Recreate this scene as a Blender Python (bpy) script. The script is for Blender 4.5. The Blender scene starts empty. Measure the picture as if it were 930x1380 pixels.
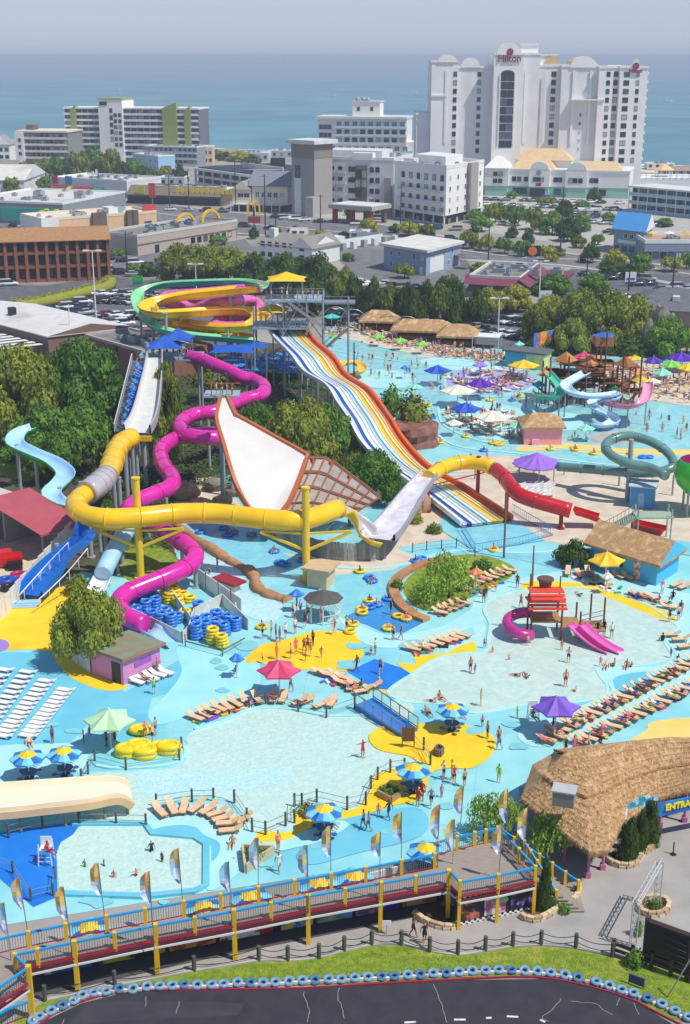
import bpy,math,random
from mathutils import Vector,Matrix
random.seed(11)
SC=bpy.context.scene
COL=SC.collection
PI=math.pi
# ---------------------------------------------------------------- camera
FPX,HC=1777.0,55.0
PT=math.atan(612/FPX)
CP,SP=math.cos(PT),math.sin(PT)
cam=bpy.data.cameras.new('camera')
cam.sensor_fit='VERTICAL';cam.sensor_height=24;cam.lens=24*FPX/1380
cam.clip_start=1;cam.clip_end=60000
camo=bpy.data.objects.new('camera',cam);COL.objects.link(camo)
camo.location=(0,0,HC);camo.rotation_euler=(PI/2-PT,0,0)
SC.camera=camo
# ---------------------------------------------------------------- sky and sun
SUN_EL,SUN_AZ=math.radians(58),math.radians(-28)
w=bpy.data.worlds.new('World');SC.world=w;w.use_nodes=True
nt=w.node_tree;bg=nt.nodes['Background']
sky=nt.nodes.new('ShaderNodeTexSky');sky.sky_type='NISHITA';sky.sun_disc=False
sky.sun_elevation=SUN_EL;sky.sun_rotation=PI/2-SUN_AZ
sky.air_density=1.0;sky.dust_density=0.1;sky.ozone_density=2.0
tc=nt.nodes.new('ShaderNodeTexCoord');sx=nt.nodes.new('ShaderNodeSeparateXYZ');nt.links.new(tc.outputs['Generated'],sx.inputs[0])
mr0=nt.nodes.new('ShaderNodeMapRange');mr0.inputs[1].default_value=-.02;mr0.inputs[2].default_value=.3;mr0.inputs[3].default_value=.9;mr0.inputs[4].default_value=0
nt.links.new(sx.outputs[2],mr0.inputs[0]);mx0=nt.nodes.new('ShaderNodeMix');mx0.data_type='RGBA';mx0.inputs[7].default_value=(3.3,3.9,5.5,1)
nt.links.new(mr0.outputs[0],mx0.inputs[0]);nt.links.new(sky.outputs[0],mx0.inputs[6])
nt.links.new(mx0.outputs[2],bg.inputs[0]);bg.inputs[1].default_value=0.105
sl=bpy.data.lights.new('sun','SUN');sl.energy=3.5;sl.angle=math.radians(0.5);sl.color=(1,.965,.9)
so=bpy.data.objects.new('sun',sl);COL.objects.link(so)
so.rotation_euler=(PI/2-SUN_EL,0,SUN_AZ+PI/2)
so.location=(0,0,200)
SC.view_settings.view_transform='Standard';SC.view_settings.look='None'
SC.view_settings.exposure=0.27;SC.view_settings.gamma=1
SC.cycles.max_bounces=6;SC.cycles.diffuse_bounces=3;SC.cycles.glossy_bounces=2
SC.cycles.transmission_bounces=3;SC.cycles.transparent_max_bounces=6;SC.cycles.volume_bounces=0
SC.cycles.caustics_reflective=False;SC.cycles.caustics_refractive=False
# ---------------------------------------------------------------- projection: picture point (930x1380) to place
def ray(px,py):
 cx=(px-465)/FPX;cy=(690-py)/FPX
 return cx,CP+cy*SP,-SP+cy*CP
def P(px,py,z=0.0):
 x,y,d=ray(px,py);t=(z-HC)/d
 return Vector((x*t,y*t,z))
def PY(px,py,Y):
 x,y,d=ray(px,py);t=Y/y
 return Vector((x*t,Y,HC+d*t))
def zat(p,py):
 cy=(690-py)/FPX
 return HC+p.y*(cy*CP-SP)/(CP+cy*SP)
def proj(v):
 h=v[2]-HC;zc=v[1]*CP-h*SP;yc=v[1]*SP+h*CP
 return 465+FPX*v[0]/zc,690-FPX*yc/zc
def ppm(p):
 return FPX/(p.y*CP-(p.z-HC)*SP)
def catmull(pts,n=6,closed=False):
 pts=[Vector(p)for p in pts];m=len(pts);out=[]
 rng=range(m if closed else m-1)
 for i in rng:
  if closed:
   a,b,c,d=pts[(i-1)%m],pts[i],pts[(i+1)%m],pts[(i+2)%m]
  else:
   a,b,c,d=pts[max(i-1,0)],pts[i],pts[i+1],pts[min(i+2,m-1)]
  for k in range(n):
   t=k/n
   out.append(.5*((2*b)+(c-a)*t+(2*a-5*b+4*c-d)*t*t+(3*b-a-3*c+d)*t**3))
 if not closed:out.append(pts[-1])
 return out
def resample(pts,step):
 out=[pts[0].copy()];acc=0
 for a,b in zip(pts,pts[1:]):
  L=(b-a).length
  if L<1e-9:continue
  d=step-acc
  while d<=L:
   out.append(a.lerp(b,d/L));d+=step
  acc=L-(d-step)
 return out
 # ---------------------------------------------------------------- materials
def lin(h):
 if isinstance(h,str):
  h=h.lstrip('#');c=[int(h[i:i+2],16)/255 for i in(0,2,4)]
 else:c=h
 return tuple(((v+.055)/1.055)**2.4 if v>.04045 else v/12.92 for v in c)
MATS={}
def M(hexc,rough=.6,var=.07,scale=1.5,bump=0.,metal=0.,rnd=0.,spec=.5,space='pos',detail=4,name=None,stretch=None,coat=0):
 key=(hexc,rough,var,scale,bump,metal,rnd,space,name,stretch)
 if key in MATS:return MATS[key]
 m=bpy.data.materials.new(name or 'paint_'+hexc.lstrip('#'));m.use_nodes=True
 n=m.node_tree;L=n.links;b=n.nodes['Principled BSDF']
 b.inputs['Roughness'].default_value=rough;b.inputs['Metallic'].default_value=metal
 b.inputs['Specular IOR Level'].default_value=spec
 if coat:b.inputs['Coat Weight'].default_value=coat;b.inputs['Coat Roughness'].default_value=.08
 c=lin(hexc)
 if space=='pos':src=n.nodes.new('ShaderNodeNewGeometry').outputs['Position']
 else:src=n.nodes.new('ShaderNodeTexCoord').outputs['Object']
 if stretch:
  mp=n.nodes.new('ShaderNodeMapping');mp.inputs['Scale'].default_value=stretch;L.new(src,mp.inputs[0]);src=mp.outputs[0]
 no=n.nodes.new('ShaderNodeTexNoise');no.inputs['Scale'].default_value=scale;no.inputs['Detail'].default_value=detail
 L.new(src,no.inputs['Vector'])
 if var or rnd:
  mr=n.nodes.new('ShaderNodeMapRange');mr.inputs[1].default_value=.3;mr.inputs[2].default_value=.7
  mr.inputs[3].default_value=1-var;mr.inputs[4].default_value=1+var
  L.new(no.outputs['Fac'],mr.inputs[0]);fac=mr.outputs[0]
  if rnd:
   oi=n.nodes.new('ShaderNodeObjectInfo');m2=n.nodes.new('ShaderNodeMapRange')
   m2.inputs[3].default_value=1-rnd;m2.inputs[4].default_value=1+rnd
   L.new(oi.outputs['Random'],m2.inputs[0]);mu=n.nodes.new('ShaderNodeMath');mu.operation='MULTIPLY'
   L.new(fac,mu.inputs[0]);L.new(m2.outputs[0],mu.inputs[1]);fac=mu.outputs[0]
  vm=n.nodes.new('ShaderNodeVectorMath');vm.operation='SCALE';vm.inputs[0].default_value=c
  L.new(fac,vm.inputs['Scale']);L.new(vm.outputs[0],b.inputs['Base Color'])
 else:b.inputs['Base Color'].default_value=(*c,1)
 if bump:
  bp=n.nodes.new('ShaderNodeBump');bp.inputs['Strength'].default_value=min(1,bump);bp.inputs['Distance'].default_value=.05+bump*.1
  L.new(no.outputs['Fac'],bp.inputs['Height']);L.new(bp.outputs[0],b.inputs['Normal'])
 MATS[key]=m;return m
def mix2(name,c1,c2,scale,lo,hi,rough=.7,bump=0,stretch=None,kind='noise',c3=None,lo3=.6,hi3=.75,spec=.5):
 """two (three) colours spread by noise: paving wear, grass, asphalt, rock, thatch"""
 m=bpy.data.materials.new(name);m.use_nodes=True;n=m.node_tree;L=n.links;b=n.nodes['Principled BSDF']
 b.inputs['Roughness'].default_value=rough;b.inputs['Specular IOR Level'].default_value=spec
 src=n.nodes.new('ShaderNodeNewGeometry').outputs['Position']
 if stretch:
  mp=n.nodes.new('ShaderNodeMapping');mp.inputs['Scale'].default_value=stretch;L.new(src,mp.inputs[0]);src=mp.outputs[0]
 if kind=='noise':
  no=n.nodes.new('ShaderNodeTexNoise');no.inputs['Detail'].default_value=6;out=no.outputs['Fac']
 else:
  no=n.nodes.new('ShaderNodeTexVoronoi');no.feature='DISTANCE_TO_EDGE';out=no.outputs['Distance']
 no.inputs['Scale'].default_value=scale;L.new(src,no.inputs['Vector'])
 mr=n.nodes.new('ShaderNodeMapRange');mr.inputs[1].default_value=lo;mr.inputs[2].default_value=hi;L.new(out,mr.inputs[0])
 mx=n.nodes.new('ShaderNodeMix');mx.data_type='RGBA';mx.inputs[6].default_value=(*lin(c1),1);mx.inputs[7].default_value=(*lin(c2),1)
 L.new(mr.outputs[0],mx.inputs[0]);col=mx.outputs[2]
 if c3:
  n2=n.nodes.new('ShaderNodeTexNoise');n2.inputs['Scale'].default_value=scale*.23;n2.inputs['Detail'].default_value=5;L.new(src,n2.inputs['Vector'])
  r2=n.nodes.new('ShaderNodeMapRange');r2.inputs[1].default_value=lo3;r2.inputs[2].default_value=hi3;L.new(n2.outputs['Fac'],r2.inputs[0])
  x2=n.nodes.new('ShaderNodeMix');x2.data_type='RGBA';x2.inputs[7].default_value=(*lin(c3),1)
  L.new(r2.outputs[0],x2.inputs[0]);L.new(col,x2.inputs[6]);col=x2.outputs[2]
 L.new(col,b.inputs['Base Color'])
 if bump:
  bp=n.nodes.new('ShaderNodeBump');bp.inputs['Strength'].default_value=min(1,bump);bp.inputs['Distance'].default_value=.06
  L.new(out,bp.inputs['Height']);L.new(bp.outputs[0],b.inputs['Normal'])
 return m
def water(name,c1,c2,scale=1.2,bump=.5,rough=.08,dist=.06,lo=.35,hi=.65):
 m=bpy.data.materials.new(name);m.use_nodes=True;n=m.node_tree;L=n.links;b=n.nodes['Principled BSDF']
 b.inputs['Roughness'].default_value=rough
 g=n.nodes.new('ShaderNodeNewGeometry').outputs['Position']
 no=n.nodes.new('ShaderNodeTexNoise');no.inputs['Scale'].default_value=scale;no.inputs['Detail'].default_value=5;no.inputs['Distortion'].default_value=1.2
 L.new(g,no.inputs['Vector'])
 mr=n.nodes.new('ShaderNodeMapRange');mr.inputs[1].default_value=lo;mr.inputs[2].default_value=hi;L.new(no.outputs['Fac'],mr.inputs[0])
 mx=n.nodes.new('ShaderNodeMix');mx.data_type='RGBA';mx.inputs[6].default_value=(*lin(c1),1);mx.inputs[7].default_value=(*lin(c2),1)
 L.new(mr.outputs[0],mx.inputs[0]);L.new(mx.outputs[2],b.inputs['Base Color'])
 bp=n.nodes.new('ShaderNodeBump');bp.inputs['Strength'].default_value=bump;bp.inputs['Distance'].default_value=dist
 L.new(no.outputs['Fac'],bp.inputs['Height']);L.new(bp.outputs[0],b.inputs['Normal'])
 return m
def leafmat(name,dark,light,scale=.35):
 m=bpy.data.materials.new(name);m.use_nodes=True;n=m.node_tree;L=n.links;b=n.nodes['Principled BSDF']
 b.inputs['Roughness'].default_value=.75;b.inputs['Specular IOR Level'].default_value=.25
 g=n.nodes.new('ShaderNodeTexCoord').outputs['Object']
 no=n.nodes.new('ShaderNodeTexNoise');no.inputs['Scale'].default_value=scale*14;no.inputs['Detail'].default_value=6;L.new(g,no.inputs['Vector'])
 mr=n.nodes.new('ShaderNodeMapRange');mr.inputs[1].default_value=.35;mr.inputs[2].default_value=.68;L.new(no.outputs['Fac'],mr.inputs[0])
 oi=n.nodes.new('ShaderNodeObjectInfo');ad=n.nodes.new('ShaderNodeMath');ad.operation='MULTIPLY_ADD';ad.inputs[1].default_value=.45;ad.inputs[2].default_value=-.2
 L.new(oi.outputs['Random'],ad.inputs[0]);sm=n.nodes.new('ShaderNodeMath');sm.operation='ADD';sm.use_clamp=True
 L.new(ad.outputs[0],sm.inputs[0]);L.new(mr.outputs[0],sm.inputs[1])
 mx=n.nodes.new('ShaderNodeMix');mx.data_type='RGBA';mx.inputs[6].default_value=(*lin(dark),1);mx.inputs[7].default_value=(*lin(light),1)
 L.new(sm.outputs[0],mx.inputs[0]);L.new(mx.outputs[2],b.inputs['Base Color'])
 tr=n.nodes.new('ShaderNodeBsdfTranslucent');L.new(mx.outputs[2],tr.inputs[0]);ms=n.nodes.new('ShaderNodeMixShader');ms.inputs[0].default_value=.25
 L.new(b.outputs[0],ms.inputs[1]);L.new(tr.outputs[0],ms.inputs[2]);L.new(ms.outputs[0],n.nodes['Material Output'].inputs[0])
 return m
 # ---------------------------------------------------------------- mesh building
class MB:
 def __init__(s):s.v=[];s.f=[];s.m=[];s.sm=[]
 def add(s,vs,fs,mi=0,smooth=False):
  o=len(s.v);s.v+=[tuple(v)for v in vs];s.f+=[tuple(i+o for i in f)for f in fs]
  s.m+=[mi]*len(fs);s.sm+=[smooth]*len(fs);return s
 def box(s,c,d,rz=0,mi=0,M4=None):
  hx,hy,hz=d[0]/2,d[1]/2,d[2]/2;ca,sa=math.cos(rz),math.sin(rz);vs=[]
  for z in(-hz,hz):
   for x,y in((-hx,-hy),(hx,-hy),(hx,hy),(-hx,hy)):
    vs.append(Vector((c[0]+x*ca-y*sa,c[1]+x*sa+y*ca,c[2]+z)))
  if M4:vs=[M4@v for v in vs]
  return s.add(vs,[(0,3,2,1),(4,5,6,7),(0,1,5,4),(1,2,6,5),(2,3,7,6),(3,0,4,7)],mi)
 def beam(s,a,b,wd,ht=None,mi=0,up=(0,0,1)):
  a,b=Vector(a),Vector(b);ht=ht or wd;t=(b-a).normalized();u=Vector(up)
  if abs(t.dot(u))>.97:u=Vector((0,1,0))
  sd=t.cross(u).normalized();u=sd.cross(t)
  vs=[]
  for p in(a,b):
   for i,j in((-1,-1),(1,-1),(1,1),(-1,1)):vs.append(p+sd*i*wd/2+u*j*ht/2)
  return s.add(vs,[(0,3,2,1),(4,5,6,7),(0,1,5,4),(1,2,6,5),(2,3,7,6),(3,0,4,7)],mi)
 def cyl(s,a,b,r,r2=None,n=10,mi=0,cap=True,smooth=True):
  a,b=Vector(a),Vector(b);r2=r if r2 is None else r2;t=(b-a).normalized()
  u=Vector((1,0,0))if abs(t.z)>.9 else Vector((0,0,1))
  x=t.cross(u).normalized();y=t.cross(x);vs=[]
  for p,q in((a,r),(b,r2)):
   for k in range(n):an=2*PI*k/n;vs.append(p+x*q*math.cos(an)+y*q*math.sin(an))
  s.add(vs,[(k,(k+1)%n,n+(k+1)%n,n+k)for k in range(n)],mi,smooth)
  if cap:s.add(vs,[tuple(range(n))[::-1],tuple(range(n,2*n))],mi)
  return s
 def prism(s,poly,z0,z1,mi=0,mtop=None):
  n=len(poly);vs=[(p[0],p[1],z0)for p in poly]+[(p[0],p[1],z1)for p in poly]
  ar=sum(poly[i][0]*poly[(i+1)%n][1]-poly[(i+1)%n][0]*poly[i][1]for i in range(n))
  sd=[(k,(k+1)%n,n+(k+1)%n,n+k)for k in range(n)]
  if ar<0:sd=[f[::-1]for f in sd]
  s.add(vs,sd,mi)
  s.add(vs,[tuple(range(n,2*n))if ar>0 else tuple(range(n,2*n))[::-1]],mi if mtop is None else mtop)
  s.add(vs,[tuple(range(n))[::-1]if ar>0 else tuple(range(n))],mi);return s
 def sweep(s,path,prof,mi=0,closed=False,caps=True,smooth=True,open_prof=False,scl=None,mis=None):
  """prof: (side, up) pairs carried along path with level sides"""
  n=len(path);m=len(prof);vs=[]
  for i,p in enumerate(path):
   p=Vector(p)
   if closed:t=Vector(path[(i+1)%n])-Vector(path[i-1])
   else:t=Vector(path[min(i+1,n-1)])-Vector(path[max(i-1,0)])
   t.normalize();sd=t.cross(Vector((0,0,1)))
   sd=sd.normalized()if sd.length>1e-3 else Vector((1,0,0));u=sd.cross(t);k=scl[i]if scl else 1
   for a,b in prof:vs.append(p+sd*a*k+u*b*k)
  q=m-1 if open_prof else m
  fs=[];fm=[]
  for i in range(n if closed else n-1):
   j=(i+1)%n
   for k in range(q):
    k2=(k+1)%m;fs.append((i*m+k,i*m+k2,j*m+k2,j*m+k));fm.append(mis[k]if mis else mi)
  o=len(s.v);s.v+=[tuple(v)for v in vs];s.f+=[tuple(i+o for i in f)for f in fs];s.m+=fm;s.sm+=[smooth]*len(fs)
  if caps and not closed and not open_prof:
   s.f+=[tuple(o+k for k in range(m))[::-1],tuple(o+(n-1)*m+k for k in range(m))];s.m+=[mi]*2;s.sm+=[False]*2
  return s
 def tube(s,path,r,n=12,mi=0,closed=False,caps=True,scl=None):
  return s.sweep(path,[(r*math.cos(2*PI*k/n),r*math.sin(2*PI*k/n))for k in range(n)],mi,closed,caps,scl=scl)
 def lathe(s,prof,n=16,mi=0,c=(0,0,0),smooth=True):
  vs=[];m=len(prof)
  for k in range(n):
   a=2*PI*k/n
   for r,z in prof:vs.append((c[0]+r*math.cos(a),c[1]+r*math.sin(a),c[2]+z))
  return s.add(vs,[(k*m+i,((k+1)%n)*m+i,((k+1)%n)*m+i+1,k*m+i+1)for k in range(n)for i in range(m-1)],mi,smooth)
 def torus(s,c,R,r,n=16,m=8,mi=0,M4=None,sy=1,sz=1):
  vs=[]
  for k in range(n):
   a=2*PI*k/n
   for j in range(m):
    b=2*PI*j/m;q=R+r*math.cos(b);v=Vector((q*math.cos(a),q*math.sin(a)*sy,r*math.sin(b)*sz))
    if M4:v=M4@v
    vs.append(v+Vector(c))
  return s.add(vs,[(k*m+j,((k+1)%n)*m+j,((k+1)%n)*m+(j+1)%m,k*m+(j+1)%m)for k in range(n)for j in range(m)],mi,True)
 def ball(s,c,r,n=10,m=6,mi=0):
  rr=r if hasattr(r,'__len__')else(r,r,r);vs=[(c[0],c[1],c[2]-rr[2])]
  for i in range(1,m):
   b=-PI/2+PI*i/m
   for k in range(n):a=2*PI*k/n;vs.append((c[0]+rr[0]*math.cos(b)*math.cos(a),c[1]+rr[1]*math.cos(b)*math.sin(a),c[2]+rr[2]*math.sin(b)))
  vs.append((c[0],c[1],c[2]+rr[2]));T=len(vs)-1;fs=[(0,1+(k+1)%n,1+k)for k in range(n)]
  for i in range(m-2):
   for k in range(n):a=1+i*n;fs.append((a+k,a+(k+1)%n,a+n+(k+1)%n,a+n+k))
  a=1+(m-2)*n;fs+=[(a+k,a+(k+1)%n,T)for k in range(n)]
  return s.add(vs,fs,mi,True)
 def mesh(s,name,mats,off=None):
  me=bpy.data.meshes.new(name)
  vs=s.v if off is None else[(a-off[0],b-off[1],c-off[2])for a,b,c in s.v]
  me.from_pydata(vs,[],s.f)
  for m in(mats if isinstance(mats,(list,tuple))else[mats]):me.materials.append(m)
  me.polygons.foreach_set('material_index',s.m);me.polygons.foreach_set('use_smooth',s.sm);me.update();return me
 def build(s,name,mats,parent=None,kind=None,label=None):
  off=wloc(parent)if parent else None
  return link(name,s.mesh(name,mats,off),parent,kind,label)
def wloc(o):
 v=Vector(o.location)
 while o.parent:o=o.parent;v+=Vector(o.location)
 return v
def link(name,me,parent=None,kind=None,label=None):
 o=bpy.data.objects.new(name,me);COL.objects.link(o)
 if parent:o.parent=parent
 if kind:o['kind']=kind
 if label:o['label']=label
 return o
def tag(o,label,cat,group=None,kind=None):
 o['label']=label;o['category']=cat
 if group:o['group']=group
 if kind:o['kind']=kind
 return o
def thing(name,label,cat,loc=(0,0,0),group=None):
 o=bpy.data.objects.new(name,None);COL.objects.link(o);o.location=loc;o.empty_display_size=.3
 return tag(o,label,cat,group)
def solo(mb,name,mats,label,cat,base,group=None):
 """a thing that is one mesh, its origin at its base"""
 o=bpy.data.objects.new(name,mb.mesh(name,mats,base));COL.objects.link(o);o.location=base
 return tag(o,label,cat,group)
KIDS={}
def kids(o):
 if o not in KIDS:KIDS[o]=[c for c in bpy.data.objects if c.parent==o]
 return KIDS[o]
USED=set()
def copy_tree(o,parent=None):
 c=o.copy();COL.objects.link(c)
 if parent:c.parent=parent
 for ch in kids(o):copy_tree(ch,c)
 return c
def place(pr,loc,rz=0,label=None,group=None,scl=None,cat=None,tilt=None):
 """first time the prototype itself, afterwards copies of it"""
 if pr.name in USED:o=copy_tree(pr)
 else:kids(pr);[kids(k)for k in kids(pr)];USED.add(pr.name);o=pr
 o.location=loc;o.rotation_euler=(tilt[0],tilt[1],rz)if tilt else(0,0,rz)
 o.scale=(1,1,1)
 if scl is not None:o.scale=scl if hasattr(scl,'__len__')else(scl,)*3
 if label:o['label']=label
 if group:o['group']=group
 if cat:o['category']=cat
 return o
SHN=[0]
def sheet(name,pts,z,mat,smooth=False,n=5,kind='structure',parent=None):
 SHN[0]+=1;z+=.0003*SHN[0]
 ps=[P(a,b,z)for a,b in pts]
 if smooth:ps=catmull(ps,n,True)
 ar=sum(ps[i].x*ps[(i+1)%len(ps)].y-ps[(i+1)%len(ps)].x*ps[i].y for i in range(len(ps)))
 if ar<0:ps=ps[::-1]
 mb=MB();mb.add(ps,[tuple(range(len(ps)))]);return mb.build(name,mat,parent,kind)
def kerb(name,pts,wd,ht,mat,closed=False,smooth=True,z=0,kind='structure',n=5):
 ps=[P(a,b,z)for a,b in pts]
 if smooth:ps=catmull(ps,n,closed)
 mb=MB();mb.sweep(ps,[(-wd/2,0),(-wd/2,ht),(wd/2,ht),(wd/2,0)],closed=closed,smooth=False);return mb.build(name,mat,None,kind)
def text_mesh(txt,size,mat,M4,parent,name='lettering',ext=.05,bold=0.0,off=None,shear=0):
 cu=bpy.data.curves.new(name,'FONT');cu.body=txt;cu.size=size;cu.extrude=ext;cu.offset=bold
 cu.align_x='CENTER';cu.align_y='CENTER';cu.resolution_u=2;cu.shear=shear
 t=bpy.data.objects.new(name,cu);COL.objects.link(t)
 me=bpy.data.meshes.new_from_object(t);bpy.data.objects.remove(t);bpy.data.curves.remove(cu)
 o=wloc(parent);me.transform(Matrix.Translation(-o)@M4);me.materials.clear();me.materials.append(mat);me.name=name
 return link(name,me,parent)
def facing(p,u,up=(0,0,1)):
 """matrix whose x runs along u and y along up, at p"""
 u=Vector(u).normalized();up=Vector(up);nrm=u.cross(up).normalized();up=nrm.cross(u)
 m=Matrix((u,up,nrm)).transposed().to_4x4();m.translation=p;return m
ORD=['first','second','third','fourth','fifth','sixth','seventh','eighth','ninth','tenth','eleventh','twelfth','thirteenth','fourteenth','fifteenth','sixteenth','seventeenth','eighteenth','nineteenth','twentieth']
def ordn(k):
 if k<20:return ORD[k]
 t=['','','twenty','thirty','forty','fifty','sixty','seventy','eighty','ninety']
 return(t[(k+1)//10]+'-'+ORD[(k+1)%10-1])if(k+1)%10 else t[(k+1)//10][:-1]+'ieth'
WHITE=M('#e8e8e4',.5,.04,.6);OFFW=M('#d9d8d2',.6,.06,.4);GREYM=M('#9aa0a4',.45,.06,1)
STEEL=M('#a9adb0',.35,.06,2,metal=.6);DARK=M('#22262a',.5,.1,1);GLASS=M('#232c36',.12,.15,.3,spec=.8)
WOODG=M('#6f6a60',.8,.15,3);YEL=M('#f2bd0c',.3,.05,.8);BLUEP=M('#1f86c4',.4,.06,.8)
# ================================================================ SETTING: ground, sea, roads, paving
m_town=mix2('town_ground','#8f8a82','#a39d93',.05,.4,.6,.9,c3='#77736c',lo3=.5,hi3=.6)
SHORE=[(-9000,6050),(-3000,2570),(-1500,1700),(400,598),(1500,380),(9000,-1200)]
def shore(d,z):return[(x+d*.5,y+d*.87,z)for x,y in SHORE]
gm=MB();gi=shore(-45,0);gm.add(gi+[(9000,-3000,0),(-9000,-3000,0)],[tuple(range(8))[::-1]]);gm.build('ground',m_town,None,'structure')
bm_=MB();ga,gb=shore(-45,0),shore(3,-.6);bm_.add(ga+gb,[(i,i+1,7+i,6+i)for i in range(5)])
bm_.build('beach',mix2('sand','#cfc0a2','#dccfb4',.3,.4,.6,.95),None,'structure')
sfm=MB();rs=random.Random(3);sp_=resample([Vector((x,y,0))for x,y in SHORE[1:5]],25);vs=[]
for k,p in enumerate(sp_):
 a=1+3*math.sin(k*.7)+rs.uniform(-1,1);b=a+7+4*math.sin(k*.9+2)+rs.uniform(-2,2);vs+=[(p.x+a*.5,p.y+a*.87,-.38),(p.x+b*.5,p.y+b*.87,-.38)]
sfm.add(vs,[(2*i,2*i+2,2*i+3,2*i+1)for i in range(len(sp_)-1)]);sfm.build('surf',M('#eef0ee',.6),None,'structure')
m_sea=water('sea_water','#4c7f8a','#659aa2',.006,.35,.42,1.2)
sm_=MB();sm_.add([(-30000,-3000,-.5),(30000,-3000,-.5),(30000,45000,-.5),(-30000,45000,-.5)],[(0,1,2,3)]);sm_.build('sea',m_sea,None,'structure')
m_asph=mix2('asphalt','#6b6a69','#7a7876',.4,.4,.6,.9,c3='#5b5a5a')
m_lot=mix2('lot_asphalt','#5a5a5c','#68676a',.5,.4,.6,.9,c3='#4b4b4e')
m_conc=mix2('concrete','#a8a39a','#b8b2a8',.6,.4,.6,.9,c3='#958f86')
m_tan=mix2('tan_concrete','#c9b8a2','#d8c8b3',.5,.4,.6,.9,c3='#b3a28d')
m_grass=mix2('lawn','#66801a','#8a9a2a',1.6,.35,.65,.95,.6,c3='#a8a044',lo3=.55,hi3=.72)
sheet('coast_road',[(-330,250),(50,257),(213,275),(310,287),(513,304),(620,324),(760,342),(1250,372),(1250,400),(930,386),(807,362),(700,352),(620,348),(517,329),(310,313),(215,301),(85,284),(-330,268)],.03,m_asph)
for nm,a in(('pavement',[(-60,249),(50,256),(213,274),(310,286),(513,303),(620,323),(760,341),(1000,371)]),('median_kerb',[(100,274),(215,288),(310,299.5),(420,310),(517,318),(620,337),(720,349),(807,352),(1000,381)]),('pavement',[(85,285),(215,302),(310,314),(517,330),(620,350),(700,354),(807,364),(1000,402)])):
 kerb(nm,a,2.6 if nm=='pavement' else 1.6,.14,m_conc)
mp=MB();rd_a=[P(*q,.034)for q in[(60,262),(213,280),(310,292),(513,310),(620,329),(760,345),(980,375)]];rd_b=[P(*q,.034)for q in[(110,281),(215,295),(310,307),(517,323),(620,343),(700,351),(980,389)]]
for line in(rd_a,rd_b):
 q=resample(catmull(line,8),3.0)
 for i in range(0,len(q)-1,4):d=(q[i+1]-q[i]).normalized();s_=Vector((-d.y,d.x,0))*.12;mp.add([q[i]-s_,q[i+1]-s_,q[i+1]+s_,q[i]+s_],[(0,1,2,3)])
mp.build('lane_markings',M('#d9d7cf',.8),None,'structure')
sheet('car_park',[(-330,372),(60,385),(150,372),(195,378),(230,372),(345,378),(345,470),(185,470),(120,425),(30,440),(-330,440)],.03,m_lot)
sheet('car_park',[(425,396),(470,402),(560,412),(640,415),(720,418),(880,455),(880,480),(740,478),(600,462),(440,440)],.03,m_lot)
sheet('car_park',[(440,335),(620,340),(660,392),(560,395),(480,372)],.03,m_asph)
sheet('car_park',[(640,262),(850,268),(930,292),(930,350),(830,340),(650,312)],.03,m_conc)
sheet('car_park',[(770,362),(1250,392),(1250,430),(860,430),(700,392)],.03,m_lot)
sheet('car_park',[(135,330),(215,342),(330,322),(350,345),(350,372),(225,370),(150,370)],.03,m_asph)
sheet('side_street',[(-40,285),(20,288),(100,300),(140,312),(60,318),(-40,318)],.03,m_asph)
sheet('car_park',[(310,262),(400,270),(440,275),(520,290),(520,300),(310,284)],.035,m_conc)
bl=MB()
def bays(p0,p1,n,L,z=.036):
 a,b=P(*p0,z),P(*p1,z);d=(b-a).normalized();nn=Vector((-d.y,d.x,0))
 for i in range(n+1):
  q=a.lerp(b,i/n);bl.add([q-d*.06-nn*L/2,q+d*.06-nn*L/2,q+d*.06+nn*L/2,q-d*.06+nn*L/2],[(0,1,2,3)])
LOT1=[((62,452),(190,462)),((125,398),(190,402)),((130,415),(215,422)),((140,432),(215,440))]
bays((445,424),(700,456),36,5);bays((600,437),(720,448),14,5);bays((130,404),(215,412),12,9);bays((130,424),(215,432),12,9)
bays((660,285),(800,300),22,9);bays((660,300),(820,318),24,9)
bl.build('bay_lines',M('#cfcdc6',.8),None,'structure')
# ---------------------------------------------------------------- the water park floor
m_aqua=mix2('aqua_deck_paint','#8dd0d4','#9fdadb',.35,.35,.65,.55,c3='#6cc2d2',lo3=.5,hi3=.66)
m_pale=mix2('pale_deck_paint','#a6dcdc','#b4e2e0',.4,.35,.65,.6,c3='#98d4d8')
m_blue2=mix2('mid_blue_deck_paint','#66bcd2','#74c6d8',.35,.35,.65,.6,c3='#58aecb')
m_blue=mix2('deep_blue_deck_paint','#1173d2','#1a7fdc',.4,.35,.65,.5,c3='#0f68c2')
m_yel=mix2('yellow_deck_paint','#f7c512','#fbd026',.5,.35,.65,.6,c3='#dfa80e')
m_yel2=mix2('sand_yellow_deck_paint','#eec965','#f4d27c',.5,.35,.65,.6)
w_main=water('pool_water_clear','#b4d6cb','#cbe3d8',2.0,.7,.1,.08)
w_river=water('pool_water_aqua','#78c8d6','#8ed4de',.7,.5,.1,.07)
w_kid=water('pool_water_pale','#b9d2c6','#cbe0d4',.8,.35,.15,.05)
w_deep=water('pool_water_blue','#2f86c8','#3c94d2',.7,.5,.1,.07)
w_up=water('pool_water_turquoise','#84cdd2','#a6dcdc',.5,.5,.12,.07)
w_jet=water('pool_water_churned','#a8d8e4','#c8e8ee',2.6,.7,.15,.08)
sheet('park_floor',[(-330,850),(60,800),(110,770),(240,790),(235,690),(290,640),(560,640),(520,560),(440,470),(440,425),(560,440),(720,470),(1250,485),(1250,985),(705,1070),(690,1120),(560,1158),(-330,1300)],.02,m_aqua)
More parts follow.
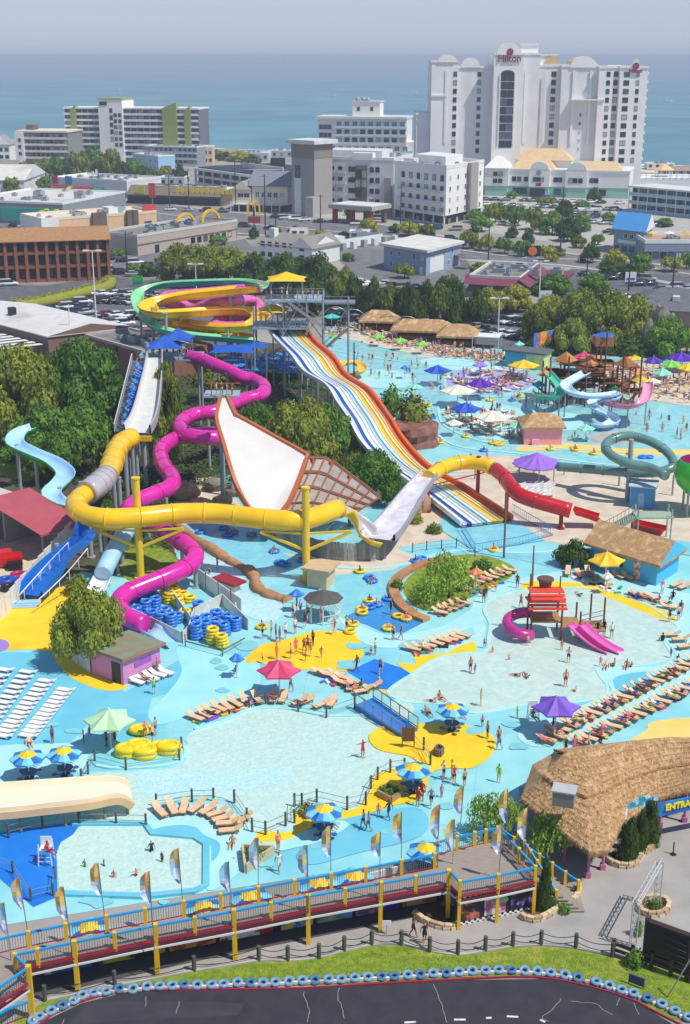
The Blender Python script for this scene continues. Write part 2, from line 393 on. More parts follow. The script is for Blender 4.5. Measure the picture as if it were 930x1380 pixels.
sheet('planting_soil',[(-330,480),(200,455),(345,460),(440,470),(520,560),(600,650),(600,700),(290,700),(235,705),(240,790),(110,775),(-330,800)],.012,mix2('soil','#4d3f30','#5f5040',.6,.4,.6,.95,c3='#3f5a22',lo3=.5,hi3=.62))
sheet('lawn',[(0,600),(25,610),(50,640),(40,650),(0,640)],.03,m_grass)
sheet('lawn',[(168,740),(215,735),(245,765),(200,788),(165,775)],.03,m_grass,True)
sheet('paving',[(-330,690),(60,680),(120,690),(100,730),(20,815),(-330,860)],.03,m_tan)
sheet('paving',[(640,615),(700,610),(780,620),(1250,610),(1250,760),(880,745),(640,720),(500,745),(520,700),(560,680),(600,650)],.03,m_tan)
sheet('paving',[(228,650),(300,640),(330,690),(240,705)],.03,m_tan)
sheet('yellow_paint',[(-30,845),(8,830),(20,815),(95,785),(125,800),(128,830),(85,845),(75,870),(68,878),(40,875),(-30,878)],.034,m_yel)
sheet('yellow_paint',[(70,876),(95,880),(125,905),(165,918),(168,928),(140,930),(105,918),(82,900)],.036,m_yel,True)
sheet('purple_paint',[(-30,862),(5,862),(12,872),(-5,880),(-30,880)],.038,M('#9a7fd0',.6),True)
sheet('blue_paint',[(-40,880),(70,878),(100,915),(170,932),(240,890),(265,925),(205,940),(195,975),(175,985),(120,975),(100,995),(60,1030),(-40,1060)],.028,m_blue2)
sheet('pale_paint',[(240,872),(300,882),(348,892),(340,935),(262,962),(215,976),(200,962),(225,935),(245,905)],.032,mix2('light_aqua_paint','#9adbe4','#a6e2e8',.4,.35,.65,.6),True)
sheet('pale_paint',[(-20,1010),(60,1002),(110,1005),(115,1035),(60,1050),(-20,1052)],.034,m_pale,True)
sheet('river_water',[(236,708),(262,700),(330,702),(400,735),(445,762),(530,762),(612,742),(700,745),(770,742),(820,752),(820,768),(760,768),(690,752),(600,756),(560,775),(538,792),(545,812),(575,838),(540,848),(500,842),(460,832),(420,820),(388,812),(352,795),(340,772),(300,752),(262,738)],.045,w_river)
sheet('shore_water',[(240,722),(275,745),(325,768),(338,800),(380,812),(368,838),(320,822),(275,770)],.04,w_jet,True)
sheet('pool_water',[(463,832),(500,815),(530,805),(545,815),(572,838),(545,852),(517,852),(495,842)],.052,w_deep)
for pth in([(236,707),(300,751),(338,772),(350,796),(388,810)],):
 ps=catmull([P(a,b,.1)for a,b in pth],8);mb=MB();r2=random.Random(4)
 mb.tube(ps,.62,8,scl=[1+r2.uniform(-.25,.35)for _ in ps]);mb.build('rock_ledge',mix2('ledge_rock','#c09068','#a5754c',1.2,.35,.65,.9,.8,c3='#c39d78'),None,'structure')
kerb('pool_edge',[(350,700),(400,738),(445,764),(530,764),(612,743),(700,746),(770,743),(820,752)],.5,.14,m_pale)
sheet('paving',[(380,745),(452,775),(530,768),(560,752),(528,735),(440,755)],.048,m_tan)
isl=[(600,756),(560,772),(536,790),(542,812),(574,836),(600,832),(640,810),(690,785),(692,758),(650,746)]
sheet('island_lawn',[(600,750),(566,766),(545,785),(548,805),(572,822),(610,815),(655,795),(690,776),(690,762),(650,748)],.06,m_grass,True)
kerb('island_rock_edge',[(602,754),(566,764),(540,778),(530,794),(538,815),(556,830),(575,838)],1.1,.45,mix2('edge_rock','#c08a5c','#a06b42',1.,.35,.65,.85,.6))
sheet('yellow_paint',[(350,870),(385,862),(415,852),(440,850),(478,855),(490,880),(482,895),(515,900),(530,925),(520,935),(490,915),(470,905),(420,903),(380,900),(350,893),(330,892)],.036,m_yel,True)
sheet('pale_paint',[(450,820),(470,850),(500,870),(545,872),(600,858),(650,838),(640,820),(600,842),(560,852),(520,855),(480,840)],.03,m_pale,True)
sheet('blue_ramp',[(468,905),(505,888),(560,906),(525,930),(505,928)],.04,m_blue)
sheet('yellow_paint',[(535,893),(560,895),(560,885),(600,880),(625,868),(640,866),(640,878),(610,888),(575,898),(572,908),(555,908)],.042,m_yel,True)
kid=[(660,840),(652,822),(665,806),(705,796),(760,793),(810,795),(870,815),(905,838),(912,848),(895,862),(905,882),(900,890),(862,898),(812,900),(806,908),(818,925),(812,940),(770,948),(720,948),(688,955),(640,962),(600,950),(560,948),(540,944),(523,932),(560,906),(590,888),(620,882),(655,878),(658,860)]
sheet('paddling_pool_water',kid,.05,w_kid,True,4)
kerb('pool_edge',kid,.28,.1,m_pale,True)
sheet('yellow_paint',[(708,785),(745,783),(800,788),(822,795),(860,808),(905,828),(908,838),(880,830),(820,805),(790,794),(740,792),(705,795)],.055,m_yel,True)
sheet('pale_paint',[(690,795),(655,808),(648,830),(655,845),(650,870),(600,882),(600,870),(640,855),(630,830),(645,800),(700,780),(760,768),(850,780),(930,800),(960,830),(960,880),(915,888),(895,860),(915,845),(860,808),(780,788)],.03,m_pale)
sheet('blue_paint',[(830,912),(870,905),(880,915),(860,935),(835,938),(828,925)],.053,m_blue2,True)
sheet('pale_paint',[(808,905),(830,898),(880,898),(930,885),(955,900),(860,960),(760,1000),(715,1005),(700,985),(760,960),(820,935),(818,920)],.049,m_pale,True)
sheet('yellow_paint',[(1250,960),(915,968),(870,985),(850,1000),(870,1010),(1250,1010)],.05,m_yel2,True)
wave=[(540,940),(502,962),(455,966),(420,962),(375,955),(335,958),(300,974),(260,985),(248,1005),(250,1025),(228,1036),(180,1040),(120,1042),(95,1060),(140,1112),(195,1118),(205,1100),(235,1075),(300,1075),(330,1100),(345,1128),(395,1122),(398,1090),(420,1082),(475,1092),(495,1068),(502,1045),(540,1040),(560,1028),(540,1015),(512,1008),(500,995),(520,978),(548,968),(558,955)]
sheet('wave_pool_water',wave,.05,w_main,True,4)
kerb('pool_edge',[(540,942),(502,962),(455,966),(420,962),(375,955),(335,958),(300,974),(262,984)],.35,.16,m_pale)
sheet('churned_water',[(185,1040),(230,1038),(300,1040),(380,1035),(395,1050),(340,1062),(250,1070),(195,1072)],.056,w_jet,True)
sheet('yellow_paint',[(590,975),(620,975),(655,985),(668,1000),(660,1020),(635,1035),(605,1035),(580,1042),(575,1065),(560,1080),(530,1085),(510,1092),(470,1102),(440,1108),(410,1120),(385,1132),(350,1134),(350,1120),(395,1120),(400,1092),(470,1092),(496,1072),(505,1045),(560,1028),(545,1018),(510,1010),(500,992),(525,978),(560,975)],.062,m_yel,True,4)
kerb('pool_edge',[(525,978),(500,992),(510,1010),(545,1018),(562,1022)],.3,.16,m_yel)
sheet('blue_paint',[(440,1110),(500,1095),(560,1088),(578,1108),(560,1130),(480,1150),(420,1165),(400,1150)],.058,m_blue2,True)
sheet('pale_paint',[(350,1136),(400,1122),(440,1112),(455,1105),(470,1112),(440,1130),(400,1142),(350,1150)],.06,m_pale,True)
sq=[(110,1112),(195,1112),(205,1125),(262,1130),(278,1140),(276,1192),(262,1200),(200,1205),(80,1205),(76,1150),(82,1135),(98,1125)]
sheet('wading_pool_water',sq,.052,w_main)
kerb('pool_edge',[(98,1112),(195,1112),(205,1125),(262,1130),(278,1140),(278,1195),(262,1203),(195,1210),(78,1206)],.5,.25,m_blue2,smooth=False)
sheet('blue_paint',[(-40,1130),(20,1118),(110,1108),(98,1125),(82,1135),(76,1150),(78,1208),(45,1222),(-40,1150)],.048,m_blue)
sheet('pale_paint',[(195,1112),(205,1098),(235,1085),(300,1085),(330,1105),(350,1130),(345,1150),(330,1170),(280,1200),(278,1140),(262,1131),(205,1126)],.056,m_pale,True)
sheet('blue_paint',[(205,1118),(235,1112),(262,1114),(275,1125),(295,1135),(295,1150),(285,1160),(283,1138),(262,1128),(215,1124)],.06,m_blue2,True)
sheet('pool_water',[(432,440),(480,440),(560,462),(640,475),(730,478),(1250,500),(1250,640),(820,632),(700,615),(640,612),(560,590),(540,560),(560,530),(470,500),(440,470)],.034,w_up)
sheet('purple_paint',[(600,512),(620,500),(680,497),(712,503),(722,515),(700,526),(640,530),(605,524)],.042,M('#a9a5d8',.7,.08),True)
sheet('yellow_paint',[(700,600),(740,596),(800,600),(870,605),(1250,608),(1250,618),(850,614),(760,606),(702,608)],.046,m_yel2,True)
for nm,pp,wd_ in(('pool_edge',[(432,470),(500,482),(560,490),(640,495)],.5),('pool_edge',[(560,530),(575,565),(610,600),(700,612),(800,625),(960,640)],.5),('pool_edge',[(590,545),(600,575),(660,598),(740,604),(850,612),(960,616)],.4),('pool_edge',[(600,512),(605,526),(650,534),(705,528),(726,514)],.4),('pool_edge',[(455,452),(520,470),(600,482),(700,486)],.4)):
 kerb(nm,pp,wd_,.15,m_pale)
sheet('sand_paint',[(560,565),(555,600),(575,620),(600,628),(570,640),(548,610),(545,575)],.038,m_tan,True)
sheet('island',[(596,548),(640,540),(690,548),(735,560),(720,590),(660,592),(612,575)],.05,m_pale,True)
sheet('island',[(800,585),(850,580),(870,592),(840,600),(800,596)],.05,m_conc,True)
sheet('tan_deck',[(440,450),(480,442),(540,455),(610,474),(700,480),(745,484),(700,494),(600,486),(520,470),(470,458)],.058,m_tan,True);sheet('tan_deck',[(798,502),(850,490),(965,498),(965,545),(880,540),(812,524)],.058,m_tan,True);sheet('island',[(470,505),(520,498),(560,508),(545,522),(500,522)],.058,m_pale,True);sheet('island',[(740,556),(790,560),(800,575),(760,580),(735,570)],.058,m_pale,True);sheet('island',[(565,486),(605,482),(700,486),(740,494),(700,499),(600,498)],.058,m_pale,True)
m_plaza=mix2('plaza_paving','#9c9690','#a8a29b',.5,.35,.65,.85,c3='#8a857f')
m_track=mix2('track_asphalt','#2c2a30','#37343a',.8,.35,.65,.85,.3,c3='#232127')
sheet('plaza',[(560,1160),(700,1120),(700,1060),(1250,1000),(1250,1350),(825,1288),(776,1277),(729,1273),(690,1275),(655,1281),(617,1286),(579,1281),(541,1272),(501,1273),(464,1281),(430,1290),(388,1294),(349,1294),(262,1308),(155,1328),(61,1348),(-330,1370),(-330,1290),(300,1230)],.024,m_plaza)
sheet('lawn',[(20,1372),(61,1350),(155,1330),(262,1310),(349,1296),(388,1296),(430,1292),(464,1283),(501,1275),(541,1274),(579,1283),(617,1288),(655,1283),(691,1277),(729,1275),(776,1279),(825,1290),(1250,1350),(1250,1400),(900,1372),(850,1342),(800,1325),(740,1315),(620,1317),(500,1324),(400,1328),(300,1330),(170,1333),(110,1348),(60,1372),(20,1400)],.028,m_grass)
kerb('path_kerb',[(61,1349),(155,1329),(262,1309),(349,1295),(388,1295),(430,1291),(464,1282),(501,1274),(541,1273),(579,1282),(617,1287),(655,1282),(691,1276),(729,1274),(776,1278),(825,1289)],.22,.12,m_conc)
sheet('kart_track',[(-330,1600),(20,1398),(60,1376),(110,1352),(170,1337),(300,1333),(400,1332),(500,1328),(620,1321),(740,1319),(800,1329),(850,1346),(900,1376),(1250,1600),(1250,2000),(-330,2000)],.032,m_track)
sheet('track_patch',[(120,1352),(210,1348),(330,1352),(320,1368),(180,1374),(90,1382)],.034,mix2('track_patch_asphalt','#34323a','#3e3b42',.8,.35,.65,.85,.3))
tm=MB()
def streak(pts,wd,z,n=6,jit=0):
 q=resample(catmull([P(a,b,z)for a,b in pts],n),.35);r2=random.Random(int(pts[0][0]))
 q=[v+Vector((r2.uniform(-jit,jit),r2.uniform(-jit,jit),0))for v in q]
 tm.sweep(q,[(-wd/2,0),(wd/2,0)],open_prof=True,caps=False)
for a,b in(((545,1378),(562,1377)),((612,1374),(632,1374)),((655,1372),(668,1371)),((683,1369.5),(702,1370.5)),((728,1374),(740,1380)),((430,1385),(455,1384))):streak([a,((a[0]+b[0])/2,(a[1]+b[1])/2),b],.16,.075)
tm.build('track_line',M('#d5d3d0',.8,.2,3),None,'structure')
tm=MB()
for c in([(409,1336),(412,1350),(418,1362),(414,1378)],[(457,1332),(455,1342),(462,1360),(464,1376)],[(585,1326),(592,1345),(597,1362),(602,1378)],[(756,1345),(745,1360),(730,1372),(745,1378)],[(770,1350),(800,1352),(815,1362),(830,1370)],[(197,1342),(198,1352),(194,1360)],[(242,1350),(238,1362),(241,1370)],[(86,1372),(82,1385)],[(835,1346),(828,1358)],[(855,1352),(862,1368)]):streak(c,.045,.075,jit=.06)
tm.build('track_cracks',M('#8d8a86',.9,.2,4),None,'structure')
rk=MB();tl=[(45,1388),(70,1368),(110,1350),(170,1336.5),(300,1334),(400,1332.5),(500,1327),(620,1320.5),(690,1317),(740,1319),(790,1329),(850,1347),(900,1373),(940,1392)]
ps=resample(catmull([P(a,b,.03)for a,b in tl],8),1.6)
for i in range(len(ps)-1):
 rk.sweep([ps[i],ps[i+1]],[(-.05,0),(-.05,.1),(.05,.1),(.05,0)],mi=0,smooth=False)
rk.build('track_barrier',[M('#a31f38',.6,.1,2),M('#d9d4ce',.6)],None,'structure')
wp_=mix2('wet_paint','#80c6ce','#8cd0d6',.8,.4,.6,.18);rw=random.Random(14)
for x,y in((300,930),(330,870),(240,1000),(450,1110),(520,1120),(600,1085),(560,870),(640,985),(690,975),(480,870),(300,900),(130,1215),(220,1215),(360,1165),(430,1140),(290,890),(700,1005),(470,895),(100,985),(60,975)):
 L_=rw.uniform(9,24);sheet('wet_patch',[(x+L_*rw.uniform(.6,1.1)*math.cos(a),y+L_*.38*rw.uniform(.5,1.1)*math.sin(a))for a in[k*.785 for k in range(8)]],.064,wp_,True,3)
jm=MB()
for k in range(15):a,b=P(20+44*k,1150-4*k,.0317),P(100+40*k,880,.0317);jm.sweep([a,b],[(-.025,0),(.025,0)],open_prof=True,caps=False)
for k in range(11):a,b=P(-40,900+24*k,.0317),P(640,880+23*k,.0317);jm.sweep([a,b],[(-.025,0),(.025,0)],open_prof=True,caps=False)
jm.build('slab_joints',M('#86c6d0',.8),None,'structure')
hz=MB();hz.box((0,20900,32),(62000,48400,72));hz=hz.build('haze',None,None,'stuff');hz.data.materials.clear()
hm=bpy.data.materials.new('haze_air');hm.use_nodes=True;n_=hm.node_tree;n_.nodes.remove(n_.nodes['Principled BSDF'])
pv=n_.nodes.new('ShaderNodeVolumePrincipled');pv.inputs['Color'].default_value=(.76,.83,.97,1);pv.inputs['Density'].default_value=.00028
n_.links.new(pv.outputs[0],n_.nodes['Material Output'].inputs['Volume']);hz.data.materials.append(hm)
# ================================================================ BUILDINGS
WINM={}
WR=random.Random(9)
def window_mesh(wd,ht,st):
 """frame round a recessed pane; x along the wall, y outwards, z up"""
 tone=WR.choice([0,0,0,1,2])if st in 'dwb' else 0;k=(round(wd,2),round(ht,2),st,tone)
 if k in WINM:return WINM[k]
 mb=MB();t=min(.12,wd*.08)
 fr,gl={'w':(WHITE,GLASS),'d':(DARK,GLASS),'b':(M('#4a4f55',.5),M('#3a4a5a',.1,.2,.4)),'t':(M('#7a5a48',.6),GLASS),'c':(M('#cfe0e4',.5),M('#5f8a9c',.12,.2,.3))}[st]
 if tone:gl=[None,M('#56687a',.12,.3,.5),M('#b9b4a8',.7,.1)][tone]
 mb.box((0,.03,0),(wd-t,.05,ht-t),mi=1)
 for sx in(-1,1):mb.box((sx*(wd/2-t/2),.06,0),(t,.12,ht),mi=0)
 for sz in(-1,1):mb.box((0,.06,sz*(ht/2-t/2)),(wd-2*t,.12,t),mi=0)
 mb.box((0,.05,0),(t*.6,.08,ht-2*t),mi=0)
 WINM[k]=mb.mesh('window',[fr,gl]);return WINM[k]
class Bld:
 def __init__(s,name,label,cat,A,B,depth,group=None):
  """A, B: ground points (world) of the front wall's ends; depth away from the viewer"""
  s.A=Vector((A[0],A[1],0));s.B=Vector((B[0],B[1],0));s.W=(s.B-s.A).length;s.D=depth
  s.u=(s.B-s.A).normalized();s.v=Vector((-s.u.y,s.u.x,0))
  if s.v.y<0 and abs(s.u.x)>.3:s.v=-s.v
  s.rz=math.atan2(s.u.y,s.u.x);s.root=thing(name,label,cat,s.A,group)
 def pt(s,u,v,z=0):return s.A+s.u*u+s.v*v+Vector((0,0,z))
 def box(s,name,u0,u1,v0,v1,z0,z1,mat,parent=None,kind=None,label=None):
  mb=MB();mb.prism([s.pt(u0,v0),s.pt(u1,v0),s.pt(u1,v1),s.pt(u0,v1)],z0,z1)
  return mb.build(name,mat,parent or s.root,kind,label)
 def poly(s,name,faces,mat,parent=None):
  """faces: lists of (u, v, z)"""
  mb=MB()
  for f in faces:mb.add([s.pt(*q)for q in f],[tuple(range(len(f)))])
  return mb.build(name,mat,parent or s.root)
 def gable(s,name,u0,u1,v0,v1,z0,h,mat,along='u',over=.5,wall=None,th=.18,hip=0):
  u0-=over;u1+=over;v0-=over;v1+=over
  if along=='u':
   m=(v0+v1)/2;c=[(u0,v0,z0),(u1,v0,z0),(u1,v1,z0),(u0,v1,z0),(u0+hip,m,z0+h),(u1-hip,m,z0+h)]
   f=[(0,1,5,4),(2,3,4,5),(1,2,5),(3,0,4)]
  else:
   m=(u0+u1)/2;c=[(u0,v0,z0),(u1,v0,z0),(u1,v1,z0),(u0,v1,z0),(m,v0+hip,z0+h),(m,v1-hip,z0+h)]
   f=[(1,2,5,4),(3,0,4,5),(0,1,4),(2,3,5)]
  mb=MB();vs=[s.pt(*q)for q in c];mats=[mat,wall or mat]
  mb.add(vs,f[:2],0);mb.add(vs,f[2:],0 if hip else 1)
  b=[Vector((p.x,p.y,p.z-th))for p in vs[:4]];mb.add(vs[:4]+b,[(0,4,5,1),(1,5,6,2),(2,6,7,3),(3,7,4,0),(4,7,6,5)],0)
  return mb.build(name,mats,s.root)
 def win(s,face,us,zs,wd,ht,st='w',v=0,W=None,D=None,name='window',skip=None):
  W=s.W if W is None else W;D=s.D if D is None else D
  for i,a in enumerate(us):
   for j,z in enumerate(zs):
    if skip and skip(i,j):continue
    if face=='f':p=s.pt(a,v);r=s.rz+PI
    elif face=='r':p=s.pt(W,a);r=s.rz-PI/2
    else:p=s.pt(0 if v==0 else v,a);r=s.rz+PI/2
    o=link(name,window_mesh(wd,ht,st),s.root);o.location=p-s.A+Vector((0,0,z));o.rotation_euler=(0,0,r)
    if face=='f' and s.v.dot(Vector((-math.sin(s.rz),math.cos(s.rz),0)))<0:o.rotation_euler=(0,0,s.rz)
 def balc(s,u0,u1,v,z,dep=1.3,mat=None,rail=None,posts=0,railh=1.05,parts=True):
  b=s.box('balcony',u0,u1,v-dep,v,z-.12,z+.1,mat or WHITE)
  s.box('railing',u0,u1,v-dep,v-dep+.06,z+.1,z+railh,rail or mat or WHITE,b)
  return b
 def flat(s,z,mat=None,par=.7,col=None,u0=0,u1=None,v0=0,v1=None):
  u1=s.W if u1 is None else u1;v1=s.D if v1 is None else v1;t=.35;c=col or WHITE
  s.box('roof',u0+t,u1-t,v0+t,v1-t,z,z+.12,mat or OFFW)
  mb=MB()
  for a,b,c1,d in((u0-.1,u1+.1,v0-.1,v0+t),(u0-.1,u1+.1,v1-t,v1+.1),(u0-.1,u0+t,v0+t,v1-t),(u1-t,u1+.1,v0+t,v1-t)):
   mb.prism([s.pt(a,c1),s.pt(b,c1),s.pt(b,d),s.pt(a,d)],z+.002,z+par)
  mb.build('parapet',c,s.root)
  if(u1-u0)>9 and(v1-v0)>9:s.hvac([(WR.uniform(u0+1,u1-4),WR.uniform(v0+1,v1-4),WR.uniform(.8,2.6),WR.uniform(.8,2.4),WR.uniform(.5,1.5))for _ in range(min(12,3+int((u1-u0)*(v1-v0)/90)))],z+.1)
 def hvac(s,lst,z):
  for u,v,a,b,h in lst:
   o=s.box('roof_unit',u,u+a,v,v+b,z,z+h,GREYM)
   mb=MB();mb.cyl(s.pt(u+a/2,v+b/2,z+h),s.pt(u+a/2,v+b/2,z+h+.15),min(a,b)*.33,n=8);mb.build('fan',DARK,o)
def span(a,b,n):return[a+(b-a)*(i+.5)/n for i in range(n)]
def gnd(px,py):return P(px,py,0)
def topz(p,py):return zat(Vector(p),py)
m_stucco=M('#f0ece6',.75,.05,.15);m_stucco2=M('#e2e0de',.75,.06,.15);m_cream=M('#e9dcc0',.7,.05,.2);m_tanroof=M('#d9b98b',.8,.08,.5)
m_mint=M('#9ac9b8',.6,.05,.3);m_green=M('#8c9a4a',.7,.05,.2);m_greyb=M('#8e8f90',.7,.07,.3);m_brown=M('#6e5c50',.8,.1,.5)
m_roofw=mix2('white_roof','#dcd8d0','#cfcac0',.3,.4,.6,.8,c3='#b9b3a8',lo3=.55,hi3=.7);m_roofg=mix2('grey_roof','#77736d','#88847d',.4,.4,.6,.9,c3='#655f58')
m_red=M('#9c3030',.7,.1,.4);m_teal=M('#2aa99c',.6,.05,.3);m_plum=M('#7d3c4e',.6,.1,.5);m_shbl=M('#4a94cc',.5,.06,.5)
def arch(b,name,u0,u1,v0,v1,z,h,mat,n=10,face=None):
 """segment-arched parapet"""
 w_=(u1-u0)/2;pts=[(u0+w_-w_*math.cos(PI*k/n),z+h*math.sin(PI*k/n))for k in range(n+1)]
 mb=MB();fr=[b.pt(u,v0,zz)for u,zz in pts];bk=[b.pt(u,v1,zz)for u,zz in pts];m=len(fr)
 mb.add(fr+bk,[tuple(range(m))[::-1],tuple(range(m,2*m))]+[(k,k+1,m+k+1,m+k)for k in range(m-1)]+[(0,m,2*m-1,m-1)],0)
 return mb.build(name,mat,b.root)
def atY(px,py,Y):q=PY(px,py,Y);return q
# ---------------------------------------------------------------- tall white seafront hotel
def hilton():
 a=atY(582,84,590);e=atY(871,92,590)
 b=Bld('seafront_hotel','tall white stepped seafront hotel with arched parapets and a red name sign','hotel',a,e,26)
 X=lambda px,py=90,Y=590:atY(px,py,Y).x-a.x
 Z=lambda py,px=700,Y=590:atY(px,py,Y).z
 zt=lambda py,Y=590:atY(700,py,Y).z
 secs=[(-6,0,3,22,155),(0,X(617),0,24,84),(X(617),X(665),3,24,92),(X(665),X(705),-3,24,74),(X(705),X(728),0,24,74),(X(728),X(757),2,24,90),(X(757),X(806),-1,22,90),(X(806),X(825),-4,22,92),(X(825),X(834),-1.5,22,92),(X(834),X(871),-4,22,92)]
 for i,(u0,u1,v0,v1,ty)in enumerate(secs):
  z=zt(ty);b.box('wall',u0,u1-.02,v0,v1,0,z,m_stucco if i in(3,7,9,1)else m_stucco2)
  b.box('cornice',u0-.3,u1+.28-.02*i,v0-.3,v1-.3,z,z+.8+.01*i,WHITE)
 b.box('penthouse',X(703),X(727),6,20,zt(74),zt(60),m_stucco);b.box('cornice',X(702),X(728),5.5,20.5,zt(60),zt(58.5),WHITE)
 b.box('penthouse',X(712),X(752),3,18,zt(88),zt(75),m_stucco);b.box('cornice',X(711),X(753),2.6,18.4,zt(75),zt(73),WHITE)
 arch(b,'arched_parapet',X(667),X(701),-3.4,-1,zt(74),zt(57)-zt(74),m_stucco)
 arch(b,'arched_parapet',X(590),X(613),-.5,2,zt(84),3.2,m_stucco);arch(b,'vault_roof',X(594),X(617),2.1,18,zt(84),3,m_tanroof)
 arch(b,'arched_parapet',X(622),X(648),2.5,5,zt(91),4,m_stucco);arch(b,'arched_parapet',X(768),X(803),-1.5,1,zt(91),4.6,m_stucco);arch(b,'vault_roof',X(770),X(806),1.1,18,zt(91),4.4,m_tanroof)
 arch(b,'vault_roof',X(735),X(756),2.4,14,zt(88),4,m_tanroof)
 b.box('penthouse',X(822),X(842),4,14,zt(92),zt(88),WHITE)
 for u in(X(600),X(772),X(795),X(708),X(735)):
  b.box('pilaster',u,u+1,-1.6 if u>X(760)else-.3,.9,20,zt(95),WHITE)
 b.box('string_course',X(770),X(815),-4.6,-1.1,zt(135),zt(133),WHITE);b.box('string_course',X(582),X(603),-.5,-.01,zt(130),zt(128),WHITE)
 fl=[zt(100+11.5*k)for k in range(12)]
 b.win('f',[X(614)],fl[:12],1.6,2,'d',v=0);b.win('f',[X(647.5)],fl[:10],1.6,2,'d',v=3);b.win('f',[X(748)],fl[:9],2,2.2,'d',v=2)
 b.win('f',[X(679),X(688)],[zt(104+11.2*k)for k in range(9)],2.7,3.0,'d',v=-3)
 b.win('f',[X(818.5)],fl[:11],1.6,2,'d',v=-4);b.win('f',[X(830)],fl[:11],1.9,2.2,'d',v=-1.5);b.win('f',[X(843)],fl[:12],2.4,2.1,'d',v=-4);b.win('f',[X(858)],fl[:12],1.4,2,'d',v=-4)
 b.win('f',[X(785)],[zt(155+11.5*k)for k in range(5)],1,1.5,'w',v=-1)
 w_=X(683.5);n=12
 mb=MB();r_=X(693)-w_;vs=[b.pt(w_+r_*math.cos(PI*k/n),-3.12,zt(100)+r_*.55*math.sin(PI*k/n))for k in range(n+1)]
 mb.add(vs,[tuple(range(n+1))]);mb.build('arched_window',GLASS,b.root)
 for u0,u1,z0,z1 in((X(672.5),X(674),zt(195),zt(100)),(X(693),X(694.5),zt(195),zt(100))):b.box('window_surround',u0,u1,-3.4,-3.01,z0,z1,WHITE)
 for k in range(14):
  b.box('balcony',X(871),X(871)+1.4,0,20,zt(100+11.5*k)-.1,zt(100+11.5*k)+.9,WHITE)
 m_sig=M('#8c1230',.5,0)
 text_mesh('Hilton',3.9,m_sig,facing(b.pt(X(685),-3.45,zt(79)),b.u),b.root,'sign_lettering',.1,.06)
 def disc(u,v,z,r,nm='sign_emblem'):
  mb=MB();c=b.pt(u,v,z);mb.cyl(c,c-b.v*.12,r,n=18,smooth=False);o=mb.build(nm,m_sig,b.root)
  mb=MB();mb.beam(c+Vector((-r*.4,-.16,-r*.4)),c+Vector((r*.4,-.16,r*.5)),r*.22,.05);mb.beam(c+Vector((-r*.5,-.16,r*.1)),c+Vector((r*.45,-.16,-r*.15)),r*.18,.05);mb.build('emblem_stroke',WHITE,o)
 disc(X(685.5),-3.45,zt(70),1.4)
 arch(b,'sign_backing',X(848),X(860),-4.5,-4.1,zt(96),5,WHITE);b.box('sign_backing',X(848),X(860),-4.5,-4.1,zt(97),zt(96),WHITE)
 disc(X(854),-4.55,zt(89),1.4);text_mesh('Hilton',2.2,m_sig,facing(b.pt(X(854),-4.6,zt(95.5)),b.u),b.root,'sign_lettering',.1,.08)
 pA,pB=gnd(654,263),gnd(846,268)
 p=Bld('hotel_podium','white and mint green hotel podium with tan roofs and arched entrance gables','hotel wing',pA,pB,24)
 W=p.W;zz=lambda py:topz(p.pt(W*.5,0),py)
 p.box('wall',0,W,0,24,0,4.2,m_mint);p.box('wall',-.2,W+.2,-.2,24,4.2,10.6,m_stucco);p.box('cornice',-.5,W+.5,-.5,24,10.6,11.2,WHITE)
 fx=lambda px:(px-654)/(846-654)*W
 for a0,a1,dv in((653,686,-2),(714,742,-3),(763,792,-2.5),(846,846,0)):
  if a0==a1:continue
  p.box('gable_bay',fx(a0),fx(a1),dv,-.21,4.2,11.4,m_stucco);p.box('gable_base',fx(a0)+.3,fx(a1)-.3,dv+.3,-.01,0,4.2,m_mint)
  if a0!=653:arch(p,'arched_gable',fx(a0)+.5,fx(a1)-.5,dv-.1,dv+1,11.4,3,WHITE)
 p.gable('tent_roof',fx(654),fx(685),-2,10,11.4,4.5,M('#ece8dd',.6),hip=4)
 p.gable('roof',fx(688),fx(745),1,12,11.2,3.4,m_tanroof,hip=3);p.gable('roof',fx(690),fx(765),9,20,14.2,4.5,m_tanroof,hip=5);p.gable('roof',fx(770),fx(835),1,12,11.2,3.2,m_tanroof,hip=3)
 p.box('wall',fx(690),fx(765),9.5,19.5,11.21,14.2,m_stucco2)
 p.win('f',[fx(668),fx(675)],[6.2,9],1.8,1.8,'d',v=-2);p.win('f',[fx(693),fx(700),fx(709)],[7],1.8,2,'d',v=-.2);p.win('f',[fx(722),fx(727),fx(732)],[7.2],1.5,1.8,'d',v=-3)
 p.win('f',[fx(749),fx(755)],[7],1.8,2,'d',v=-.2);p.win('f',[fx(770),fx(776),fx(783)],[7],1.8,2,'d',v=-2.5);p.win('f',[fx(797),fx(803)],[7],1.8,2,'d',v=-.2)
 p.win('f',[fx(x)for x in(696,706,752,800,812)],[2.2],3,2.6,'b')
 p.box('doorway',fx(716),fx(736),-3.05,-2.7,0,3.6,DARK);mb=MB();mb.cyl(p.pt(fx(727),-3.05,9.9),p.pt(fx(727),-3.2,9.9),1.1,n=14,smooth=False);mb.build('sign_emblem',M('#7d98a8',.5),p.root)
 p.box('sign_panel',fx(724),fx(731),-3.12,-3.02,4.6,5.8,M('#a8283c',.6,0))
 q=Bld('hotel_low_roof','low hotel function hall left of the podium with tan roof and white lantern','hotel wing',atY(598,225,600),atY(655,225,600),20)
 q.box('wall',0,q.W,0,20,0,12,m_stucco2);q.gable('roof',0,q.W,0,20,12,3,m_tanroof,hip=5)
 q.gable('lantern_roof',q.W*.45,q.W*.95,4,14,15,5.5,M('#ece8dd',.6),hip=4);q.box('lantern',q.W*.48,q.W*.92,4.5,13.5,12.5,15,WHITE)
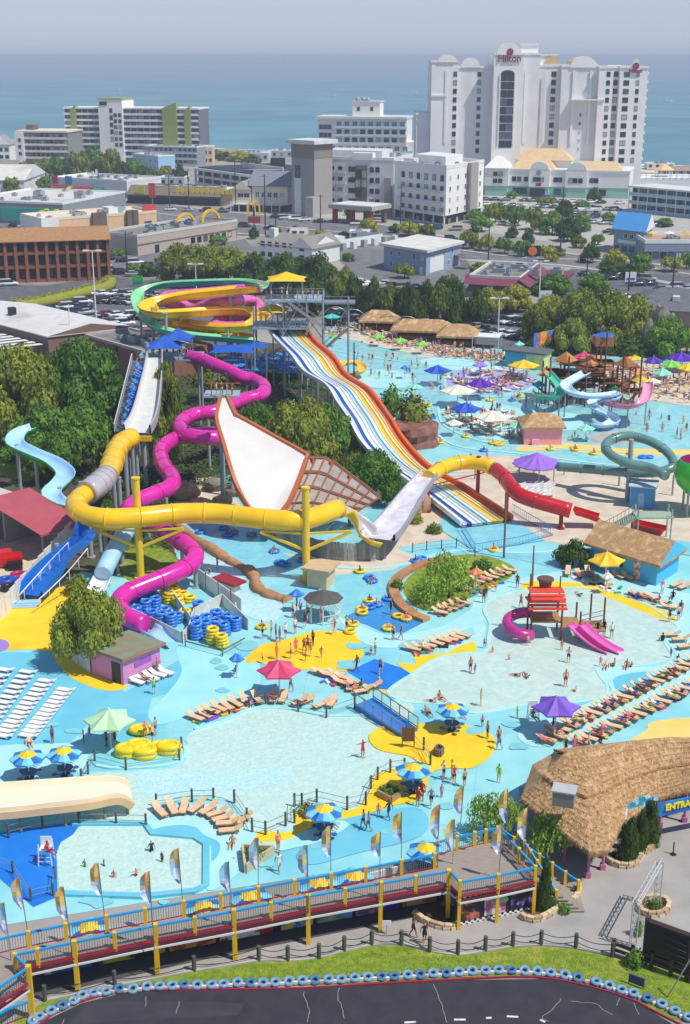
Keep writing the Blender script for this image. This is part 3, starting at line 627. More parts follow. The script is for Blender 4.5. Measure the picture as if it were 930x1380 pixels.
 t=Bld('sea_terrace','raised white sea terrace with railings right of the tall hotel','terrace',atY(846,232,600),atY(945,232,600),22)
 t.box('slab',0,t.W,0,22,0,topz(t.A,240),m_stucco2);zt_=topz(t.A,240)
 for k in range(12):t.box('parapet_post',k*t.W/12,k*t.W/12+.35,-.3,-.02,zt_,zt_+1.8,WHITE)
 t.box('railing',0,t.W,-.25,-.15,zt_+1.1,zt_+1.3,WHITE)
 g=thing('gazebo','small open gazebo with peach pyramid roof on the sea terrace','gazebo',t.pt(t.W*.55,8,zt_))
 gp=g.location;mb=MB();mb.lathe([(4.6,3),(0.1,5.6)],6,0,gp,False);mb.lathe([(4.6,3),(4.4,2.8),(.1,2.8)],6,0,gp,False);mb.build('roof',M('#e3bd86',.7),g)
 for k in range(6):mb=MB();c=gp+Vector((3.8*math.cos(k*PI/3),3.8*math.sin(k*PI/3),0));mb.cyl(c,c+Vector((0,0,2.8)),.18,n=6);mb.build('post',WHITE,g)
hilton()
# ---------------------------------------------------------------- condo with green fin walls
def condo():
 a,e=atY(87,150,760),atY(268,150,745);b=Bld('green_condo','long white balcony condominium with olive green fin walls near the beach','apartment building',a,e,20)
 X=lambda px:(px-87)/(268-87)*b.W;zt=lambda py:topz(b.pt(b.W/2,0),py)
 H=zt(147);b.box('wall',0,b.W,0,18,0,H,M('#6d7077',.7,.05,.2));b.box('roof',-.3,b.W+.3,-1.6,18.3,H,H+.8,WHITE)
 b.box('stair_tower',X(136),X(168),-3,16,0,zt(134),m_stucco);b.box('tower_cap',X(135),X(169),-3.3,16.3,zt(134),zt(132.5),m_green);b.box('tower_louvre',X(138),X(148),-3.2,-3.01,zt(142),zt(137),DARK)
 b.win('f',[X(153)],[zt(149+9.5*k)for k in range(5)],1.8,2.4,'d',v=-3);b.win('f',[X(158.5),X(164.5)],[zt(155+8*k)for k in range(6)],1.8,1.9,'d',v=-3)
 fin=[(97,104,146),(221,240,142),(250,258,146)]
 for f0,f1,ty in fin:
  zz=zt(ty);u0,u1=X(f0),X(f1);b.poly('fin_wall',[[(u0,-2.6,0),(u1,-2.6,0),(u1,-2.6,zz+1.8),(u0,-2.6,zz-1.2)],[(u0,-2.6,0),(u0,2,0),(u0,2,zz-1.2),(u0,-2.6,zz-1.2)],[(u1,-2.6,0),(u1,2,0),(u1,2,zz+1.8),(u1,-2.6,zz+1.8)],[(u0,-2.6,zz-1.2),(u1,-2.6,zz+1.8),(u1,2,zz+1.8),(u0,2,zz-1.2)]],m_green)
 for u0,u1 in((87,97),(104,136),(168,221),(240,250),(258,268)):
  for k in range(8):
   z=H-3.2*(k+1)+.1
   if z<1:continue
   b.balc(X(u0)+.1,X(u1)-.1,-.01,z,1.7,WHITE,M('#dfe3e4',.4))
   n=max(1,int((u1-u0)/8));b.win('f',span(X(u0),X(u1),n),[z+1.55],3.0,2.3,'b')
   for i in range(n):b.box('divider',X(u0)+(i)*(X(u1)-X(u0))/n-.1,X(u0)+i*(X(u1)-X(u0))/n+.1,-1.7,-.02,z+.12,z+3,M('#8f9397',.6))if i else None
 b=Bld('low_seafront_motel','low cream four storey motel left of the green condominium','motel',atY(24,182,740),atY(91,182,735),22)
 zt=lambda py:topz(b.A,py);H=zt(178);b.box('wall',0,b.W,0,22,0,H,M('#8d8a88',.7));b.box('roof',-.5,b.W+.5,-2,22,H,H+.9,m_cream);b.box('stair_house',b.W*.1,b.W*.25,5,12,H+.9,H+3.5,m_brown)
 b.box('stair_wall',-1,b.W*.14,-2.4,-.01,0,H-.01,m_stucco);b.win('f',[b.W*.06],[H-4,H-7.5,H-11],1.6,1.8,'d',v=-2.4)
 for k in range(4):b.balc(b.W*.15,b.W,-.01,H-3.4*(k+1),1.6,m_cream,OFFW);b.win('f',span(b.W*.16,b.W,9),[H-3.4*(k+1)+1.7],2,2,'d')
 b=Bld('beach_house','white gabled beach house at the left edge behind the trees','house',atY(-12,190,700),atY(12,190,700),12)
 b.box('wall',0,b.W,0,12,0,13,m_stucco);b.gable('roof',0,b.W,0,12,13,4.5,M('#9a948c',.8),along='v',wall=m_stucco);b.win('f',span(0,b.W,3),[3.5,7,10.5],2,1.8,'d')
 a,e=atY(428,172,750),atY(552,172,740);b=Bld('white_condo','white stepped balcony condominium on the beach with square roof tower','apartment building',a,e,24)
 X=lambda px:(px-428)/(552-428)*b.W;zt=lambda py:topz(b.pt(b.W/2,0),py);H=zt(160)
 b.box('wall',0,X(548),0,20,0,H,m_stucco2);b.box('roof',-.6,X(549),-2.2,20,H,H+1.2,OFFW);b.box('roof_tower',X(474),X(511),3,14,H+1.2,zt(138),m_stucco);b.box('tower_cap',X(473),X(512),2.6,14.4,zt(138),zt(136.5),OFFW)
 b.win('f',[X(482),X(500)],[zt(147)],1.6,2,'d',v=3)
 mb=MB();[mb.ball(b.pt(X(x),6,zt(135)),1.5,8,5)for x in(480,488,493)];mb.build('satellite_dome',GREYM,b.root)
 b.win('f',span(X(430),X(447),3),[H-4.5,H-8.7,H-12.9],2.2,2.4,'b')
 for k in range(3):z=H-4.2*(k+1)-.6;b.balc(X(450),X(549),-.01,z,2,WHITE,M('#c6d9dc',.2));b.win('f',span(X(452),X(548),9),[z+2],2.8,2.7,'c' if k<1 else 'b')
 for k in range(3):z=H-4.2*(k+4)-.6;b.balc(X(428),X(558),-.01,z,3.4+k,WHITE,M('#c6d9dc',.2));b.win('f',span(X(432),X(552),11),[z+1.9],2.8,2.4,'c')
 b.box('lower_wall',X(548)+.01,X(557),2,18,0,H-12,m_stucco)
 b=Bld('flat_motel','two storey white motel with grey balconies below the green condominium','motel',gnd(196,222),gnd(266,224),14)
 b.box('wall',0,b.W,0,14,0,9.5,M('#8d949b',.7));b.flat(9.5,m_roofw)
 for k in range(3):b.balc(0,b.W,-.01,.3+3.1*k,1.5,WHITE,M('#b8bfc4',.5));b.win('f',span(0,b.W,11),[1.9+3.1*k],1.6,1.9,'d')
 b=Bld('cream_house','small cream and salmon building beside the two storey motel','house',gnd(262,222),gnd(287,222),12)
 b.box('wall',0,b.W,0,12,0,9,M('#e4c3a4',.7));b.flat(9,m_roofw);b.win('f',span(0,b.W,4),[2.5,6.5],1.4,1.6,'d')
 b=Bld('blue_house','small pale blue flat roofed house among the far trees','house',gnd(180,228),gnd(214,232),10)
 b.box('wall',0,b.W,0,10,0,7.5,M('#9cc3dc',.6));b.flat(7.5,m_roofw);b.win('f',span(0,b.W,5),[2,5.2],1.4,1.4,'w')
condo()
def parking_and_houses():
 b=Bld('parking_garage','open white concrete parking garage with ramps left of the grey tower','parking garage',gnd(264,258),gnd(352,272),40)
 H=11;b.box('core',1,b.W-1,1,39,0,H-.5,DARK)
 for k in range(4):b.box('deck',-.2,b.W,-.2,40,2.9*k+.3,2.9*k+1.3,OFFW)
 for k in range(8):b.box('column',k*b.W/7.2,k*b.W/7.2+.7,-.4,.4,0,H-1.6,OFFW)
 b.box('ramp_wall',b.W*.3,b.W*.9,14,14.5,H-1.6,H+1.6,OFFW);b.box('lift_shed',b.W*.55,b.W*.62,20,25,H-1,H+4,DARK)
 b.poly('ramp',[[(b.W*.2,6,H-1.5),(b.W,6,H+1.2),(b.W,13,H+1.2),(b.W*.2,13,H-1.5)]],m_conc)
 b=Bld('grey_roof_house','cream house with steep slate grey roofs beside the parking garage','house',gnd(314,284),gnd(392,286),18)
 b.box('wall',0,b.W*.32,0,16,2.5,8,m_cream);b.gable('roof',0,b.W*.32,0,16,8,3,M('#8f9299',.8),along='v',wall=m_cream)
 b.box('wall',b.W*.34,b.W*.95,0,14,2.5,9.5,m_cream);b.gable('roof',b.W*.3,b.W*.97,0,14,9.5,5,M('#83868e',.8),wall=m_cream)
 b.win('f',span(2,b.W*.3,2),[5.8],2.4,1.8,'w');b.win('f',span(b.W*.38,b.W*.9,5),[6.2],1.8,2,'w')
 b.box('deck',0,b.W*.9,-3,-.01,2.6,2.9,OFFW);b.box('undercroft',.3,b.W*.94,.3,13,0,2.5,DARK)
 for k in range(7):b.box('post',k*b.W*.14,k*b.W*.14+.25,-3,-2.75,0,3.9,WHITE)
 b.box('railing',0,b.W*.9,-2.98,-2.9,3.6,3.8,WHITE)
 a,e=gnd(421,284),gnd(530,288)
 b=Bld('roadside_hotel','white four storey roadside hotel with grey towers and rows of square windows','hotel',a,e,26)
 zt=lambda py:topz(b.A,py);H=zt(214);W=b.W;b.box('wall',0,W,0,24,0,H,m_stucco2);b.flat(H,m_roofw,1)
 b.box('roof_block',W*.1,W*.8,6,20,H+.12,H+3,OFFW);b.box('roof_block',W*.5,W*.75,-.6,3,H+.12,H+2.6,m_stucco)
 rows=[H-3.4-3.9*k for k in range(5)]
 b.win('f',span(0,W*.4,4),rows,1.7,1.9,'d');b.win('f',span(W*.45,W*.55,2),rows[:4],1.6,1.9,'d');b.win('f',span(W*.7,W*.84,2),rows,1.6,1.9,'d')
 b.box('window_tower',W*.545,W*.68,-.6,-.01,0,H-2,M('#7c6a5e',.7));b.win('f',span(W*.55,W*.675,2),[H-5,H-8.4,H-11.8],2.6,3,'d',v=-.6)
 for k in range(4):b.balc(.5,W*.42,-.01,rows[k]-1.4,.9,WHITE,M('#cdd3d8',.5))
 b.box('pilaster',W*.9,W*.98,-1.4,-.01,0,H-6,M('#a09c99',.7))
 t=Bld('grey_hotel_tower','square grey and taupe tower of the roadside hotel with white cap','tower',gnd(394,288),gnd(424,291),10)
 H2=topz(t.A,193);t.box('wall',0,t.W,0,10,0,H2,M('#a39d97',.7));t.box('upper_band',-.1,t.W+.1,-.12,10.1,H2-5,H2-.01,M('#8b8075',.7));t.box('cap',-1.5,t.W+1.5,-1.5,11.5,H2,H2+1.4,OFFW)
 t.box('recess',t.W*.12,t.W*.42,-.16,-.02,0,H2-12,M('#dfe0e2',.6));t.win('f',[t.W*.27],[H2-10],2.4,4.5,'d',v=-.12)
 t.box('low_block',t.W*.9,t.W*1.25,-4,-.2,0,7,M('#b2aca6',.7))
 a,e=gnd(531,293),gnd(600,303);f2=gnd(650,291)
 r=Bld('hotel_wing','white hotel wing turned to the road with balconies and gridded end wall','hotel wing',a,e,(f2-e).length)
 r.v=(f2-e).normalized();W=r.W;H=topz(e,228);D=r.D
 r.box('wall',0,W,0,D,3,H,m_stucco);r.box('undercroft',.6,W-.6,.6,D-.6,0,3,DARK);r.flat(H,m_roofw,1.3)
 r.box('roof_block',W*.2,W*.8,D*.25,D*.7,H+.12,H+3.4,WHITE);r.box('roof_block',W*.1,W*.3,D*.1,D*.25,H+.12,H+2.2,OFFW)
 rows=[H-3.2-3.7*k for k in range(5)]
 r.win('f',span(W*.1,W,6),rows,1.8,2.1,'d')
 for z in rows[1:]:r.balc(W*.08,W*.98,-.01,z-1.4,1,WHITE,M('#cdd3d8',.5))
 for i,q in enumerate(span(0,D,5)):
  for z in rows:
   me=window_mesh(1.3,1.8,'w');o=link('window',me,r.root);o.location=r.pt(W,q,z)-r.A;o.rotation_euler=(0,0,math.atan2(r.v.y,r.v.x)+PI)
 for k in range(6):r.box('column',k*W/5.2,k*W/5.2+.7,-.3,.4,0,3,OFFW)
 r.box('corner_tower',W+.02,W+2,D*.55,D*.75,0,H+1,M('#a59d96',.7))
 c=Bld('hotel_canopy','flat roofed drive-in canopy on brown brick piers before the roadside hotel','canopy',gnd(448,300),gnd(500,304),12)
 c.box('roof',-1,c.W+1,-1,12,5,6.4,M('#b9b1a8',.6));c.box('roof_top',-.4,c.W+.4,-.4,11.4,6.4,6.6,OFFW)
 for u in(0,c.W*.45,c.W-1.4):
  for v in(0,9):c.box('pier',u,u+1.4,v,v+1.4,0,5,m_red if v==0 else m_brown)
 s=Bld('beach_shops','row of low white beach shops with red awnings and coloured fronts','shops',gnd(70,262),gnd(172,268),24)
 s.box('wall',0,s.W,0,24,0,6.4,m_stucco2);s.flat(6.4,m_roofw,1);s.box('shopfront',.5,s.W-.5,-.1,-.01,0,2.6,DARK)
 for u0,u1,m in((.02,.12,m_red),(.14,.22,m_red),(.24,.3,YEL),(.32,.55,m_red),(.6,.7,M('#3a7a6a',.6))):s.poly('awning',[[(s.W*u0,0,4),(s.W*u1,0,4),(s.W*u1,-3,2.6),(s.W*u0,-3,2.6)]],m)
 s.box('sign_panel',s.W*.02,s.W*.1,-.4,-.15,4.6,8,M('#c64a58',.6));s.box('sign_panel',s.W*.2,s.W*.29,-.4,-.15,4.4,8,M('#3aa0c4',.6));s.hvac([(6,10,2,2,1),(14,8,2,2,1),(24,12,2,2,1.2)],6.5)
 s=Bld('shopping_strip','long brown roofed shopping strip with yellow lettering by the road','shops',gnd(172,274),gnd(298,278),26)
 s.box('wall',0,s.W,0,26,0,4.2,m_brown);s.flat(5,m_roofw,.6,m_brown,v0=4);s.box('wall',0,s.W,4,26,4.2,5,m_brown)
 s.poly('mansard',[[(0,-1,3.6),(s.W,-1,3.6),(s.W,4,7),(0,4,7)],[(0,-1,3.6),(s.W,-1,3.6),(s.W,0,3.4),(0,0,3.4)],[(s.W,-1,3.6),(s.W,4,7),(s.W,4,3.6)],[(0,-1,3.6),(0,4,7),(0,4,3.6)]],M('#7b6f60',.8,.1,.6))
 s.box('shopfront',.5,s.W-.5,-.1,-.01,0,2.8,DARK);s.hvac([(10,12,3,2,1),(22,14,2,2,1),(34,12,3,2,1)],5.2)
 for k in range(14):s.box('letter',s.W*.52+k*2.1,s.W*.52+k*2.1+1.4,.3,.6,4.6,6.4 if k%3 else 6.9,M('#f0d51a',.5))
 s.box('sign_panel',s.W*.12,s.W*.2,-.9,-.6,4,7,M('#d8c830',.6));s.box('sign_panel',s.W*.28,s.W*.35,-4,-3.6,3,8.5,M('#e0573a',.6));s.box('sign_post',s.W*.31,s.W*.32,-3.9,-3.7,0,3,GREYM)
 s=Bld('teal_store','white roofed store with teal front wall at the left edge','shop',gnd(-50,298),gnd(86,304),46)
 s.box('wall',0,s.W,0,46,0,7,M('#8c9498',.7));s.flat(7,m_roofw,.7);zz=5.6;s.box('teal_front',s.W*.4,s.W*.98,-.3,-.01,1,5.4,m_teal)
 s.hvac([(22,12,4,3,1.4),(34,20,3,3,1.2),(28,30,4,3,1.4),(16,22,3,3,2)],7.1)
 mb=MB()
 for k in range(4):mb.torus(s.pt(s.W*(.80+.05*k),-.5,3.6+.6*(k%2)),1.1,.3,10,5,M4=Matrix.Rotation(PI/2,4,'X'))
 mb.build('sign_rings',M('#cde03a',.5),s.root)
 s=Bld('white_roof_store','far left white barrel roofed store above the teal store','shop',gnd(-50,262),gnd(34,262),40)
 s.box('wall',0,s.W,0,40,0,6,m_stucco2);s.gable('roof',0,s.W,0,40,6,5,m_roofw,wall=m_stucco2)
 s=Bld('tan_strip','tan and peach flat roofed commercial building with brown piers','shops',gnd(58,322),gnd(212,310),18)
 H=5.6;W=s.W;s.box('wall',0,W,0,18,0,H,M('#e0bd92',.7));s.flat(H,m_roofw,.9,M('#e8d2ae',.7));s.box('end_wall',-.2,W*.14,-.2,18.2,0,H+.6,m_stucco2)
 for u in(.42,.44+.04,.72,.76):s.box('pier',W*u,W*u+2.4,-1.4,-.01,0,H+1.6,m_brown)
 s.win('f',[W*.46,W*.75,W*.92],[2],2.6,2.4,'d');s.hvac([(W*.35,6,3,3,1.2),(W*.6,5,3,3,1.6),(W*.66,7,5,3,2)],H+.1);s.box('roof_sign',W*.9,W*1.02,2,2.5,H,H+2.6,M('#d2452f',.6))
 s.box('roof_block',W*.62,W*.7,4,9,H+.1,H+2.4,WHITE)
 a,e=gnd(150,334),gnd(186,345);f=gnd(320,322)
 s=Bld('arches_restaurant','grey flat roofed restaurant with two yellow arches rising from its roof','restaurant',e,f,16)
 W=s.W;H=5.4;s.box('wall',0,W,0,16,0,H,M('#b9a99c',.7));s.flat(H,m_roofg,.8,M('#cfc9c2',.6));s.box('band',-.05,W+.05,-.12,-.01,3,3.3,m_brown)
 s.win('f',span(W*.5,W*.95,7),[1.9],1.9,1.7,'d');s.box('door',W*.16,W*.2,-.1,-.01,0,2.4,DARK);s.hvac([(W*.3,5,3,3,1.2),(W*.42,7,3,3,1),(W*.5,4,2,2,1.4),(W*.38,11,3,2,1),(W*.58,9,2,2,1.3),(W*.66,5,2.4,2.4,1.1)],H+.1)
 for u0 in(W*.56,W*.82):
  mb=MB();r=4.2;pth=[s.pt(u0+r-r*math.cos(PI*k/14),7.5,H+r*.85*math.sin(PI*k/14))for k in range(15)]
  mb.sweep(pth,[(-.35,-.35),(-.35,.35),(.35,.35),(.35,-.35)],smooth=False);mb.build('yellow_arch',YEL,s.root)
 t=thing('arches_sign','yellow double-arch letter M sign on a tall pole over a red panel','sign',gnd(343,318));bp=t.location;z1=zat(bp,291)
 mb=MB();mb.cyl(bp,bp+Vector((0,0,z1)),.25,n=8);mb.build('pole',STEEL,t)
 mb=MB();mb.box(bp+Vector((0,0,z1-1.2)),(4,.5,2));mb.build('red_panel',m_red,t)
 zT=zat(bp,272)
 for k in(-1,1):
  mb=MB();hh=zT-z1;pth=[bp+Vector((k*(.95+.95*-math.cos(PI*j/12)),0,z1+hh*math.sin(PI*j/12)**.6))for j in range(13)]
  mb.sweep(pth,[(-.3,-.28),(-.3,.28),(.3,.28),(.3,-.28)],smooth=False);mb.build('arch',YEL,t)
 a,e=gnd(-60,384),gnd(148,377)
 s=Bld('brick_motel','three storey brown brick motel with open galleries and tan roof','motel',a,e,18)
 W=s.W;zT=topz(s.B,322);br=mix2('brown_brick','#9a5f42','#8a5238',2,.35,.65,.85);s.box('wall',0,W,3,18,0,zT,M('#5a4036',.8));s.gable('roof',0,W,0,18,zT,2.4,mix2('shingle_tan','#b08358','#a0744b',1.2,.35,.65,.9),over=.8,wall=br)
 fh=zT/3;n=15
 for k in range(3):
  s.box('gallery_floor',0,W,0,3,fh*k-(0 if k else-.02),fh*k+.8,br);s.box('railing',0,W,-.06,.04,fh*k+1.5,fh*k+1.62,DARK)
  s.win('f',span(0,W,2*n),[fh*k+1.7],1.7,1.9,'d',v=3)
  mb=MB();[mb.box(s.pt(W*i/200,-.01,fh*k+1.1),(.04,.04,.8))for i in range(200)];mb.build('balusters',DARK,s.root,'stuff')
 for i in range(n+1):s.box('pier',W*i/n-.4,W*i/n+.4,-.3,3,0,zT-.02,br)
 s.box('end_wall',W+.01,W+.3,0,18,0,zT,br)
 a,e=gnd(350,349),gnd(398,354)
 s=Bld('white_gabled_house','white two storey house with grey shingle roof and side gable','house',a,e,12)
 W=s.W;zT=topz(e,332);s.box('wall',0,W,0,12,0,zT,m_stucco);s.gable('roof',0,W+6,0,12,zT,2.6,M('#8f8a82',.9,.1,1),wall=m_stucco)
 s.box('wing',W+.01,W+7,-1.5,12,0,zT,WHITE);s.gable('wing_roof',W,W+7,-1.5,12,zT+.02,3,M('#8a857d',.9),along='v',wall=WHITE)
 s.win('f',span(0,W,5),[1.6,4.6],1.4,1.3,'d');s.win('f',[W+3.5],[1.8,4.4],1.6,1.4,'d',v=-1.5);s.box('chimney',W*.1,W*.25,3,5,zT,zT+4,WHITE)
 s=Bld('fenced_yard','white walled equipment yard beside the coast road','yard',gnd(440,338),gnd(515,326),10)
 s.box('wall',0,s.W,-.2,0,0,2.6,WHITE);s.box('wall',0,.2,0,10,0,2.6,WHITE);s.box('wall',s.W-.2,s.W,0,10,0,2.6,WHITE);s.box('shed',s.W*.2,s.W*.45,3,7,0,3,m_stucco2)
 for k in range(6):s.box('tank',3+5*k,4.6+5*k,-4,-2.6,0,2.2,OFFW if k%2 else GREYM)
 a,e=gnd(517,362),gnd(574,372);f=gnd(622,358)
 s=Bld('blue_grey_house','blue grey two storey building with flat white roof and outside stair','building',a,e,14);s.v=(f-e).normalized();s.D=(f-e).length*.95
 W=s.W;H=topz(e,340);bl_=M('#93a5bd',.7,.04,.3);s.box('wall',0,W,0,s.D,0,H,bl_);s.box('roof',-1,W+1,-1,s.D+1,H,H+.7,m_roofw)
 s.win('f',span(W*.1,W,5),[H-1.6,1.8],1.1,1.5,'w',skip=lambda i,j:(i+j)%3==2);s.box('door',W*.85,W*.93,-.08,-.01,0,2.2,WHITE)
 s.box('white_panel',W+.01,W+.1,s.D*.1,s.D*.5,.5,4.4,WHITE);o=[link('window',window_mesh(1.2,1.4,'w'),s.root)for _ in range(4)]
 for i,(q,z)in enumerate(((.2,H-1.4),(.5,H-1.4),(.75,H-1.4),(.65,2))):o[i].location=s.pt(W,s.D*q,z)-s.A;o[i].rotation_euler=(0,0,math.atan2(s.v.y,s.v.x)+PI)
 for k in range(9):s.box('stair_tread',W+1.5+k*.35,W+1.9+k*.35,s.D*.8,s.D*.98,3.2-k*.36,3.32-k*.36,m_brown)
 s.box('landing',W+.01,W+1.6,s.D*.8,s.D*.98,3.3,3.5,m_brown)
 s=Bld('plum_roof_restaurant','low restaurant with plum coloured canopy roof and roof units','restaurant',gnd(632,398),gnd(700,402),26);s.v=(gnd(735,372)-gnd(700,402)).normalized()
 W=s.W;s.box('wall',0,W,0,24,0,4.4,M('#cdb9a4',.7));s.flat(4.4,m_roofg,.7,OFFW,v1=24)
 s.poly('canopy_roof',[[(-1,-3,3.2),(W+1,-3,3.2),(W+1,1,5),(-1,1,5)],[(W+3,-3,3.2),(W+3,24,3.2),(W,24,5),(W,-3,5)]],m_plum);s.win('f',span(0,W,8),[2],1.8,1.8,'d')
 s.hvac([(4,8,3,3,1.2),(10,12,3,2,1),(14,6,2,2,1.6),(7,16,4,3,1.2),(18,10,3,3,1.4)],4.5);s.box('side_roof',W+3.2,W+10,8,20,3.4,4.2,m_plum)
 t=thing('dark_pylon_sign','tall dark pylon sign with an orange round emblem above the plum roof','sign',gnd(716,372));bp=t.location;z0,z1=zat(bp,345),zat(bp,331)
 mb=MB();mb.box(bp+Vector((0,0,z0/2)),(2.4,.8,z0));mb.build('pylon',GREYM,t);mb=MB();mb.box(bp+Vector((0,0,(z0+z1)/2)),(4.2,.9,z1-z0));mb.build('sign_face',DARK,t)
 mb=MB();c=bp+Vector((0,-.46,(z0+z1)/2));mb.cyl(c,c+Vector((0,-.1,0)),1.2,n=14,smooth=False);mb.build('emblem',M('#e07a2a',.5),t)
 s=Bld('blue_roof_shop','blue grey shop with bright blue metal roof beside a roof terrace','shop',gnd(826,340),gnd(866,345),16);s.v=(gnd(897,322)-gnd(866,345)).normalized();s.D=14
 W=s.W;s.box('wall',0,W,0,14,0,7,M('#8fa0b4',.7));s.gable('roof',0,W,0,14,7,4.4,m_shbl,wall=WHITE,over=.8);s.win('f',span(W*.3,W*.7,2),[5.2],1.4,1.4,'w');s.box('sign_board',W*.15,W*.8,-.15,-.02,3,4,WHITE);s.win('f',span(0,W,4),[1.5],1.6,1.5,'d')
 s=Bld('terrace_shop','shop with white railed roof terrace and yellow umbrellas at the right edge','shop',gnd(868,352),gnd(960,352),18)
 W=s.W;s.box('wall',0,W,0,18,0,5,M('#8b96a4',.7));s.flat(5,M('#b08f6e',.8),1.1,WHITE);s.win('f',span(0,W,9),[1.8],1.8,1.8,'d')
 for k in range(4):
  c=s.pt(3+5*k,6,5.1);u=thing('patio_umbrella','%s umbrella on the roof terrace of the shop at the right edge'%['yellow','white','gold','cream'][k],'umbrella',c,'umbrellas on the roof terrace')
  mb=MB();mb.cyl(c,c+Vector((0,0,2.4)),.05,n=6);mb.build('pole',WHITE,u);mb=MB();mb.lathe([(1.6,2.1),(0.02,2.7)],8,0,c,False);mb.build('canopy',[YEL,WHITE,M('#d9a31a',.6),m_cream][k],u)
 s=Bld('blue_motel','long three storey motel with pale blue galleries at the right edge','motel',gnd(846,285),gnd(990,300),14)
 W=s.W;s.box('wall',0,W,2,14,0,9,M('#7d93a8',.7));s.box('roof',-.5,W,-.5,14,9,9.6,OFFW)
 for k in range(3):s.box('gallery_floor',0,W,0,2,3*k+.01,3*k+.3,OFFW);s.box('railing',0,W,0,.08,3*k+.35,3*k+1.3,M('#9cc4dc',.5));s.win('f',span(0,W,16),[3*k+1.7],1.6,1.8,'d',v=2)
 for k in range(12):s.box('post',k*W/11,k*W/11+.25,-.1,.1,0,9,WHITE)
 s=Bld('grey_hip_building','low building with dark grey roof and skylight behind the rocks','building',gnd(846,440),gnd(960,446),18)
 s.box('wall',0,s.W,0,18,0,4,M('#a58e80',.8));s.gable('roof',0,s.W,0,18,4,3.4,mix2('slate_roof','#5f6266','#6c6f74',1,.35,.65,.9),over=.8,hip=7);s.box('skylight',s.W*.5,s.W*.58,3,5,5.4,6.4,OFFW)
 a,e=gnd(-60,500),gnd(110,508)
 s=Bld('warehouse','long warehouse with pale grey metal roof left of the spiral slides','warehouse',P(-60,452,0),P(67,488,0),26);s.v=(P(180,474,0)-P(67,488,0)).normalized();s.D=22
 W=s.W;H=5;mr_=mix2('pale_metal_roof','#ddd9d1','#cfcbc4',.4,.35,.65,.6,c3='#aaa69e');DD=(P(180,474,0)-P(67,488,0)).length;s.box('wall',0,W,0,DD,0,H,M('#8a6a5f',.8));s.gable('roof',0,W,0,DD,H,1.6,mr_,over=.3,wall=M('#8a6a5f',.8))
 s.box('roof_vent',W*.4,W*.4+1.2,4,5.2,H,H+2.4,DARK)
 s.box('low_roof',2,W*.55,-9,-.31,3,3.4,M('#8d8a86',.7));s.box('low_wall',2.4,W*.54,-8.6,-.32,0,3,M('#6a5e58',.8))
 for k in range(13):s.box('white_roof_strip',3+2.6*k,4.3+2.6*k,-8.8,-.8,3.4,3.5,WHITE)
 s=Bld('brick_wing','reddish brick wall building at the end of the warehouse','building',gnd(117,490),gnd(203,517),10)
 s.box('wall',0,s.W,0,14,0,5.2,M('#8f5f52',.85,.1,1));s.flat(5.2,m_roofg,.5,M('#b5aca4',.7));s.box('vent',s.W*.45,s.W*.52,-1,-.01,2.4,5,DARK)
 s=Bld('grey_roof_shed','low shed with pale beige roof at the left edge beside the red roof','shed',P(-60,745,0),P(45,712,0),11)
 s.box('wall',0,s.W,0,11,0,3.4,M('#9c8f82',.8));s.box('roof',-.5,s.W+.5,-.6,11.6,3.4,3.7,M('#c9c0b4',.7,.08,.5))
 a=P(14,745,0);e=P(60,750,0)
 s=Bld('red_roof_shelter','shelter with sloping faded red roof beneath the green and blue slide','shelter',P(54,752,0),P(106,736,0),6)
 W=s.W;s.poly('roof',[[(-1,-2,3.6),(W,-2,3.6),(W-1,8,5.8),(-2,8,5.8)],[(-1,-2,3.6),(W,-2,3.6),(W,-2,3.35),(-1,-2,3.35)],[(W,-2,3.6),(W,-2,3.35),(W-1,8,5.5),(W-1,8,5.8)]],M('#b0505a',.6,.08,.6));s.box('back_wall',0,W-1,7,7.4,0,5.4,M('#9b9b98',.7));s.box('side_wall',W-1.4,W-1.1,0,6.98,0,3.3,M('#9b9b98',.7))
 for k in range(3):s.box('post',k*W/2.3,k*W/2.3+.2,-.8,-.6,0,3.6,GREYM)
parking_and_houses()
rb=random.Random(31)
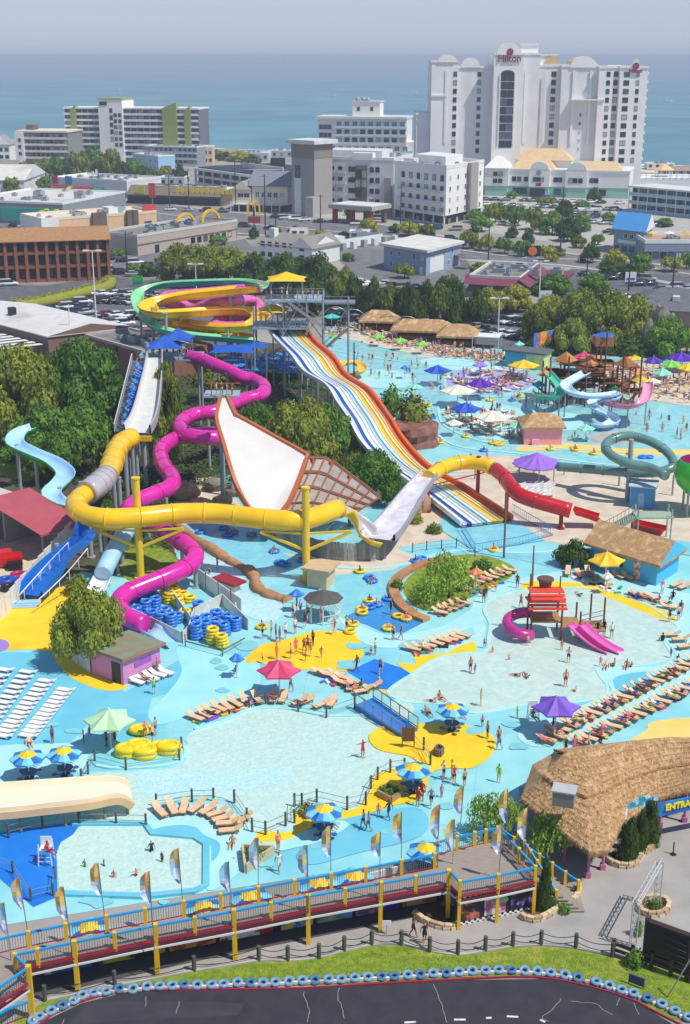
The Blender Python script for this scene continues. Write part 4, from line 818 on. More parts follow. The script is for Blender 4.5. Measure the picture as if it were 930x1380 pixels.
def cottages():
 cols=['#e4e0d8','#b8c4cc','#d8cdb8','#c8d4d8','#dcd8d4','#a8b0b8'];rf_=[M(c,.85,.1,1)for c in('#8a857d','#b5aca0','#6f6f74','#a08a74')]
 nm=['white','blue grey','cream','pale blue','off-white','grey']
 for x,y,wpx,ty,d,lb in((300,214,40,206,12,'by the surf left of the balcony condominium'),(345,216,34,207,12,'on the beach front left of the balcony condominium'),(380,212,30,204,12,'just left of the balcony condominium'),(577,216,30,204,14,'between the balcony condominium and tall hotel'),(560,222,26,212,12,'low beside the balcony condominium base'),(890,228,36,222,12,'on the sea side of the blue motel'),(912,238,40,230,12,'behind the blue motel'),(5,236,36,222,14,'at the left edge before the beach house'),(158,234,22,226,9,'among the trees before the green condominium'),(115,234,22,226,9,'half hidden in the far left trees'),(175,252,30,244,10,'behind the brown shopping strip'),(232,250,34,240,12,'between far trees and the parking garage'),(660,292,10,284,4,'in the tall hotel car park'),(795,262,50,250,8,'beside the mint podium'),(402,322,20,316,5,'by the coast road pavement'),(484,322,26,314,6,'behind the white walled yard'),(420,345,40,334,8,'right of the white gabled house'),(795,292,30,284,6,'low in the far hotel lot')):
  g=gnd(x,y);L_=wpx/ppm(g);k=rb.randrange(6);b=Bld('small_building','%s low building %s'%(nm[k],lb),'building',g-Vector((L_/2,0,0)),g+Vector((L_/2,-L_*.08,0)),d);h=zat(g,ty);b.box('wall',0,b.W,0,d,0,h,M(cols[k],.7,.05,.3))
  if rb.random()<.5:b.gable('roof',0,b.W,0,d,h,2,rb.choice(rf_),wall=M(cols[k],.7,.05,.3))
  else:b.flat(h,m_roofw,.6);b.hvac([(b.W*.3,d*.4,2,2,1)],h+.1)
  b.win('f',span(0,b.W,max(2,int(b.W/3.5))),[1.8+3.1*i for i in range(max(1,int(h/3.1)))],1.5,1.5,'d')
cottages()
# ================================================================ TREES
L_OAK=leafmat('oak_leaves','#50641a','#a4ac42');L_DARK=leafmat('evergreen_leaves','#294716','#5f7c2e');L_YEL=leafmat('yellow_green_leaves','#7a8420','#c0bc4c');L_LIGHT=leafmat('young_leaves','#5f8a26','#b0cc54');L_MID=leafmat('maple_leaves','#3a641c','#84aa40')
BARK=M('#5c4a3a',.9,.15,3)
CR={}
def crown_mesh(kind,seed,n,ls,mat):
 k=(kind,seed)
 if k in CR:return CR[k]
 r=random.Random(seed*17+len(kind));mb=MB();bl=[]
 if kind=='cone':bl=[((r.uniform(-.2,.2),r.uniform(-.2,.2),.12+i*.105),.62*(1-(i/8.5)**1.5)+.1)for i in range(8)]
 else:
  for i in range(17):
   a=i*2.4+r.uniform(-.3,.3);q=math.sqrt((i+.5)/17)*.68;z=.62-.34*(q/.68)**2+r.uniform(-.16,.16)
   bl.append(((q*math.cos(a),q*math.sin(a),z),r.uniform(.24,.38)))
 zs=.62 if kind!='cone' else.55
 for c,br in bl:
  if kind[:3]!='loo':mb.ball(c,(br*.72,br*.72,br*.72*zs),8,5)
 tot=sum(b*b for _,b in bl)
 for c,br in bl:
  for _ in range(int(n*br*br/tot)):
   d=Vector((r.gauss(0,1),r.gauss(0,1),r.gauss(.25,1))).normalized();q=br*r.uniform(.72,1.12)
   p=Vector((c[0]+d.x*q,c[1]+d.y*q,c[2]+d.z*q*zs));nn=(d+Vector((r.gauss(0,.5),r.gauss(0,.5),r.gauss(.2,.5)))).normalized()
   t=nn.cross(Vector((r.gauss(0,1),r.gauss(0,1),r.gauss(0,1)))).normalized();b2=nn.cross(t);s_=ls*r.uniform(.6,1.3)
   mb.add([p-t*s_,p-b2*s_*.55,p+t*s_,p+b2*s_*.55],[(0,1,2,3)])
 CR[k]=mb.mesh('crown',mat);return CR[k]
def trunk_mesh(seed):
 k=('trunk',seed)
 if k in CR:return CR[k]
 r=random.Random(seed);mb=MB();mb.cyl((0,0,0),(.02,.01,.3),.055,.04,8);top=Vector((.02,.01,.28))
 for i in range(5):a=i*1.26+r.uniform(-.3,.3);mb.cyl(top,top+Vector((.34*math.cos(a),.34*math.sin(a),r.uniform(.16,.3))),.03,.01,6)
 mb.cyl(top,top+Vector((0,0,.3)),.035,.012,6);CR[k]=mb.mesh('trunk',BARK);return CR[k]
TK={'oak':(L_OAK,'green broadleaf'),'dark':(L_DARK,'dark evergreen'),'yel':(L_YEL,'yellow green'),'mid':(L_MID,'fresh green')}
def tree(px,by,wpx,ty,kind,label,big=0,group=None,name=None,seed=None,shape='round'):
 g=gnd(px,by);h=zat(g,ty);R_=wpx/2/ppm(Vector((g.x,g.y,h/2)))*1.1
 sd=seed if seed is not None else int(px+by)%3;mat=TK[kind][0]
 n,ls=[(1300,.085),(3600,.055),(9000,.036)][big]
 t=thing(name or{'oak':'broadleaf_tree','dark':'evergreen_tree','yel':'broadleaf_tree','mid':'maple_tree'}[kind],label,'tree',g,group)
 if shape=='loose':n,ls,mat=1500,.05,L_LIGHT
 c=link('crown',crown_mesh(shape if shape!='round' else 'r%s%d'%(kind,big),sd,n,ls,mat),t);c.scale=(R_,R_,h*1.02);c.rotation_euler=(0,0,(px*7%63)/10)
 if shape!='cone':c.scale=(R_,R_,h*1.04)
 k=link('trunk',trunk_mesh(sd),t);k.scale=(min(R_,h)*.8,)*2+(h,)
 return t
big=[(24,600,130,458,'oak','large olive green tree at the left edge left of the biggest rounded tree',2),(106,590,128,450,'mid','large rounded green tree left of the steep raft chute',2),(82,640,125,528,'mid','broad green tree hanging over the green and blue flume',2),
 (228,600,42,482,'oak','tall narrow olive tree between the steep chute and the magenta tube',1),(226,640,46,545,'oak','olive tree lower beside the steep raft chute',1),
 (355,625,75,530,'mid','green tree just right of the narrow top of the white half-pipe',2),(405,640,85,528,'oak','large tree between the half-pipe and the racing slide',2),(445,625,65,532,'mid','green tree against the left edge of the racing slide',1),
 (425,650,70,575,'oak','lower olive tree behind the orange trussed half-pipe wall',1),(505,675,78,602,'mid','rounded green tree below the racing slide at the right of the half-pipe',2),(475,655,50,600,'oak','small olive tree between half-pipe truss and racing slide',1),
 (605,806,62,738,'mid','loose young tree on the lawn island inside the lazy river',2),(580,815,50,770,'mid','low leafy tree at the left tip of the river island',1),(122,895,96,786,'oak','olive tree in front of the small pink hut',2),
 (652,1128,50,1062,'mid','thin leafy tree by the boardwalk platform left of the thatched entrance',1),(684,1130,48,1068,'mid','second leafy tree beside the thatched entrance roof',1),(738,1160,60,1086,'yel','yellow green tree in front of the lower thatched roof corner',2),
 (772,762,46,726,'dark','round dark green bush left of the blue hut with thatched roof',1),
 (255,385,75,322,'oak','large olive tree left behind the yellow spiral slide',2),(300,385,72,325,'oak','wide olive tree behind the teal spiral slide',2),(345,395,60,338,'dark','dark evergreen behind the slide tower',1),(385,395,60,336,'dark','dark evergreen rising behind the yellow tower canopy',2),(430,410,66,335,'dark','tallest dark evergreen right of the slide tower',2),(415,425,56,370,'dark','dark evergreen just right of the tower stairs',1),
 (755,455,78,392,'yel','olive tree left of the largest car park tree',2),(800,470,95,382,'oak','largest tree at the right end of the pool car park',2),(845,452,60,390,'oak','olive tree right of the largest car park tree',1),(800,400,42,366,'mid','small tree behind the largest car park tree',1),(745,398,50,368,'mid','green tree beside the plum roofed restaurant',1),(722,460,40,408,'oak','small olive tree left end of the car park clump',1),(770,478,50,425,'oak','low olive tree above the wooden play fort',1),
 (900,480,60,425,'mid','green tree right of the tall grey boulders',1),(925,478,50,435,'oak','olive tree at the right edge beside the boulders',1),(690,420,50,382,'yel','yellow green tree left of the plum roofed restaurant',1),(655,428,45,386,'yel','yellow green tree at the end of the evergreen row',1)]
for(x,by,wd,ty,k,lb,bg_)in big:tree(x,by,wd*1.12,ty,k,lb,bg_,shape='loose' if(x,by)in((605,806),(652,1128),(684,1130),(738,1160),(580,815))else 'round')
rt=random.Random(5)
row=[(452,418,34,368),(478,424,34,368),(502,430,34,372),(525,434,36,374),(548,436,34,376),(572,438,36,376),(596,440,38,378),(612,440,46,370),(640,440,38,385),(465,400,30,355),(490,428,30,384),(560,440,30,390)]
for i,(x,by,wd,ty)in enumerate(row):tree(x,by,wd,ty,'dark' if i%3 else 'oak','dark clipped evergreen in the tree row behind the pool car park',1,'evergreen row behind the pool car park',shape='round')
far=[(275,262,22,248,'dark'),(150,258,20,246,'oak'),(118,256,22,244,'dark'),(205,256,20,244,'mid'),(5,250,26,226,'oak'),(75,232,30,210,'dark'),(100,228,26,206,'dark'),(560,232,24,218,'dark'),(372,316,16,304,'mid'),(400,318,16,306,'oak'),(432,322,18,308,'yel'),(690,320,20,304,'dark'),(805,330,20,314,'mid'),(855,300,20,284,'dark'),(895,306,22,292,'mid'),(660,262,16,250,'dark'),(690,268,16,256,'mid'),(780,334,22,316,'oak'),(640,300,26,280,'mid'),(880,350,24,334,'oak'),(295,330,26,316,'mid'),(120,372,20,360,'dark'),(645,372,30,352,'oak'),(470,352,20,340,'mid'),(405,365,30,345,'dark'),(40,246,40,214,'oak'),(62,240,32,208,'oak'),(85,243,36,208,'mid'),(108,244,34,200,'oak'),(128,238,40,196,'mid'),(150,240,36,198,'oak'),(165,246,30,214,'dark'),(195,246,32,220,'dark'),(225,246,34,222,'oak'),(242,248,26,220,'dark'),(20,252,30,224,'dark'),(18,262,26,236,'oak'),(290,214,30,200,'oak'),(322,218,34,202,'yel'),(340,222,30,208,'dark'),(305,216,26,204,'dark'),(60,258,26,236,'mid'),(182,240,26,210,'mid'),
 (648,312,34,288,'mid'),(668,300,36,268,'oak'),(694,304,34,272,'mid'),(720,310,30,276,'oak'),(744,316,42,282,'mid'),(765,325,40,292,'dark'),(784,312,26,284,'mid'),(760,292,30,268,'dark'),(712,328,20,306,'dark'),(800,272,22,252,'dark'),(820,300,22,284,'mid'),(735,278,26,262,'oak'),(785,285,22,268,'mid'),
 (497,313,28,293,'yel'),(532,314,20,300,'dark'),(550,318,34,296,'yel'),(575,322,24,300,'oak'),(632,335,28,308,'oak'),(655,338,24,314,'yel'),(680,342,26,316,'mid'),(703,346,26,320,'mid'),(738,352,30,328,'yel'),(795,354,28,326,'dark'),(828,360,34,334,'yel'),(864,364,34,338,'mid'),(905,366,32,342,'yel'),(925,362,24,340,'mid'),(820,372,30,350,'dark'),(850,376,32,354,'dark'),(600,412,50,372,'dark'),(340,420,20,395,'dark'),(155,345,28,334,'mid'),(200,372,30,352,'dark'),(180,365,24,354,'mid'),(342,322,16,304,'dark'),(470,290,14,280,'mid'),(545,375,30,352,'oak')]
for i,(x,by,wd,ty,k)in enumerate(far):
 where='before the green condominium' if x<260 and by<262 else('in the tall hotel car park' if by<332 and 640<x<830 else('along the coast road' if x>480 else 'by the roadside shops'))
 tree(x,by,wd,ty,k,'%s tree %s'%({'oak':'olive green','dark':'dark green','mid':'fresh green','yel':'yellow green'}[k],where),0,'town trees '+where)
def hedge(name,pts,wd,h,mat,label,seed=1,dens=22):
 path=resample(catmull([P(a,b,0)for a,b in pts],6),1.0);r=random.Random(seed);mb=MB();b=path[0].copy()
 mb.sweep(path,[(-wd*.4,0),(-wd*.42,h*.7),(0,h*.9),(wd*.42,h*.7),(wd*.4,0)],smooth=True)
 for p in path:
  for _ in range(dens):
   a=r.uniform(0,PI);q=p+Vector((r.uniform(-.6,.6),wd*.5*math.cos(a)+r.uniform(-.1,.1),h*.95*math.sin(a)+r.uniform(-.1,.25)));t=Vector((r.gauss(0,1),r.gauss(0,1),r.gauss(0,.6))).normalized();u=t.cross(Vector((r.gauss(0,1),r.gauss(0,1),1))).normalized();s_=r.uniform(.14,.3)
   mb.add([q-t*s_,q-u*s_*.6,q+t*s_,q+u*s_*.6],[(0,1,2,3)])
 return solo(mb,name,mat,label,'hedge',b)
hedge('hedge',[(20,418),(60,412),(100,402),(140,392),(146,384)],5,2.6,L_YEL,'yellow green hedge between the brick motel and the car park',dens=60)
hedge('hedge',[(640,330),(700,338),(760,346)],2,1.2,L_OAK,'low green hedge along the coast road pavement',2)
hedge('hedge',[(812,362),(840,366),(862,372)],4,2.4,L_DARK,'dark clipped hedge beside the coast road at the right',3,50)
hedge('hedge',[(210,355),(240,352),(262,346)],2.4,1.6,L_MID,'low hedge beside the grey arches restaurant',4)
for x,by,wd,ty,lb in((846,1162,30,1100,'dark conical cypress nearest the thatched entrance, left of the pair'),(863,1150,22,1092,'slim dark cypress in the middle of the entrance planter'),(875,1138,26,1076,'dark conical cypress rightmost in the entrance planter'),(733,1228,22,1153,'narrow dark cypress beside the checkered boardwalk platform')):
 tree(x,by,wd*1.15,ty,'dark',lb,1,name='cypress_tree',shape='cone')
def shrub(px,py,wpx,ty,mat,label,name='shrub',seed=None):
 g=gnd(px,py);h=zat(g,ty);R_=wpx/2/ppm(g);mb=MB();r=random.Random(seed or int(px*3+py));mb.ball((g.x,g.y,h*.4),(R_*.7,R_*.7,h*.45),8,5)
 for _ in range(420):
  d=Vector((r.gauss(0,1),r.gauss(0,1),abs(r.gauss(0,1)))).normalized();q=r.uniform(.7,1.1);p=g+Vector((d.x*R_*q,d.y*R_*q,max(.05,h*(.15+.85*d.z)*q)));t=Vector((r.gauss(0,1),r.gauss(0,1),r.gauss(0,1))).normalized();u=t.cross(d).normalized()if t.cross(d).length>.01 else Vector((1,0,0));s_=R_*r.uniform(.08,.2)
  mb.add([p-t*s_,p-u*s_*.6,p+t*s_,p+u*s_*.6],[(0,1,2,3)])
 return solo(mb,name,mat,label,'shrub',g)
for a in((105,800,34,775,L_OAK,'small olive shrub between the blue slide foot and the pink hut tree'),(535,795,18,780,L_MID,'small shrub at the left tip of the river island'),(556,590,56,530,L_OAK,'spiky dark shrub above the red rock planter'),(528,560,34,520,L_MID,'olive shrub behind the red rock planter'),(285,520,50,500,L_OAK,'olive shrub below the magenta tube start'),(560,705,20,692,L_YEL,'dry yellow shrub right of the raft ramp'),(585,718,22,706,L_OAK,'olive shrub on the tan paving right of the raft ramp'),
 (10,620,40,605,L_MID,'low green shrub on the lawn at the left edge'),(760,1230,18,1218,L_MID,'low shrub in the bed behind the stone edging'),(745,1225,16,1210,L_DARK,'small dark shrub beside the narrow cypress'),(600,1222,14,1214,L_YEL,'yellow flowering shrub under the boardwalk platform'),(868,1140,14,1126,L_YEL,'golden shrub between the entrance cypresses'),(882,1224,18,1212,L_MID,'green plants in the round stone planter'),(860,1262,14,1236,L_MID,'ivy climbing the left side of the black screen'),(855,1302,26,1280,L_MID,'ivy shrub at the foot of the black screen'),(735,475,60,455,L_DARK,'dark shrub behind the wooden play fort'),(850,478,50,455,L_DARK,'dark shrubs between fort and boulders'),(650,770,30,755,L_MID,'leafy shrub at the right end of the river island'),(160,650,40,630,L_DARK,'dark shrub under the yellow tube')):
 shrub(*a)
rg=random.Random(8);gm_=MB()
for _ in range(60000):
 x,y=rg.uniform(-20,560),rg.uniform(470,735)
 if(x>235 and y>655)or(x>440+(y-470)*.5)or(y>560 and x<50)or(y>650 and x<110)or(185<x<345 and y<480)or(x<210 and y<520):continue
 p=P(x,y,rg.uniform(.05,.7));t=Vector((rg.gauss(0,1),rg.gauss(0,1),rg.gauss(0,.5))).normalized()*rg.uniform(.12,.3);u=Vector((-t.y,t.x,rg.uniform(.05,.2)))
 gm_.add([p-t,p-u*.6,p+t,p+u*.6],[(0,1,2,3)])
go=gm_.build('ground_cover',L_DARK,None,'stuff');tag(go,'dark leafy ground cover under the trees between the slides','ground cover')
rg=random.Random(9);gm_=MB()
poly_g=[(20,1372),(155,1331),(262,1311),(430,1293),(541,1275),(617,1289),(729,1278),(825,1291),(930,1340),(930,1385),(850,1342),(740,1315),(620,1317),(400,1328),(170,1333),(60,1372)]
def inpoly(x,y,pl):
 c=False;j=len(pl)-1
 for i in range(len(pl)):
  if(pl[i][1]>y)!=(pl[j][1]>y)and x<(pl[j][0]-pl[i][0])*(y-pl[i][1])/(pl[j][1]-pl[i][1])+pl[i][0]:c=not c
  j=i
 return c
for _ in range(30000):
 x,y=rg.uniform(20,930),rg.uniform(1274,1385)
 if not inpoly(x,y,poly_g):continue
 p=P(x,y,.05);d=Vector((rg.uniform(-.06,.06),rg.uniform(-.06,.06),rg.uniform(.04,.1)));u=Vector((rg.uniform(-.03,.03),.02,0))
 gm_.add([p-u,p+u,p+d],[(0,1,2)])
go=gm_.build('grass_blades',leafmat('grass_blades','#7a8a1c','#a8b23a',2),None,'stuff');tag(go,'short sunlit grass blades on the strip beside the kart track','grass')
def rock(pts,name,label,mat,seed=1,cat='rock'):
 r=random.Random(seed);mb=MB();base=gnd(pts[0][0],pts[0][1])
 for px,py,wpx,ty in pts:
  g=gnd(px,py);h=zat(g,ty);R_=wpx/2/ppm(g);n0=len(mb.v);mb.ball((g.x,g.y,h*.45),(R_,R_*.9,h*.58),12,8)
  for i in range(n0,len(mb.v)):v=Vector(mb.v[i]);k=1+r.uniform(-.14,.14);mb.v[i]=(g.x+(v.x-g.x)*k,g.y+(v.y-g.y)*k,v.z*(1+r.uniform(-.06,.06)))
 mb.sm=[False]*len(mb.f);return solo(mb,name,mat,label,cat,base)
m_rock=mix2('grey_rock','#8f867a','#6f675c',.6,.35,.65,.9,.9,c3='#a89c8a');m_rrock=mix2('red_rock','#9c6a5a','#74483c',.7,.35,.65,.9,.9,c3='#b8897a')
rock([(888,475,30,412),(872,478,18,432),(902,476,22,425)],'boulder','tall grey artificial boulders between the play fort and the green trees',m_rock,2)
mb=MB();g=P(552,598,0);rq=random.Random(4);vs=[]
for k in range(28):
 a=2*PI*k/28
 for j,(z,r_)in enumerate(((0,4.3),(1.1,4.0),(2.2,4.25),(3.1,4.1),(3.2,3.4))):q=r_*rq.uniform(.93,1.07);vs.append((g.x+q*math.cos(a),g.y+q*.9*math.sin(a),z+rq.uniform(-.15,.15)*(j>0)))
mb.add(vs,[(k*5+j,((k+1)%28)*5+j,((k+1)%28)*5+j+1,k*5+j+1)for k in range(28)for j in range(4)]+[tuple(k*5+4 for k in range(28))]);solo(mb,'rock_planter',m_rrock,'round red brown rock wall planter beside the racing slide','planter',g)
rock([(570,690,22,664),(560,695,18,672)],'boulder','tan boulder beside the foot of the raft ramp',mix2('tan_rock','#c39d78','#a57f5c',.8,.35,.65,.9,.8),5)
rock([(250,672,40,650),(270,690,36,672),(300,682,30,668)],'rock_mound','tan stepped rock waterfall left of the half-pipe foot',mix2('tan_rock2','#c3a080','#a57f5c',.8,.35,.65,.9,.8),6)
rock([(315,668,26,655),(290,660,30,645)],'boulder','tan boulders beneath the magenta tube',m_rock,7)
# ================================================================ VEHICLES
m_tyre=M('#18181a',.9,0)
def make_car(kind):
 L_,W_,H_={'sedan':(4.6,1.8,1.42),'suv':(4.8,1.9,1.75),'van':(5.2,2.,1.95),'pickup':(5.5,1.95,1.8)}[kind]
 t=thing({'sedan':'parked_car','suv':'parked_suv','van':'parked_van','pickup':'parked_pickup'}[kind],'parked car','car');mb=MB();h=L_/2
 ring=lambda x,w_,z0,z1:[(x,-w_,z0),(x,w_,z0),(x,w_,z1-.12),(x,w_-.12,z1),(x,-w_+.12,z1),(x,-w_,z1-.12)]
 st=[ring(-h,W_/2-.15,.4,.8),ring(-h+.25,W_/2,.28,.95),ring(-h*.3,W_/2,.25,1.0),ring(h*.4,W_/2,.25,.98),ring(h-.4,W_/2,.28,.85),ring(h,W_/2-.2,.4,.65)]
 vs=[v for s_ in st for v in s_];fs=[(i*6+k,i*6+(k+1)%6,i*6+6+(k+1)%6,i*6+6+k)for i in range(5)for k in range(6)]+[tuple(range(6))[::-1],tuple(range(30,36))]
 mb.add(vs,fs,0,True);body=mb.build('body',M('#8a8d90',.25,.02,1,name='car_paint',coat=.5),t)
 c0,c1,r0,r1={'sedan':(-h+.55,h*.45,-h+1.15,h*.12),'suv':(-h+.1,h*.5,-h+.4,h*.2),'van':(-h+.08,h*.75,-h+.25,h*.5),'pickup':(-h*.25,h*.5,-h*.12,h*.25)}[kind]
 mb=MB();w0,w1=W_/2-.08,W_/2-.28;zc,zr=.97,H_-.04
 mb.add([(c0,-w0,zc),(c1,-w0,zc),(c1,w0,zc),(c0,w0,zc),(r0,-w1,zr),(r1,-w1,zr),(r1,w1,zr),(r0,w1,zr)],[(0,1,5,4),(1,2,6,5),(2,3,7,6),(3,0,4,7),(4,5,6,7)]);mb.build('window',GLASS,t)
 mb=MB();mb.box(((r0+r1)/2,0,H_-.01),(r1-r0+.12,w1*2+.1,.08));mb.build('roof',MATS_CARP,t)
 for x in(-h*.62,h*.62):
  for y in(-1,1):mb=MB();mb.cyl((x,y*(W_/2-.2),.33),(x,y*(W_/2+.02),.33),.33,n=12);mb.cyl((x,y*(W_/2+.021),.33),(x,y*(W_/2+.03),.33),.18,n=8,mi=1);mb.build('wheel',[m_tyre,STEEL],t)
 for y in(-1,1):mb=MB();mb.box((h-.06,y*(W_/2-.42),.68),(.1,.34,.14));mb.build('headlight',WHITE,t);mb=MB();mb.box((-h+.03,y*(W_/2-.4),.8),(.1,.3,.16));mb.build('taillight',M('#8a1515',.4,0),t)
 return t
MATS_CARP=M('#8a8d90',.25,.02,1,name='car_paint',coat=.5)
CARC={'black':'#17181c','dark grey':'#3d4146','white':'#e6e6e6','silver':'#a9acb0','dark red':'#7a1420','navy blue':'#1d2c4c','grey':'#6d7176','tan':'#a3947c','yellow':'#e8c020','red':'#c01818'}
CARM={k:M(v,.25,.02,1,name='car_paint_'+k.replace(' ','_'),coat=.5)for k,v in CARC.items()}
CP_={k:make_car(k)for k in('sedan','suv','van','pickup')}
CARN={'sedan':'saloon car','suv':'suv','van':'van','pickup':'pickup'}
def car(px,py,head,color,kind,where,group):
 o=place(CP_[kind],P(px,py,.05),head,'%s %s %s'%(color,CARN[kind],where),group,cat={'sedan':'car','suv':'car','van':'van','pickup':'truck'}[kind])
 for k in kids_of(o):
  if k.name.split('.')[0]in('body','roof'):k.material_slots[0].link='OBJECT';k.material_slots[0].material=CARM[color]
 return o
def kids_of(o):return list(o.children)
rc=random.Random(21);pal=['black']*6+['dark grey']*4+['white']*5+['silver']*4+['grey']*3+['navy blue']*2+['dark red','tan']
def row_cars(a,b,n,head,where,group,skip=.12,jit=.25,pp=None):
 for i in range(n):
  if rc.random()<skip:continue
  x=a[0]+(b[0]-a[0])*i/max(1,n-1);y=a[1]+(b[1]-a[1])*i/max(1,n-1)
  car(x+rc.uniform(-1,1)*jit,y,head+rc.uniform(-.04,.04)+(PI if rc.random()<.4 else 0),rc.choice(pp or pal),rc.choice(['sedan','sedan','suv','suv','sedan','pickup']),where,group)
g1='cars in the lot behind the spiral slides'
row_cars((142,408),(222,412),7,.5,'in the back row left of the spiral slides',g1);row_cars((118,424),(215,432),8,.5,'in the second row left of the spiral slides',g1)
row_cars((105,441),(222,451),9,.4,'in the third row left of the spiral slides',g1);row_cars((20,460),(64,452),3,.5,'near the white banner',g1,0)
row_cars((165,461),(232,468),5,.4,'in the front row behind the blue canopies',g1);row_cars((70,443),(112,416),4,.3,'beside the yellow green hedge',g1,0);row_cars((132,364),(180,372),4,.1,'behind the brick motel end',g1,0);row_cars((215,378),(330,386),5,.1,'behind the teal spiral slide',g1,.3)
for x,y,c,k in((196,460,'dark red','sedan'),(12,385,'white','suv'),(148,366,'white','pickup'),(120,441,'white','suv'),(182,428,'white','suv')):car(x,y,.3,c,k,'standing alone near the brick motel' if y<400 else 'at the left car park edge',g1)
g2='cars in the pool car park'
row_cars((455,424),(640,444),19,.55,'in the row against the evergreen trees',g2,.08);row_cars((452,437),(560,448),8,.3,'in the row behind the pool thatched bars',g2,.5);row_cars((640,432),(722,440),8,.5,'in the back right row of the pool car park',g2,.05);row_cars((640,447),(715,458),7,.5,'in the front right row of the pool car park',g2,.05)
row_cars((655,413),(760,418),7,.2,'beside the yellow green car park trees',g2,.2);row_cars((488,383),(522,385),2,.1,'in front of the blue grey building',g2,0,pp=['white'])
g3='cars in the tall hotel car park'
row_cars((655,270),(835,275),15,.3,'in the back row before the mint green podium',g3,.15);row_cars((660,285),(800,294),12,.3,'in middle row, tall hotel car park',g3,.2);row_cars((660,302),(820,314),11,.3,'in front row, tall hotel car park',g3,.3);row_cars((840,300),(925,308),7,.2,'below the blue motel',g3,.1,pp=['dark red','black','white','silver','dark red'])
g4='cars in front of the roadside hotel'
row_cars((372,294),(410,298),4,.3,'beside the grey hotel tower',g4,0);row_cars((430,300),(640,312),9,.2,'in front of the roadside hotel',g4,.3);row_cars((370,280),(410,282),3,.1,'below the slate roofed house',g4,0)
g5='cars on and beside the coast road'
row_cars((30,258),(60,261),3,.05,'at the far left road end',g5,0);row_cars((86,276),(150,282),5,-.05,'on the coast road before the beach shops',g5,0,pp=['black','navy blue','yellow','silver','dark red']);row_cars((230,284),(300,286),4,.2,'before the brown shopping strip',g5,0);row_cars((20,306),(62,310),4,.3,'before the teal store',g5,0)
row_cars((640,372),(700,376),0,0,'',g5);car(872,378,-.15,'tan','suv','driving on the coast road at the right',g5);car(660,385,.1,'white','sedan','beside the plum roofed restaurant',g5);car(918,356,.1,'white','pickup','beside the terrace shop at the right edge',g5);car(510,296,.1,'silver','van','large van beside the drive-in canopy',g5)
row_cars((860,385),(925,400),3,.2,'right of the plum roofed restaurant',g5,0)
def pole(px,by,ty,name,label,cat,arms=0,r=.16,mat=None,group=None,lamp=False):
 g=gnd(px,by);h=zat(g,ty);t=thing(name,label,cat,g,group);mb=MB();mb.cyl(g,g+Vector((0,0,h)),r,r*.6,8);mb.build('pole',mat or STEEL,t)
 for k in range(arms):mb=MB();mb.beam(g+Vector((-1.3,0,h-.6-1.1*k)),g+Vector((1.3,0,h-.6-1.1*k)),.14);mb.build('crossarm',WOODG,t)
 if lamp:
  mb=MB();mb.beam(g+Vector((-1.1,0,h)),g+Vector((1.1,0,h)),.14);mb.build('arm',mat or STEEL,t)
  for s_ in(-1,1):mb=MB();mb.box(g+Vector((s_*1.3,0,h+.05)),(1.2,.6,.28));mb.build('lamp_head',WHITE,t)
 return t
wl=[(172,372,312,'white car park pole behind the brick motel'),(318,285,212,''),(358,325,235,''),(432,312,262,''),(372,330,280,''),(552,328,290,''),(658,350,302,''),(755,345,252,''),(847,392,352,''),(904,420,345,''),(134,262,215,''),(105,255,210,''),(255,285,228,''),(229,284,236,''),(540,310,250,''),(790,388,345,'')]
for x,by,ty,lb in wl:pole(x,by,ty,'utility_pole',lb or 'wooden utility pole with crossarm along the coast road','pole',1,.24,M('#4a3c34',.8),'utility poles along the coast road')
for x,by,ty,lb in((131,450,338,'white twin lamp pole in the left car park beside the hedge'),(265,400,356,'white twin lamp pole behind the teal spiral slide'),(726,415,352,'tall white twin lamp pole beside the largest car park tree'),(671,456,402,'white twin lamp pole in the pool car park'),(97,480,410,'bare grey pole standing on the warehouse side')):
 pole(x,by,ty,'lamp_post',lb,'lamp post',0,.16,WHITE,'car park lamp posts',lamp='bare' not in lb)
for x,by,ty,c,lb in((734,424,391,'#e8e8e8','white and blue sign board at the pool car park'),(849,386,366,'#f0f0f0','white roadside sign board right of the plum roof'),(735,276,262,'#2f5fc0','blue sign board at the tall hotel drive'),(223,380,360,'#dfe6ea','white and red sign board behind the spiral slide'),(186,386,371,'#3fb040','green diamond sign near the spiral slides'),(903,288,278,'#d03a2a','red sign board beside the terrace shop')):
 g=gnd(x,by);z1=zat(g,ty);t=thing('sign_board',lb,'sign',g);mb=MB();mb.cyl(g,g+Vector((0,0,z1)),.12,n=6);mb.build('post',STEEL,t);mb=MB();mb.box(g+Vector((0,-.15,z1-1.3)),(2.8,.18,2.4));mb.build('panel',M(c,.5,.02),t);mb=MB();mb.box(g+Vector((0,-.27,z1-1.8)),(2.2,.05,.5));mb.build('stripe',M('#3a6fb0',.5),t)
t=thing('banner_fence','white and blue printed banner stretched between posts at the left car park','banner',gnd(62,468));pa,pb=gnd(62,466),gnd(103,462)
for k in range(4):q=pa.lerp(pb,k/3);mb=MB();mb.cyl(q,q+Vector((0,0,5.4-k*.3)),.1,n=6);mb.build('post',STEEL,t)
for k in range(3):
 q0,q1=pa.lerp(pb,k/3+.02),pa.lerp(pb,(k+1)/3-.02);mb=MB();z0=5.1-k*.5;mb.add([q0+Vector((0,0,.6)),q1+Vector((0,0,.6)),q1+Vector((0,0,z0-.8)),q0+Vector((0,0,z0))],[(0,1,2,3)]);mb.build('banner',mix2('banner_print','#c4d6e4','#e8eaec',.5,.4,.6,.6),t)
